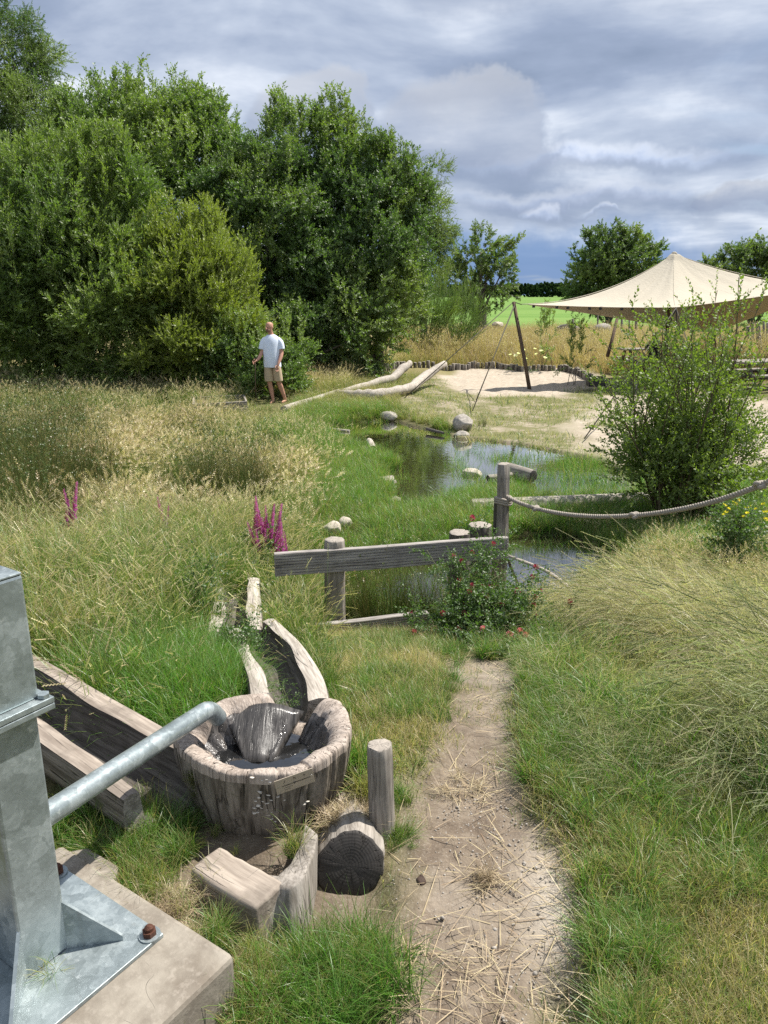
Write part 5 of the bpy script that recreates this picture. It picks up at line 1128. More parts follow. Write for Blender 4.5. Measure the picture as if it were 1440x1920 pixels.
def stump(px, pt, y, r, h, label, seed, mats, dz=0, group='sawn stumps by the pond', name='tree_stump', cat='stump', **kw):
    t = V(px, pt, y); return log_between(name, (t[0], t[1], t[2]-h), (t[0]+dz, t[1], t[2]), r, r*0.96, label, cat, group, mats, seed=seed, **kw)
stump(862, 998, 6.75, 0.105, 0.6, 'round stump rising just above the plank, left of the pair', 82, [M['wood_dark'], M['end']])
stump(900, 984, 7.0, 0.115, 0.6, 'round stump behind the plank, right of the pair beside the rope post', 83, [M['wood_dark'], M['end']])
stump(562, 1186, 3.95, 0.062, 0.32, 'short round stump between the rear trough and the edging plank', 84, [M['wood'], M['end']], groove=0.04)
stump(236, 1314, 2.75, 0.062, 0.25, 'short round stump in the grass behind the left trough', 85, [M['wood'], M['end']])
stump(719, 1398, 2.02, 0.0385, 0.42, 'slim grey round post standing beside the path right of the basin', 86, [M['wood'], M['end']], dz=-0.012, group=None, name='short_post', cat='post', groove=0.045, rings=14)
# ------------------------------------------------------------------ basin, troughs, beams
BC = np.array([-.383, 2.20]); RX, RY, BZ, RZ = .287, .245, -0.02, .25
def polar_rim_mat():
    m, nt, out = newmat('radial_rim_wood')
    tc = nt.nodes.new('ShaderNodeTexCoord').outputs['Object']; x, y, z = nd(nt, 'ShaderNodeSeparateXYZ', {0: tc}).outputs
    r = mth(nt, 'SQRT', mth(nt, 'ADD', mth(nt, 'MULTIPLY', x, x), mth(nt, 'MULTIPLY', y, y)))
    cx = mth(nt, 'DIVIDE', x, r); cy_ = mth(nt, 'DIVIDE', y, r)
    v = nd(nt, 'ShaderNodeCombineXYZ', {0: cx, 1: cy_, 2: mth(nt, 'MULTIPLY', r, 2.0)}).outputs[0]
    a = noise(nt, v, 34, 5, 0.6); b_ = noise(nt, v, 11, 2, 0.5, 0.2); bl = noise(nt, tc, 12, 5)
    ring = mth(nt, 'SINE', mth(nt, 'MULTIPLY', mth(nt, 'ADD', r, mth(nt, 'MULTIPLY', bl, 0.02)), 1100.0))
    c = mix(nt, mrange(nt, mth(nt, 'ADD', mth(nt, 'MULTIPLY', a, 0.55), mth(nt, 'MULTIPLY', bl, 0.45)), 0.38, 0.62), (0.25, 0.205, 0.17), (0.45, 0.385, 0.33))
    c = mix(nt, mth(nt, 'MULTIPLY', mth(nt, 'ADD', ring, 1.0), 0.07), c, (0.2, 0.17, 0.14))
    ck = mrange(nt, mth(nt, 'ABSOLUTE', mth(nt, 'SUBTRACT', b_, 0.5)), 0.0, 0.012, 1.0, 0.0)
    ck = mth(nt, 'MULTIPLY', ck, mrange(nt, noise(nt, v, 4, 2), 0.42, 0.52))
    c = mix(nt, mth(nt, 'MULTIPLY', ck, 0.85), c, (0.02, 0.016, 0.012))
    p = nd(nt, 'ShaderNodeBsdfPrincipled', {'Base Color': c, 'Roughness': 0.85, 'Specular IOR Level': 0.2})
    bmp = nd(nt, 'ShaderNodeBump', {'Strength': 0.8, 'Distance': 0.006, 'Height': mth(nt, 'SUBTRACT', a, mth(nt, 'MULTIPLY', ck, 1.5))}); nt.links.new(bmp.outputs[0], p.inputs['Normal'])
    nt.links.new(p.outputs[0], out.inputs[0]); return m
RIMM = polar_rim_mat()
def basin():
    root = empty('log_basin', (BC[0], BC[1], BZ), 'hollowed log water basin with a small metal plate on its front', 'basin')
    seg = 320; th = np.arange(seg)*2*math.pi/seg
    q = np.random.default_rng(5); ph = q.uniform(0, 6.28, 8)
    out = 1+0.018*np.sin(2*th+ph[0])+0.015*np.sin(3*th+ph[1])+0.012*np.sin(7*th+ph[2])+0.006*np.sin(17*th+ph[3])
    gr = 0.010*np.array([fbm(np.array([t*9.0]), np.array([3.3]), 1.6, 3)[0]-0.5 for t in th])
    ck = np.zeros(seg)
    for a_, w_, d_ in ((-.98, .013, .020), (-1.32, .010, .010), (-1.62, .009, .010), (-1.95, .011, .012), (-2.4, .010, .010), (-.62, .010, .012), (-.2, .012, .015), (.25, .010, .012), (2.4, .012, .012), (2.9, .010, .012), (-2.8, .011, .012)): ck += d_*np.exp(-(((th-a_+math.pi) % (2*math.pi)-math.pi)/w_)**2)
    def ang(a): return np.abs((th-a+math.pi) % (2*math.pi)-math.pi)
    a_rear = math.atan2(.30, .09); a_left = math.atan2(.05, -.30)
    n_rear = 1-sm(0.16, 0.42, ang(a_rear)); n_left = 1-sm(0.10, 0.33, ang(a_left))
    def ring(fr, z, noisy=0.0, notch=0.0, crack=1.0):
        zz = z+0.006*np.sin(2*th+1.0)*(z > 0.2)+.004*np.sin(9*th+2)*(z > .23)-ck*.9*(z > .23) - (n_rear*0.115+n_left*0.06)*notch
        rr = fr*out+gr*crack/0.28-(ck*3.2*(fr > .9)*(z > .05))+noisy*(np.array([fbm(np.array([math.cos(t)*2+9]), np.array([math.sin(t)*2+z*9]), 2.2, 3)[0] for t in th])-0.5)
        return np.stack([RX*rr*np.cos(th), RY*rr*np.sin(th), zz-BZ], 1)
    def grid(name, rings, mat, close=False):
        V_ = np.vstack(rings); n = len(rings); F = []
        for i in range(n-1):
            for k in range(seg): F.append((i*seg+k, i*seg+(k+1) % seg, (i+1)*seg+(k+1) % seg, (i+1)*seg+k))
        if close: V_ = np.vstack([V_, [[0, 0, V_[-seg:, 2].mean()]]]); F += [((n-1)*seg+k, (n-1)*seg+(k+1) % seg, len(V_)-1) for k in range(seg)]
        return ob(name, mesh(name, V_, F, [mat], True), root)
    side = [ring(f, z, 0.0, nn, 2.0 if z < .2 else 1) for f, z, nn in ((.74, -.14, 0), (.79, -.06, 0), (.83, -.01, 0), (.87, .03, 0), (.905, .07, 0), (.94, .11, .1), (.965, .15, .3), (.985, .19, .6), (1.0, .222, .9))]
    grid('side_wall', side, M['wood_basin'])
    rim = [side[-1]]+[ring(f, z, nz, 1.0) for f, z, nz in ((1.0, .240, 0), (.996, .248, 0), (.985, .2525, .01), (.94, .2545, .03), (.88, .252, .06), (.82, .245, .10), (.77, .232, .13), (.745, .222, .14))]
    grid('rim', rim, RIMM)
    bowl = [rim[-1]]+[ring(f, z, nz, nn) for f, z, nz, nn in ((.70, .203, .16, .8), (.66, .178, .2, .6), (.60, .155, .22, .4), (.52, .125, .22, .2), (.42, .09, .15, 0), (.28, .072, .1, 0), (.12, .065, .05, 0))]
    grid('bowl', bowl, M['wood_wet'], True)
    wv = [(RX*.66*math.cos(t), RY*.66*math.sin(t), .136-BZ) for t in th]; ob('water', mesh('water', wv, [tuple(range(seg))], [M['basin_water']]), root)
    # a split wedge of wood at the back of the bowl that the water runs over
    mb = MB(); V_ = []
    for i in range(9):
        for k in range(9):
            u, v = i/8-.5, k/8; wd = .15*(1-.72*v); V_.append((-.050+u*wd*2*1.0+.035*v, .185-.19*v**1.1, .214-.105*v**1.1-BZ+.008*math.sin(9*u+3*v)-0.05*abs(u)**1.5*(1-v)))
    F = [(i*9+k, (i+1)*9+k, (i+1)*9+k+1, i*9+k+1) for i in range(8) for k in range(8)]
    o = ob('splash_wedge', mesh('splash_wedge', V_, F, [M['wood_wedge']], True), root); s = o.modifiers.new('s', 'SOLIDIFY'); s.thickness = .03; s.offset = -1
    def onside(px, py):
        # point of the outer wall seen at a pixel
        d = ray(px, py); best = None
        for t in np.arange(1.5, 3.2, .002):
            p = np.array([0, 0, EYE])+d*t; z = p[2]; f = np.interp(z, [-.14, -.01, .07, .15, .222], [.74, .83, .905, .965, 1.0])
            if ((p[0]-BC[0])/(RX*f))**2+((p[1]-BC[1])/(RY*f))**2 < 1: best = p; break
        if best is None: return None, None
        n = np.array([(best[0]-BC[0])/RX**2, (best[1]-BC[1])/RY**2, 0]); n /= np.linalg.norm(n); return best, n
    # metal plate
    p, n = onside(551, 1461); nn = Vector(n); nn.z = -.12; nn.normalize(); xx = Vector((0, 0, 1)).cross(nn).normalized(); yy = nn.cross(xx)
    c_, s_a = math.cos(.17), math.sin(.17); x2 = xx*c_+yy*s_a; y2 = yy*c_-xx*s_a; rot = Matrix((x2, y2, nn)).transposed()
    pos = Vector(p)+nn*.010-Vector(root.location)
    mb = MB(); mb.box((0, 0, 0), (.0585, .0265, .0012)); pl = mb.build('nameplate', M['plaque'], root, pos, rot.to_euler(), bevel=.0005)
    for sx, sy in ((-.052, 0.0), (.052, .003)):
        mb = MB(); mb.tube([(sx, sy, .001), (sx, sy, .0028)], [.0028, .0022], 12); mb.build('screw', M['steel'], pl, smooth=False)
    mb = MB(); z = .0016
    for c, h, a in (((-.030, .013), (.0007, .0052), -.5), ((-.001, .0155), (.0006, .0045), 0), ((.002, .0165), (.002, .0006), 0), ((.0035, .0140), (.0006, .0035), 0), ((.030, .0125), (.0006, .0045), .1), ((.032, .015), (.0018, .0006), 0)):
        mb.box((c[0], c[1], z), (h[0], h[1], .0004), Matrix.Rotation(a, 3, 'Z'))
    x = -.040
    q = np.random.default_rng(9)
    while x < .042:                              # one line of small engraved text, worn beyond reading
        w = q.uniform(.0012, .0032); mb.box((x+w, -.0015, z), (w, q.uniform(.0009, .0015), .0004)); x += 2*w+.0011
    for x0, x1, y in ((-.034, -.008, -.010), (-.034, -.014, -.017)):
        x = x0
        while x < x1: w = q.uniform(.001, .002); mb.box((x+w, y, z), (w, .0006, .0004)); x += 2*w+.0011
    e = mb.build('engraving', M['ink'], pl); e['kind'] = 'stuff'
    # bracket fungi on the front
    bm = bmesh.new(); bmesh.ops.create_uvsphere(bm, u_segments=8, v_segments=5, radius=1)
    for v in bm.verts: v.co.z *= .35; v.co *= (1+.1*math.sin(5*v.co.x+2))
    fm = bpy.data.meshes.new('fungus'); bm.to_mesh(fm); bm.free(); fm.materials.append(M['fungus']); fm.polygons.foreach_set('use_smooth', [True]*len(fm.polygons))
    sp = [(473, 1456), (492, 1461), (500, 1459), (506, 1463), (490, 1486), (497, 1490), (503, 1488), (486, 1493), (512, 1493), (520, 1491), (508, 1497), (480, 1500), (494, 1500), (501, 1503), (515, 1500), (485, 1508), (478, 1513), (491, 1512), (501, 1514), (508, 1520), (503, 1523), (484, 1521), (512, 1528), (478, 1522), (533, 1496), (509, 1533), (569, 1505), (575, 1501), (516, 1536), (488, 1482)]
    for px, py in sp:
        p, n = onside(px, py)
        if p is not None: o = ob('bracket_fungus', fm, root, Vector(p)+Vector(n)*.004-Vector(root.location), (rng.normal()*.2, rng.normal()*.2, rng.uniform(0, 6))); s = rng.uniform(.0038, .0075); o.scale = (s*1.3, s*1.3, s)
    P = []; D = []
    for i in range(900):
        px = rng.uniform(332, 425); py = rng.uniform(1440, 1580); 
        if rng.random() > math.exp(-(((px-(345+max(0, py-1500)*.7))/16)**2)): continue
        p, n = onside(px, py)
        if p is not None: P.append(p); D.append(n+np.array([0, 0, .5]))
    P = np.array(P); o = scatter('moss', PS['moss'], P, orient(np.array(D), rng.uniform(0, 6, len(P))), rng.uniform(.6, 1.2, len(P)), parent=root, origin=np.array(root.location)); o['kind'] = 'stuff'
basin()
def trough(label, pts, ro, ri, rims, depth, mat_rim, seed, tilt=0.0, taper=(1, 1)):
    pts = np.array(pts, float); N = 26; t0 = np.linspace(0, 1, len(pts)); T = np.linspace(0, 1, N)
    deg = min(3, len(pts)-1); C_ = np.stack([np.polyval(np.polyfit(t0, pts[:, c], deg), T) for c in range(3)], 1)
    o0 = C_[N//2].copy(); o0[2] = C_[:, 2].min()-depth; root = empty('log_trough', o0, label, 'trough', 'hollowed log troughs')
    zz = Vector(C_[-1]-C_[0]).normalized(); xx = Vector((0, 0, 1)).cross(zz).normalized(); yy = zz.cross(xx); RM = Matrix((xx, yy, zz)).transposed(); inv = RM.inverted(); eu = RM.to_euler()
    q = np.random.default_rng(seed)
    k = (ro-ri)
    outer = [(-.35, -1.0), (-.8, -.8), (-1.0, -.45), (-1.0, -.12), (-.965, -.015)]
    pa, pb = q.uniform(0, 6, 2)
    def section(i):
        t = T[i]; s = taper[0]*(1-t)+taper[1]*t; w = ro*s; r_ = ri*s; a = .006*math.sin(7*t+pa)+.003*math.sin(17*t+pb); b = .008*math.sin(5*t+pb)+.004*math.sin(13*t+pa)
        L = [(x*w, z*depth) for x, z in outer]; Rr = [(-x, z) for x, z in L[::-1]]
        rl = [(-w*.97+a*.3, 0.0), (-(w+r_)/2+a, .006), (-r_+a*1.6, 0.0)]; rr = [(-x, z) for x, z in rl[::-1]]
        ch = [(-r_+a*1.6, 0.0), (-r_*.97+b, -depth*.22), (-r_*.86+b*1.5, -depth*.45), (-r_*.5, -depth*.62+b), (0, -depth*.68+b), (r_*.5, -depth*.62-b), (r_*.86-b*1.5, -depth*.45), (r_*.97-b, -depth*.22), (r_-a*1.6, 0.0)]
        rr[0] = ch[-1]
        return L, rl, ch, rr, Rr
    secs = [section(i) for i in range(N)]
    def strip(name, idx, mat, endcap=False):
        V_ = []; 
        for i in range(N):
            tn = Vector(C_[min(i+1, N-1)]-C_[max(i-1, 0)]); tn.z = 0; tn.normalize(); nx = Vector((tn.y, -tn.x, 0))
            for x, z in secs[i][idx]:
                V_.append(inv @ (Vector(C_[i])+nx*x+Vector((0, 0, z+tilt*x))-Vector(o0)))
        m = len(secs[0][idx]); F = [(i*m+j, i*m+j+1, (i+1)*m+j+1, (i+1)*m+j) for i in range(N-1) for j in range(m-1)]
        return ob(name, mesh(name, V_, F, [mat], True), root, None, eu)
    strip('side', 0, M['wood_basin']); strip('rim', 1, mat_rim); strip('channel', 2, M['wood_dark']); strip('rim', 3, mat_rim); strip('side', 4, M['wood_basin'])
    for i in (0, N-1):                             # sawn ends
        tn = Vector(C_[min(i+1, N-1)]-C_[max(i-1, 0)]); tn.z = 0; tn.normalize(); nx = Vector((tn.y, -tn.x, 0)); L, rl, ch, rr, Rr = secs[i]
        o_ = L+rl[:-1]; c_ = ch; r_ = rr[1:]+Rr; mid = len(ch)//2
        V2 = [inv @ (Vector(C_[i])+nx*x+Vector((0, 0, z+tilt*x))-Vector(o0)) for x, z in o_+c_+r_]
        ob('sawn_end', mesh('sawn_end', V2, [tuple(range(len(V2)))], [M['wood']], False), root, None, eu)
    return root
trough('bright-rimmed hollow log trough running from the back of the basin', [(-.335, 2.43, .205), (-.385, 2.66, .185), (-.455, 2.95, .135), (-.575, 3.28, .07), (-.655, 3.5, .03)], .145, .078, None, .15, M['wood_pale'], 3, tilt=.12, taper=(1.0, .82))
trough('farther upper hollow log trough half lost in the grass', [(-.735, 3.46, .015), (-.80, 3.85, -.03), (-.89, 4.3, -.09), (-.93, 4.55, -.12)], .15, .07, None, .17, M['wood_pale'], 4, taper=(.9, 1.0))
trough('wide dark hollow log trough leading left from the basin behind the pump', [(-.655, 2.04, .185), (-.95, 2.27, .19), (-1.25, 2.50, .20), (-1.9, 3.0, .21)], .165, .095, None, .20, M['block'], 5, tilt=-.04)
def beam(name, a, b, w, h, label, cat, mats, bev=.012, grp=None):
    a = Vector(a); b = Vector(b); d = b-a; zz = d.normalized(); yy = Vector((0, 0, 1)); yy = (yy-zz*yy.dot(zz)).normalized(); xx = yy.cross(zz)
    mb = MB(); n = 8; V_ = []; q = np.random.default_rng(int(abs(a.x)*1000))
    for k in range(n+1):
        for x, y in ((-1, -1), (0, -1), (1, -1), (1, 0), (1, 1), (0, 1), (-1, 1), (-1, 0)): V_.append((x*w/2+q.normal()*.0015, y*h/2+q.normal()*.0015, d.length*k/n))
    F = [(k*8+i, k*8+(i+1) % 8, (k+1)*8+(i+1) % 8, (k+1)*8+i) for k in range(n) for i in range(8)]+[tuple(range(8))[::-1], tuple(n*8+i for i in range(8))]
    me = mesh(name, V_, F, mats, True); smooth_by_angle(me, 40)
    o = ob(name, me, None, a, Matrix((xx, yy, zz)).transposed().to_euler()); bv = o.modifiers.new('b', 'BEVEL'); bv.width = bev; bv.segments = 3; bv.limit_method = 'ANGLE'; bv.angle_limit = R(50)
    return tag(o, label, cat, grp)
a = W(383, 1606, .075); b = W(506, 1678, .075); a[2] = b[2] = .075-.065
beam('timber_block', a, b, .115, .13, 'short squared beige timber block lying in front of the basin', 'timber', [M['block']])
# standing split timber with curved face beside the block
def split_piece():
    c = W(548, 1700, -.05); root = None
    mb = MB(); tops = [(478, 1708, .050), (500, 1683, .062), (522, 1662, .072), (545, 1665, .078), (570, 1642, .088), (588, 1602, .098), (597, 1562, .105)]; pts = [(W(a_, b_, c_), W(a_, b_+95, -.12)) for a_, b_, c_ in tops]
    V_ = []; th_ = .05
    for tp, bt in pts:
        bt = np.array([tp[0]*.6+bt[0]*.4, tp[1]*.98-.01, -.12]); back = np.array([-.045, .06, 0])
        for t in (0, .35, .7, 1): V_.append(tp*(1-t)+bt*t+np.array([0, -.006*math.sin(3*t), 0]))
        for t in (1, .7, .35, 0): V_.append(tp*(1-t)+bt*t+back+np.array([0, 0, -.01*(t == 0)]))
    o0 = np.array([c[0], c[1], -.12]); V_ = [v-o0 for v in V_]; n = len(pts)
    F = [(k*8+i, k*8+(i+1) % 8, (k+1)*8+(i+1) % 8, (k+1)*8+i) for k in range(n-1) for i in range(8)]+[tuple(range(8))[::-1], tuple((n-1)*8+i for i in range(8))]
    o = ob('split_log', mesh('split_log', V_, F, [M['wood']], True), None, o0); bmn = bmesh.new(); bmn.from_mesh(o.data); bmesh.ops.recalc_face_normals(bmn, faces=bmn.faces); bmn.to_mesh(o.data); bmn.free(); sb = o.modifiers.new('s', 'BEVEL'); sb.width = .008; sb.segments = 2
    for e in o.data.edges: pass
    tag(o, 'fibrous grey split log standing on edge between the timber block and the dark log end', 'log', 'logs around the basin')
split_piece()
e = W(656, 1622, .01); log_between('cut_log', e, e+np.array([-.02, .30, -.10]), .098, .105, 'dark sawn end of a thick log lying below the right of the basin', 'log', 'logs around the basin', [M['wood'], M['end_dark']], seed=33, seg=40, rough=.04, ell=1.05)
def small_stone_bits():
    for i, (px, py, z, r, lb, mt, ct) in enumerate(((790, 1636, .0, .020, 'dark brown pine cone lying on the path', M['cone'], 'pine cone'), (1268, 1845, .03, .018, 'pale wood chip in the lawn at the lower right', M['chip'], 'wood chip'), (1023, 1908, .0, .017, 'orange brick chip at the bottom edge of the path', M['brick'], 'brick chip'))):
        p = W(px, py, z); p[2] = hz1(p[0], p[1])+.004; boulder(('pine_cone', 'wood_chip', 'brick_chip')[i], p, (r, r*.7, r*.55), lb, mt, 90+i, ct, None)
small_stone_bits()

# ------------------------------------------------------------------ pump on its slab
DV = Vector((.56, .83, 0)).normalized(); NV = Vector((.83, -.56, 0)).normalized(); PR = Matrix((DV, -NV, Vector((0, 0, 1)))).transposed()   # local x = towards the basin, local -y = the bright face
PA = math.atan2(DV.y, DV.x)
def pump():
    SZ = .10; E_ = Vector((-.352, 1.462, 0))
    ctr = E_-DV*.60-NV*.34
    mb = MB(); mb.box((0, 0, 0), (.60, .34, .14)); o = mb.build('foundation_slab', M['concrete'], None, (ctr.x, ctr.y, SZ-.14), (0, 0, PA), bevel=.014)
    for v in o.data.vertices: pass
    tag(o, 'beige weathered foundation slab under the galvanised pump', 'slab')
    # second broken slab behind
    P = [W(100, 1600, .085), W(165, 1588, .085), W(222, 1622, .085), W(214, 1650, .085), W(160, 1668, .085), W(96, 1665, .085)]
    c = sum(P)/6; V_ = [p-c for p in P]+[p-c-np.array([0, 0, .10]) for p in P]; c[2] = .085
    V_ = [(v[0], v[1], 0) if i < 6 else (v[0], v[1], -.10) for i, v in enumerate(V_)]
    s = ob('broken_slab', mesh('broken_slab', V_, [tuple(range(6))[::-1], tuple(range(6, 12))]+[(i, (i+1) % 6, (i+1) % 6+6, i+6) for i in range(6)], [M['concrete']], False), None, c); b = s.modifiers.new('b', 'BEVEL'); b.width = .008; b.segments = 2
    bmn = bmesh.new(); bmn.from_mesh(s.data); bmesh.ops.recalc_face_normals(bmn, faces=bmn.faces); bmn.to_mesh(s.data); bmn.free()
    tag(s, 'small broken slab in the grass behind the pump base', 'slab')
    C0 = Vector((-.823, 1.456, SZ)); root = empty('water_pump', C0, 'galvanised steel hand pump column with bent spout over the basin', 'pump', rz=PA)
    G_ = M['galv']; h = .056
    def bx(name, c, s, mat=G_, bev=.0015, par=None):
        mb = MB(); mb.box((0, 0, 0), s); return mb.build(name, mat, par or root, c, bevel=bev)
    bx('base_plate', (0, 0, .006), (.208, .208, .0055))
    bx('lower_column', (0, 0, .012+.315), (h, h, .315), bev=.006)
    zf = .012+.63
    fl = bx('flange', (0, 0, zf+.007), (.083, .083, .0065)); fu = bx('flange', (0, 0, zf+.022), (.083, .083, .0065))
    bx('gasket', (0, 0, zf+.0145), (.076, .076, .0012), M['rust'], 0)
    for sx in (-1, 1):
        for sy in (-1, 1):
            mb = MB(); mb.tube([(0, 0, -.028), (0, 0, .012)], .007, 8); b_ = mb.build('bolt', M['steel'], root, (sx*.068, sy*.068, zf+.022)); mb = MB(); mb.tube([(0, 0, .0075), (0, 0, .016)], .013, 6); mb.build('bolt_head', G_, b_)
    bx('upper_column', (0, 0, zf+.0285+.14), (.062, .062, .14), bev=.006); bx('top_cap', (0, 0, zf+.0285+.283), (.0605, .0605, .0025))
    # gussets on the corners
    for k, a in enumerate((R(-45), R(45), R(135), R(-135))):
        u = Vector((math.cos(a), math.sin(a), 0)); w = Vector((-u.y, u.x, 0))*.004; r0 = h*1.414-.006
        V_ = [u*r0, u*(r0+.128), u*(r0+.128)+Vector((0, 0, .012)), u*r0+Vector((0, 0, .135))]; V_ = [v+Vector((0, 0, .0118)) for v in V_]
        ob('gusset', mesh('gusset', [v-w for v in V_]+[v+w for v in V_], [(0, 1, 2, 3), (7, 6, 5, 4), (0, 4, 5, 1), (1, 5, 6, 2), (2, 6, 7, 3), (3, 7, 4, 0)], [G_], False), root)
        mb = MB(); c = u*.262; mb.tube([(0, 0, 0), (0, 0, .0035)], .026, 20); wa = mb.build('washer', G_, root, c+Vector((0, 0, .0118)))
        mb = MB(); mb.tube([(0, 0, .0035), (0, 0, .016)], .017, 6); mb.tube([(0, 0, .012), (0, 0, .024), (0, 0, .030)], [.011, .011, .005], 12); mb.build('anchor_nut', M['rust'], wa, smooth=False)
    # spout
    s0 = Vector(V(98, 1474, 1.80)); inv = Matrix.Rotation(-PA, 3, 'Z'); 
    e1 = Vector(V(385, 1333, 2.17)); e2 = Vector(V(404, 1337, 2.20)); e3 = Vector(V(408, 1350, 2.205))
    st = Vector(V(70, 1487, 1.56)); st = Vector((C0.x, C0.y, 0))+DV*.03+Vector((0, 0, .44)); 
    L = [st, st.lerp(e1, .5), e1-(e1-st).normalized()*.02]
    d1 = (e1-st).normalized(); d2 = Vector((d1.x*.62, d1.y*.62, -.80)).normalized()
    for t in np.linspace(0, 1, 9): d = d1.lerp(d2, t).normalized(); L.append(L[-1]+d*.0095)
    L.append(L[-1]+d2*.030)
    Lp = [inv @ (p-C0) for p in L]; mb = MB(); mb.tube(Lp, .0285, 28, False); mb.tube(Lp[::-1], .0245, 28, False)
    n = 28; a0 = (len(Lp)-1)*n; b0 = len(Lp)*n
    # annular end ring
    end = Lp[-1]; mb.build('spout', G_, root, smooth=True)
    mb = MB(); dd = (Lp[-1]-Lp[-2]).normalized(); mb.tube([end-dd*.004, end+dd*.0005], .0288, 28, False); u = dd.orthogonal().normalized(); w = dd.cross(u); V_ = []
    for r in (.0288, .0243):
        for k in range(28): an = 2*math.pi*k/28; V_.append(end+dd*.0005+(u*math.cos(an)+w*math.sin(an))*r)
    mb.add(V_, [(k, (k+1) % 28, 28+(k+1) % 28, 28+k) for k in range(28)]); mb.build('spout_lip', G_, root, smooth=False)
pump()
# ------------------------------------------------------------------ vegetation on the ground
def inframe(P, m=90):
    d = P[:, 1]*CP+(EYE-P[:, 2])*SP; px = 720+P[:, 0]/d*FPX; py = 960-((P[:, 2]-EYE)*CP+P[:, 1]*SP)/d*FPX
    return (d > 0.2) & (px > -m-60/np.maximum(d, .2)*3) & (px < 1440+m+60/np.maximum(d, .2)*3) & (py < 1920+260) & (py > 300)
def field(n, x0, x1, y0, y1):
    x = rng.uniform(x0, x1, n); y = rng.uniform(y0, y1, n); return x, y
OBST = []                                           # footprints kept free of grass
def seg_clear(x, y, a, b, r):
    ax_, ay = a[:2]; bx_, by = b[:2]; ex, ey = bx_-ax_, by-ay; t = np.clip(((x-ax_)*ex+(y-ay)*ey)/(ex*ex+ey*ey+1e-9), 0, 1); return np.hypot(x-ax_-t*ex, y-ay-t*ey) > r
def clear(x, y):
    k = ((x-BC[0])/.29)**2+((y-BC[1])/.25)**2 > 1
    c = Vector((-.352, 1.462))-Vector((DV.x, DV.y))*.60-Vector((NV.x, NV.y))*.34
    lx = (x-c.x)*DV.x+(y-c.y)*DV.y; ly = (x-c.x)*NV.x+(y-c.y)*NV.y
    k &= ~((np.abs(lx) < .60) & (np.abs(ly) < .345))
    for a, b, r in (((-.335, 2.43), (-.455, 2.95), .15), ((-.455, 2.95), (-.655, 3.5), .14), ((-.735, 3.46), (-.89, 4.4), .13), ((-.655, 2.04), (-1.9, 3.0), .17), ((-.52, 1.84), (-.31, 1.69), .08), ((-.11, 1.87), (-.04, 2.25), .10), ((-.66, 4.42), (.80, 4.76), .03)):
        k &= seg_clear(x, y, a, b, r)
    k &= np.hypot(x+.004, y-2.02) > .045
    return k
def place(name, ps, x, y, s, label, cat=None, dry=None, tilt=0.12, yaw=None, sz=None, kind='stuff', cull=True):
    z = hz(x, y); z = np.maximum(z, WL-.03) if name in ('pond_grass', 'pool_grass') else z; P = np.stack([x, y, z], 1); k = inframe(P) if cull else np.ones(len(x), bool)
    P = P[k]; n = len(P); yw = rng.uniform(0, 6.283, n) if yaw is None else yaw[k]
    rot = np.stack([rng.normal(size=n)*tilt, rng.normal(size=n)*tilt, yw], 1); S = s[k]
    S3 = np.stack([S, S, S*(sz[k] if sz is not None else 1)], 1)
    o = scatter(name, ps, P, rot, S3, dry=(dry[k] if dry is not None else None)); tag(o, label, None, None, kind); print(name, n); return o
def U(a, b, n): return rng.uniform(a, b, n)
PD = lambda x, y: np.maximum(poly_sd(x, y, pond1), poly_sd(x, y, pond2))
def dpath(x, y): return poly_sd(x, y, path_poly)
# A  long meadow on the left slope, near
x, y = field(9000, -4.2, 0.05, 2.15, 6.6); lim = -.20-.16*(y-2.2); 
k = clear(x, y) & (x < np.minimum(lim+0.22*fbm(x, y, 2, 2), -.05)) & (PD(x, y) < -.05) & (poly_sd(x, y, lawn_poly) < -.02); k &= ~((y < 2.75) & (x > -.9+.3*(y-2.2)) & (x > -.66)); x, y = x[k], y[k]
# keep the sward clear of the left trough's front
side = (x+.655)*.79*-1*0+((x+.655)*.61+(y-2.04)*.79); k = side > .12; x, y = x[k], y[k]
k = rng.random(len(x)) < .20+.65*sm(.36, .56, fbm(x, y, 3.2, 2)); x, y = x[k], y[k]
dry = np.clip(fbm(x, y, 1.3, 3)*2.0-.92+.12*sm(4, 6, y), 0, .9); dry = np.where(np.hypot(x+.78, y-2.75) < .42, .0, dry)
lowz = np.where((x > -1.0) & (y < 3.6), .55, 1.0)
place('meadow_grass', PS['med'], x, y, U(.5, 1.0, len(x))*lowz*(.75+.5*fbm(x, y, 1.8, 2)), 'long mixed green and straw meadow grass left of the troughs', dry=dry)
n_ = 900; xx = rng.normal(-.82, .20, n_); yy = rng.normal(2.86, .22, n_); k = clear(xx, yy) & ((xx+.655)*.61+(yy-2.04)*.79 > .16); xx, yy = xx[k], yy[k]
place('lush_grass', PS['tuft'], xx, yy, U(.6, 1.0, len(xx)), 'bright green lush grass tuft between the two near troughs', dry=xx*0)
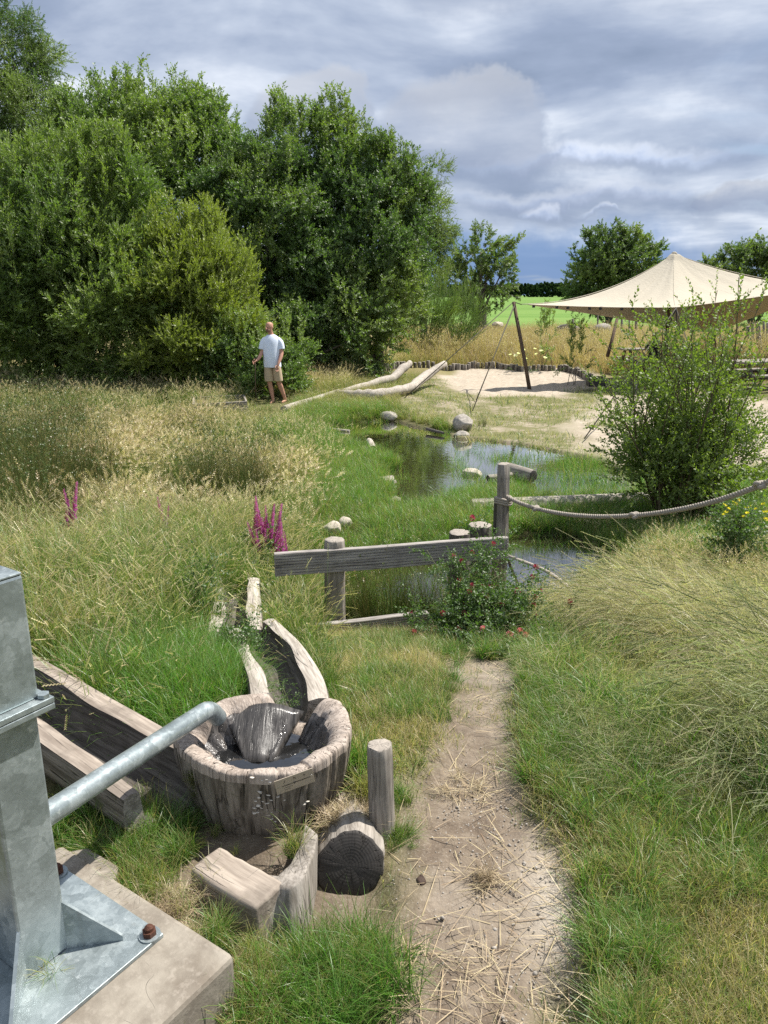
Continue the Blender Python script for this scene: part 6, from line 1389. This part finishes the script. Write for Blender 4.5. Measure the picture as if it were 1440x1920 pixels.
# B  tall seeded meadow on the left, middle distance
x, y = field(9500, -10, 1.2, 6.2, 19.5); k = (x < -.55-.05*(y-6)+.5*(fbm(x, y, .9, 2)-.5)*2-.45*sm(9, 13, y)*0) & (PD(x, y) < -.35) & (x > -.72*y-1.5)
k &= ~((y > 14.5) & (x > -3.3)); x, y = x[k], y[k]; k = rng.random(len(x)) < .22+.75*sm(.38, .56, fbm(x, y, 2.3, 2)); x, y = x[k], y[k]
f = fbm(x, y, .8, 3); pt = np.exp(-((x+2.5)/.9)**2-((y-7.1)/.8)**2)+np.exp(-((x+1.35)/.8)**2-((y-9.2)/.9)**2)+.8*np.exp(-((x+3.6)/1.6)**2-((y-10.5)/1.2)**2)+.7*np.exp(-((x+5)/2.5)**2-((y-13.5)/1.5)**2)
dry = np.clip(-.15+.28*sm(.42, .6, f)+.50*pt-.35*sm(1.2, 0, np.abs(PD(x, y))), 0, .95)
pl = (pt+.5*f > .62) & (rng.random(len(x)) < .8); hs = (.62+.35*fbm(x, y, 1.2, 2))*(1-.15*sm(11, 15, y))
place('plumed_grass', PS['plume'], x[pl], y[pl], U(.75, 1.15, pl.sum())*hs[pl], 'tall pale plumed grass in the left meadow', dry=dry[pl])
place('seeded_grass', PS['tall'], x[~pl], y[~pl], U(.7, 1.1, (~pl).sum())*hs[~pl], 'tall green seeded grass in the left meadow', dry=dry[~pl]*.8)
# rushes
def rushes(cx, cy_, n, r, s, lb):
    x = rng.normal(cx, r, n); y = rng.normal(cy_, r, n); place('rush_clump', PS['rush'], x, y, U(.75, 1.1, n)*s, lb, dry=U(0, .15, n), tilt=.06)
c = G(100, 900); rushes(-3.7, 7.7, 40, .40, 1.2, 'dark rushes at the left edge of the meadow')
rushes(-5.0, 9.4, 44, .55, 1.3, 'olive rushes behind the left meadow grass')
rushes(-1.75, 8.3, 30, .30, 1.05, 'dark upright rushes in the middle of the meadow')
rushes(-.05, 5.0, 9, .16, .62, 'rushes behind the plank barrier'); rushes(.30, 5.15, 7, .14, .58, 'rushes behind the barrier middle')
rushes(-1.05, 14.2, 7, .22, .45, 'dark rush tuft on the left shore of the pond')
rushes(1.9, 14.7, 3, .10, .3, 'small rush tuft right of the largest boulder'); rushes(-4.2, 13.0, 16, .6, .8, 'rushes in front of the planter box'); rushes(-2.9, 6.2, 12, .3, .75, 'low dark rushes behind the near left meadow'); rushes(-5.5, 12.5, 26, .7, .9, 'rushes below the front left willow')
# C  green pond margin grass
def margin(poly, n, lo, hi, s0, s1, name, lb, ps='tuft', cond=None, dry0=(0, .35)):
    P = np.array(poly)[:, :2]; a, b = P.min(0)-1.2, P.max(0)+1.2; x, y = field(n, a[0], b[0], a[1], b[1]); d = poly_sd(*jig(x, y, .2), poly)
    k = (d > lo) & (d < hi)
    if cond is not None: k &= cond(x, y)
    x, y = x[k], y[k]; place(name, PS[ps], x, y, U(s0, s1, len(x)), lb, dry=U(*dry0, len(x)), sz=U(.8, 1.2, len(x)))
notsand = lambda x, y: (poly_sd(x, y, sand_poly) < -.15)
margin(pond1, 14000, -1.0, .0, .7, 1.2, 'pond_bank_grass', 'green grass on the banks of the large pond', cond=lambda x, y: notsand(x, y) & ((x < 1.2) | (y < 10.5)) & ~((x > .1) & (x < 1.0) & (y > 12)))
margin(pond2, 4200, -.6, -.02, .35, .75, 'pool_bank_grass', 'green grass on the banks of the small pool', cond=lambda x, y: y > 4.85)
margin(pond1, 15000, -.05, 1.3, .7, 1.3, 'pond_grass', 'sparse grass standing in the shallow right of the pond', 'emerg', cond=lambda x, y: (x > .95+.25*fbm(x, y, 1, 2)) & (fbm(x, y, 1.4, 2) > .50) & (rng.random(len(x)) < .42))
margin(pond1, 900, -.05, .35, .5, .9, 'pond_grass', 'grass standing in the shallows left of the pond', 'emerg', cond=lambda x, y: (x < .55) & (fbm(x, y, 1.7, 2) > .5))
margin(pond2, 900, -.05, .5, .6, 1.1, 'pool_grass', 'grass standing in the small pool', 'emerg', cond=lambda x, y: fbm(x, y, 2.2, 2) > .5)
# bank between the ponds and round the logs, left shore up to the balancing log
x, y = field(5200, -3.3, 1.1, 6.8, 17.8); k = (PD(x, y) < -.2) & (x > -.9-.10*(y-6)) & notsand(x, y) & ~((x > -3.05) & (x < -1.95) & (y > 15.9) & (y < 17.9)); x, y = x[k], y[k]
place('shore_grass', PS['tuft'], x, y, U(.65, 1.15, len(x))*(1-.25*sm(10, 14, y)), 'green shore grass left of the pond', dry=np.clip(fbm(x, y, 1, 2)*1.3-.35, 0, .8))
x, y = field(2600, -3.6, 2.6, 14.3, 22.5); k = (PD(x, y) < -.2) & (x > -3.4) & (poly_sd(x, y, sand_poly) < .0) & ~((np.abs(x+2.5) < .4) & (np.abs(y-17) < .9)); x, y = x[k], y[k]
place('rough_grass', PS['med'], x, y, U(.4, .75, len(x)), 'rough grass round the fallen logs', dry=np.clip(.2+fbm(x, y, .8, 2)*.9-.3, 0, .9))
# F  sparse turf on the sand bank
x, y = field(8000, .2, 11, 9.2, 22); d = poly_sd(x, y, sand_poly); k = (d > -.4) & (poly_sd(x, y, pit_poly) < .12) & (PD(x, y) < -.02) & (fbm(x, y, .9, 3)+.30*sm(.9, -.3, d)-.10*sm(17.5, 20, y)-.35*sm(-.2, .3, poly_sd(x, y, bare_poly)) > .42); x, y = x[k], y[k]
place('sparse_turf', PS['sparse'], x, y, U(.9, 2.3, len(x)), 'thin patchy turf on the sandy bank', dry=np.clip(U(0, .6, len(x)), 0, 1))
x, y = field(2600, 1.0, 7, 6.0, 10.4); k = (PD(x, y) < .0) & notsand(x, y); x, y = x[k], y[k]
place('bank_grass', PS['tuft'], x, y, U(.7, 1.25, len(x)), 'dark green bank grass below the rope', dry=U(0, .3, len(x)))
# D  long flattened grass on the right
x, y = field(9500, .35, 4.6, 1.55, 6.6); edge = .68+.22*(fbm(x, y, 1.4, 2)-.5)+.55*sm(3.7, 4.8, y)
k = (x > edge) & (dpath(x, y) < -.07-.16*sm(2.8, 2.1, y)) & (x < .75*y+.8) & (PD(x, y) < -.12) & ~((y < 1.9+.7*(fbm(x, y, 1.5, 2)-.5)) & (x < 1.5)) & (rng.random(len(x)) < .85)
x, y = x[k], y[k]; k = rng.random(len(x)) < .18+.75*sm(.38, .56, fbm(x, y, 2.8, 2)); x, y = x[k], y[k]; yaw = R(212)+2.0*(fbm(x, y, 1.1, 2)-.5)*2+rng.normal(size=len(x))*.40
yaw = np.where((fbm(x+7, y, .8, 2) > .57), yaw-R(48), yaw)
f = fbm(x+3, y+8, .9, 3); dry = np.clip(.30+1.5*(f-.38)+.15*sm(3.6, 5.2, y), 0, .9)
sz_ = U(.62, 1.12, len(x))*(.70+.55*fbm(x+2, y+5, 1.9, 2))*(0.75+.30*sm(.8, 1.3, x))*(1-.48*sm(3.7, 5.0, y))*(1-.45*sm(1.9, 1.2, x)*sm(4.2, 5.0, y))*(1-.38*sm(-1.0, -.40, dpath(x, y)))*(1-.05*sm(3.2, 2.4, y))
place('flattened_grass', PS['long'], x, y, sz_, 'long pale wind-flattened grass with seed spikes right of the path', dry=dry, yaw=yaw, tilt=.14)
k = (rng.random(len(x)) < .25); place('under_grass', PS['tuft'], x[k], y[k], U(.6, 1.0, k.sum()), 'green undergrowth beneath the flattened grass', dry=np.clip(f[k]-.35, 0, .5))
x, y = field(2300, 1.0, 5.2, 4.6, 8.0); k = (PD(x, y) < -.15) & (x < .8*y); x, y = x[k], y[k]
place('bank_meadow_grass', PS['tall'], x, y, U(.35, .62, len(x))*(1-.3*sm(5.5, 7, y)), 'straw-coloured tall grass on the bank under the rope', dry=np.clip(.25+fbm(x, y, 1, 2)*.8-.2, 0, .9))
x, y = field(4200, .4, 2.2, 1.7, 5.0); dd = dpath(x, y); k = (x > .5) & (dd < -.09) & (dd > -.50) & (rng.random(len(x)) < .40) & (PD(x, y) < -.1); x, y = x[k], y[k]
place('path_side_grass', PS['tuft'], x, y, U(.28, .62, len(x)), 'fresh green grass between the path and the flattened grass', dry=np.clip(fbm(x, y, 2, 2)*1.3-.45, 0, .6))
# E  lawn bottom right and grass fringe along the path
x, y = field(6500, .55, 2.3, .85, 2.9); k = (dpath(x, y) < -.015) & (x < .8*y+.6); x, y = x[k], y[k]; f = fbm(x, y, 3, 3)
place('lawn_grass', PS['lawnf'], x, y, U(.5, .95, len(x)), 'short patchy lawn at the lower right', dry=np.clip(f*1.7-.50, 0, .9))
def fringe(n, lo, hi, s0, s1, name, ps, lb, dry, cond=None):
    x, y = field(n, -.6, 1.4, 1.0, 4.8); d = poly_sd(*jig(x, y, .05, 4), path_poly); k = (d > lo) & (d < hi) & clear(x, y)
    if cond is not None: k &= cond(x, y)
    x, y = x[k], y[k]; place(name, PS[ps], x, y, U(s0, s1, len(x)), lb, dry=np.clip(dry(x, y), 0, 1))
fringe(5200, -.16, -.01, .25, .6, 'path_edge_grass', 'tuft', 'green grass fringe along the right of the path', lambda x, y: .1+.3*fbm(x, y, 3, 2), cond=lambda x, y: x > .5)
fringe(3500, -.45, -.02, .6, 1.1, 'path_edge_turf', 'lawnf', 'short turf along the left of the path', lambda x, y: 1.4*fbm(x, y, 3, 2)-.2, cond=lambda x, y: (x < .25) & (y > 2.0) & (x > -.2))
# lawn patch by the barrier
x, y = field(5200, -.75, .75, 2.3, 4.6); k = (poly_sd(x, y, lawn_poly) > .0) & (dpath(x, y) < -.02) & clear(x, y); x, y = x[k], y[k]; f = fbm(x, y, 2.4, 3)
place('short_turf', PS['lawnf'], x, y, U(.45, .9, len(x)), 'short yellowing turf between the trough and the path', dry=np.clip(f*2.0-.35, 0, 1))
x, y = field(500, -.3, .75, 2.3, 4.4); k = (poly_sd(x, y, lawn_poly) > -.05) & (fbm(x, y, 2.4, 3) < .48) & clear(x, y); x, y = x[k], y[k]
place('turf_tuft', PS['tuft'], x, y, U(.25, .5, len(x)), 'green tufts in the yellowing turf', dry=x*0)
# sparse blades and turf on the path itself
x, y = field(900, -.25, 1.0, 1.0, 4.2); k = (dpath(x, y) > .0) & (fbm(x, y, 3, 2)+.3*sm(.25, 0, dpath(x, y)) > .62); x, y = x[k], y[k]
place('path_sprouts', PS['short'], x, y, U(.4, .9, len(x)), 'thin sprouts of grass on the trodden path', dry=U(0, .8, len(x)))
# foreground tufts round pump and basin
def tuft(px, py, z, n, r, s, dryv, lb, ps='tuft', name='grass_tuft'):
    c = W(px, py, z); x = rng.normal(c[0], r, n); y = rng.normal(c[1], r, n); P = np.stack([x, y, np.maximum(hz(x, y), z-.01)], 1)
    rot = np.stack([rng.normal(size=n)*.25, rng.normal(size=n)*.25, U(0, 6.28, n)], 1)
    o = scatter(name, PS[ps], P, rot, U(.6, 1.15, n)*s, dry=np.clip(dryv+rng.normal(size=n)*.15, 0, 1)); tag(o, lb, None, None, 'stuff')
tuft(245, 1600, .04, 34, .06, .52, .2, 'green and straw grass tuft between the pump and the timber block')
tuft(275, 1650, .04, 30, .055, .45, .5, 'dry grass tuft beside the anchor bolt')
tuft(240, 1690, .09, 12, .035, .40, .85, 'matted dead grass on the slab edge', 'strawt')
tuft(325, 1690, .06, 14, .025, .6, .3, 'matted dead grass beside the timber block', 'strawt')
tuft(190, 1560, .02, 30, .07, .5, .15, 'green grass between the left trough and the broken slab')
tuft(262, 1545, .02, 16, .035, .5, .2, 'grass at the cut end of the left trough')
tuft(325, 1560, .02, 24, .045, .42, .05, 'green grass at the left foot of the basin')
tuft(330, 1600, .05, 7, .02, .34, .1, 'fresh green tuft left of the timber block')
tuft(400, 1580, .03, 6, .03, .22, .5, 'thin grass on the muddy step under the basin')
tuft(560, 1590, .08, 4, .012, .48, .45, 'thin green blades on the mud below the plate')
tuft(672, 1440, .06, 7, .012, .75, .1, 'bright green blades growing between basin and short post')
tuft(655, 1520, .07, 20, .03, .75, .3, 'dead straw tuft hanging beside the basin', 'strawt')
tuft(650, 1555, .03, 14, .022, .6, .5, 'dead straw mat on top of the dark log', 'strawt')
tuft(690, 1480, .06, 8, .02, .5, .8, 'straw-coloured tuft between basin and short post')
tuft(560, 1900, -.09, 50, .09, .62, .02, 'lush green grass tuft at the bottom beside the slab')
tuft(640, 1860, -.08, 46, .075, .60, .05, 'green grass growing under the dark log end')
tuft(600, 1790, -.02, 12, .04, .32, .15, 'green grass at the foot of the split log')
tuft(700, 1790, -.02, 16, .045, .32, .3, 'short green grass right of the dark log end')
tuft(470, 1890, -.05, 34, .05, .40, .65, 'dry grass along the foot of the slab')
tuft(470, 1800, -.02, 18, .03, .36, .6, 'straw grass under the timber block')
tuft(350, 1745, .06, 14, .02, .5, .4, 'dry grass rooted against the end of the slab', 'strawt')
tuft(395, 1765, .02, 14, .025, .4, .3, 'green and dry grass at the end of the slab')
tuft(440, 1830, -.02, 18, .03, .7, .3, 'dead straw mat at the slab corner', 'strawt')
tuft(100, 1550, .05, 14, .05, .40, .2, 'grass behind the pump column')
tuft(755, 1570, -.01, 12, .025, .30, .1, 'green grass at the foot of the slim post')
tuft(745, 1500, -.01, 12, .03, .32, .1, 'green grass behind the slim post')
tuft(90, 1820, .11, 1, .005, .5, .2, 'single blades growing on the pump base plate')
# H  brown meadow beyond the sandpit
x, y = field(5200, -9, 30, 21.5, 54); k = (x > -.28*y+4.2-.12*(y-21)*0) & (x < .62*y) & (x > .9-.0*y+(fbm(x, y, .5, 2)-.5)*2) ; 
pal = np.interp(x, [-2, -.6, .8, 2.4, 4.1, 6.5, 8.5, 14], [21.5, 24, 26, 26.6, 26, 25.8, 21.5, 20.8]); k &= y > pal-.2
x, y = x[k], y[k]; f = fbm(x, y, .25, 3)
place('dry_meadow_grass', PS['far'], x, y, U(.75, 1.15, len(x))*(1-.25*sm(30, 50, y)), 'brown dry meadow grass beyond the sandpit', dry=np.clip(.55+.9*(f-.5)+.1*sm(30, 40, y), 0, 1))
x, y = field(2600, -3.4, 3.5, 18.5, 28); pal = np.interp(x, [-3, -.6, .8, 2.4, 4.1], [20.5, 23.6, 26, 26.6, 26]); k = (poly_sd(x, y, sand_poly) < -.2) & ((y > pal) | (x < -.8)) ; x, y = x[k], y[k]
place('verge_grass', PS['tall'], x, y, U(.6, 1.05, len(x)), 'green and straw verge grass below the willows', dry=np.clip(fbm(x, y, .5, 3)*1.4-.2, 0, .9))
x, y = field(900, -12, -3, 16.5, 20.5); k = x > -.6*y-1; x, y = x[k], y[k]
place('verge_grass', PS['tall'], x, y, U(.6, .95, len(x)), 'grass along the foot of the front left willow', dry=U(0, .5, len(x)))
# straw litter and pebbles on the path
x, y = field(9000, -.35, 1.3, .95, 4.3); dp = dpath(x, y); f = fbm(x, y, 2.2, 3); k = (dp > -.08) & (rng.random(len(x)) < np.clip(.25+2.4*(f-.42)+.6*sm(1.9, 1.2, y), .12, 1)); x, y = x[k], y[k]
h_ = hz(x, y)+.030
ex = [W(905, 1635, 0), W(880, 1465, 0), W(850, 1800, 0)]; X2 = [x]; Y2 = [y]
for (c, n, r) in ((ex[0], 55, .028), (ex[1], 110, .055), (ex[2], 140, .09)): X2.append(rng.normal(c[0], r, n)); Y2.append(rng.normal(c[1], r*.8, n))
x = np.concatenate(X2); y = np.concatenate(Y2); n = len(x); P = np.stack([x, y, hz(x, y)+.032+U(0, .010, n)], 1)
scatter('straw_litter', PS['straw'], P, np.stack([rng.normal(size=n)*.08, rng.normal(size=n)*.08, U(0, 6.28, n)], 1), U(.3, 1.15, n)*np.where(rng.random(n) < .12, 1.5, 1), dry=U(0, 1, n)).__setitem__('kind', 'stuff')
tuft(905, 1640, .0, 5, .012, .55, .9, 'small heap of dry straw on the middle of the path', 'strawt', 'straw_heap')
tuft(880, 1460, .0, 5, .03, .5, .7, 'flattened dry straw on the upper path', 'strawt', 'straw_heap')
def pebbles():
    ms = []
    for i in range(5):
        bm = bmesh.new(); bmesh.ops.create_icosphere(bm, subdivisions=1, radius=1)
        for v in bm.verts: v.co *= rng.uniform(.75, 1.15); v.co.z *= .6
        me = bpy.data.meshes.new('pebble'); bm.to_mesh(me); bm.free(); me.materials.append(M['pebble']); me.polygons.foreach_set('use_smooth', [True]*len(me.polygons)); ms.append(me)
    ps = proto_set('pebble', ms); x, y = field(14000, -.3, 1.3, .95, 4.0); dp = dpath(x, y)
    pr = .06+.9*np.exp(-(((x-.33)/.2)**2+((y-2.05)/.35)**2))+.9*np.exp(-(((x-.41)/.12)**2+((y-1.45)/.3)**2)); k = (dp > .0) & (rng.random(len(x)) < pr); x, y = x[k], y[k]; n = len(x)
    scatter('gravel', ps, np.stack([x, y, hz(x, y)+.002], 1), rng.uniform(0, 6, (n, 3)), U(.0014, .0048, n)*np.where(rng.random(n) < .04, 1.8, 1)).__setitem__('kind', 'stuff')
pebbles()

# ------------------------------------------------------------------ flowers and herbs
def floret_mesh(r, n, mat, h=1.0):
    V_ = []; F = []; RN = []; nv = 0; mats = [mat]
    for i in range(n):
        z = 1-2*(i+.5)/n; a = i*2.4; s = math.sqrt(1-z*z); u = np.array([s*math.cos(a), s*math.sin(a), z]); t = np.cross(u, [0, 0, 1.01]); t /= np.linalg.norm(t); b = np.cross(u, t); c = u*r*.55*np.array([1, 1, h]); e = u*r*1.05*np.array([1, 1, h])+np.array([0, 0, r*.25])
        w = r*.26; V_ += [c-t*w*.5, c+t*w*.5, e+t*w, e-t*w]; RN += [rng.random()]*4; F.append((nv, nv+1, nv+2, nv+3)); nv += 4
    return mesh('flower_head', V_, np.array(F), mats, False, None, {'rnd': RN, 'tip': [0.5]*len(RN)})
def spike_mesh(L, r, mat):
    V_ = []; F = []; RN = []; nv = 0; n = int(L*900)
    for i in range(n):
        t = i/n; a = i*2.4+rng.normal()*.3; z = L*t; rr = r*(1.05-.75*t)*rng.uniform(.75, 1.2); u = np.array([math.cos(a), math.sin(a), .15]); s = np.array([-math.sin(a), math.cos(a), 0]); c = u*rr*.15+np.array([0, 0, z]); e = u*rr+np.array([0, 0, z+.004]); w = rr*.35
        V_ += [c-s*w*.3, e-s*w, e+np.array([0, 0, w*1.3])+s*w*.2, c+s*w*.3+np.array([0, 0, w*.5])]; RN += [rng.random()]*4; F.append((nv, nv+1, nv+2, nv+3)); nv += 4
    return mesh('flower_spike', V_, np.array(F), [mat], False, None, {'rnd': RN, 'tip': [0.5]*len(RN)})
def herb(name, label, cat, base, tips, r, leaf_ps, leaf_s, lstep=.05, head=None, group=None, wig=.05, t0=.15, heads_scale=1.0, leafmat=None, spike=None):
    base = np.array(base); root = empty(name, base, label, cat, group); P = []; D = []
    mb = MB()
    for i, tp in enumerate(tips):
        tp = np.array(tp); s0 = base+np.array([rng.normal()*r, rng.normal()*r*.7, 0]); s0[2] = base[2]-.02; bow = rng.normal(size=3)*wig; bow[2] = abs(bow[2])*.5; pts = [s0+(tp-s0)*np.array([t**1.2, t**1.2, t])+bow*math.sin(math.pi*t) for t in np.linspace(0, 1, 8)]
        mb.tube([p-base for p in pts], [.0032*(1-.6*t) for t in np.linspace(0, 1, 8)], 5, mi=0)
        L = np.linalg.norm(tp-s0); m = max(2, int(L/lstep))
        for k in range(m):
            t = t0+(1-t0)*k/m; x_ = t*7; j = min(int(x_), 6); P.append(pts[j]+(pts[j+1]-pts[j])*(x_-j)); a = rng.uniform(0, 6.28); D.append(np.array([math.cos(a), math.sin(a), rng.uniform(.1, .9)]))
        if head and i % head[1] == 0:
            h = ob('flower_head', head[0][i % len(head[0])], root, tp-base, (rng.normal()*.4, rng.normal()*.4, rng.uniform(0, 6))); s = rng.uniform(.8, 1.2)*heads_scale; h.scale = (s, s, s)
        if spike: 
            d = (Vector(pts[-1]-pts[-2]).normalized()*.5+Vector((0, 0, 1))); h = ob('flower_spike', spike[i % len(spike)], root, pts[-1]-base-np.array(d.normalized())*.05, d.to_track_quat('Z', 'Y').to_euler()); s = rng.uniform(1.0, 1.45); h.scale = (s*1.2, s*1.2, s)
    mb.build('stems', M['gwig'], root, smooth=True)['kind'] = 'stuff'
    n = len(P); o = scatter('leaves', PS[leaf_ps], np.array(P), orient(np.array(D), U(0, 6.28, n)), U(.7, 1.2, n)*leaf_s, parent=root, origin=base); o['kind'] = 'stuff'
    return root
sp = [spike_mesh(.22, .016, M['purple']), spike_mesh(.16, .014, M['purple']), spike_mesh(.26, .017, M['purple'])]
def loose(px, pb, y, tips, lb):
    b = V(px, pb, y); b[2] = hz1(b[0], b[1]); herb('loosestrife_plant', lb, 'flower', b, [V(a, c, y+rng.normal()*.06)-np.array([0, 0, .0]) for a, c in tips], .05, 'herb', .9, .06, spike=sp, group='purple loosestrife', wig=.03, t0=.1)
loose(492, 1090, 5.3, [(480, 985), (499, 980), (489, 990), (507, 1000), (474, 1010), (515, 1020), (495, 1015), (484, 1025), (503, 1030)], 'large clump of purple loosestrife spikes left of the barrier')
loose(520, 1090, 5.1, [(520, 1035), (535, 1030), (528, 1042)], 'small purple loosestrife spikes at the left end of the plank')
loose(130, 1080, 5.6, [(130, 965), (124, 978), (136, 975)], 'single purple loosestrife at the far left of the meadow')
loose(306, 1060, 5.8, [(306, 980), (311, 984)], 'tiny purple loosestrife in the middle of the meadow grass')
ch = [floret_mesh(.0165, 46, M['clover']), floret_mesh(.014, 40, M['clover'])]; cp = [floret_mesh(.018, 46, M['clover_pink'])]
b = V(905, 1215, 4.2); b[2] = hz1(b[0], b[1])
tips = [V(px, py, y_) for px, py, y_ in ((926, 1020, 4.35), (875, 1040, 4.3), (885, 1037, 4.5), (907, 1040, 4.4), (866, 1052, 4.3), (800, 1031, 4.45), (1005, 1064, 4.2), (1030, 1078, 4.1), (998, 1082, 4.2), (968, 1096, 4.2), (1012, 1108, 4.1), (948, 990, 4.5), (885, 972, 4.6), (896, 1015, 4.5), (850, 1042, 4.4), (923, 1135, 4.1), (870, 1150, 4.1), (828, 1140, 4.25), (770, 1150, 4.2), (965, 1160, 4.05), (985, 1175, 4.0), (830, 1165, 4.1), (905, 1100, 4.2), (940, 1075, 4.3), (860, 1090, 4.3), (835, 1203, 3.95), (776, 1186, 4.0), (993, 1170, 3.95))]
tips += [V(rng.uniform(800, 1010), rng.uniform(1040, 1200), rng.uniform(4.0, 4.45)) for _ in range(0)]
for _ in range(70): px_ = rng.normal(910, 48); tips.append(V(px_, rng.uniform(1090, 1205)+abs(px_-910)*.25, rng.uniform(4.0, 4.4)))
herb('clover_plant', 'sprawling clover bush with burgundy flower heads over the right end of the barrier', 'flower', b, tips, .15, 'herb', .72, .034, head=(ch, 2), wig=.08, t0=.15)
b = V(960, 1245, 3.75); b[2] = hz1(b[0], b[1])
herb('clover_plant', 'low clover with brighter pink flower heads at the foot of the bush', 'flower', b, [V(px, py, 3.8) for px, py in ((955, 1192), (950, 1216), (944, 1205), (975, 1185), (985, 1190), (905, 1180), (930, 1210), (965, 1200))], .08, 'herb', .8, .03, head=(cp, 1))
for i, (px, py, y_) in enumerate(((590, 1235, 3.6), (742, 1240, 3.4), (1070, 1130, 3.9))):
    b = V(px, py+25, y_); b[2] = hz1(b[0], b[1]); herb('clover_flower', ('single clover bloom in the turf by the small stump', 'single clover bloom in the turf near the path', 'single clover bloom in the long grass right of the bush')[i], 'flower', b, [V(px, py, y_)], .005, 'herb', .5, .03, head=(ch, 1), group='single clover blooms')
# leafy herbs by the troughs
def leafy(px, pb, y, tips, lb, s=1.5, ps='herb'):
    b = V(px, pb, y); b[2] = hz1(b[0], b[1]); herb('leafy_herb', lb, 'herb', b, [V(a, c, y+rng.normal()*.03) for a, c in tips], .02, ps, s*.62, .022, group='leafy herbs by the troughs', wig=.02, t0=.25)
leafy(445, 1270, 3.25, [(430, 1165), (455, 1160), (470, 1175), (440, 1180), (462, 1200), (425, 1190)], 'leafy green herb leaning over the joint of the two rear troughs', 1.0)
leafy(385, 1200, 3.8, [(395, 1050), (380, 1090), (400, 1080), (385, 1120)], 'tall drooping-leaved herb left of the upper trough', 1.2)
leafy(525, 1335, 2.52, [(520, 1275), (530, 1290), (512, 1300)], 'small pale sprig growing in the trough behind the basin', .5)
b = V(490, 1125, 4.5); b[2] = hz1(b[0], b[1]); wf = [floret_mesh(.013, 26, M['white'])]
herb('white_flower', 'small white flower clusters left of the barrier end', 'flower', b, [V(490+rng.normal()*12, 1108+rng.normal()*8, 4.5) for _ in range(14)], .05, 'herb', .6, .05, head=(wf, 1))
b = gp(985, 24.5); wf2 = [floret_mesh(.06, 30, M['white'], .35)]
herb('umbel_flower', 'flat white umbels in the dry grass behind the palisade', 'flower', b, [V(px, py, 24.5) for px, py in ((957, 665), (967, 667), (972, 663), (982, 655), (1003, 654), (1015, 658), (1022, 671), (1005, 664), (985, 672))], .3, 'herb', 1, .3, head=(wf2, 1))
b = V(1400, 985, 5.6); b[2] = hz1(b[0], b[1]); yf = [floret_mesh(.016, 18, M['yellow'], .5)]
herb('yellow_flower', 'small yellow flowers on the bank below the right end of the rope', 'flower', b, [V(rng.uniform(1355, 1440), rng.uniform(935, 975), 5.6+rng.normal()*.15) for _ in range(20)], .2, 'herb', 1, .05, head=(yf, 1))
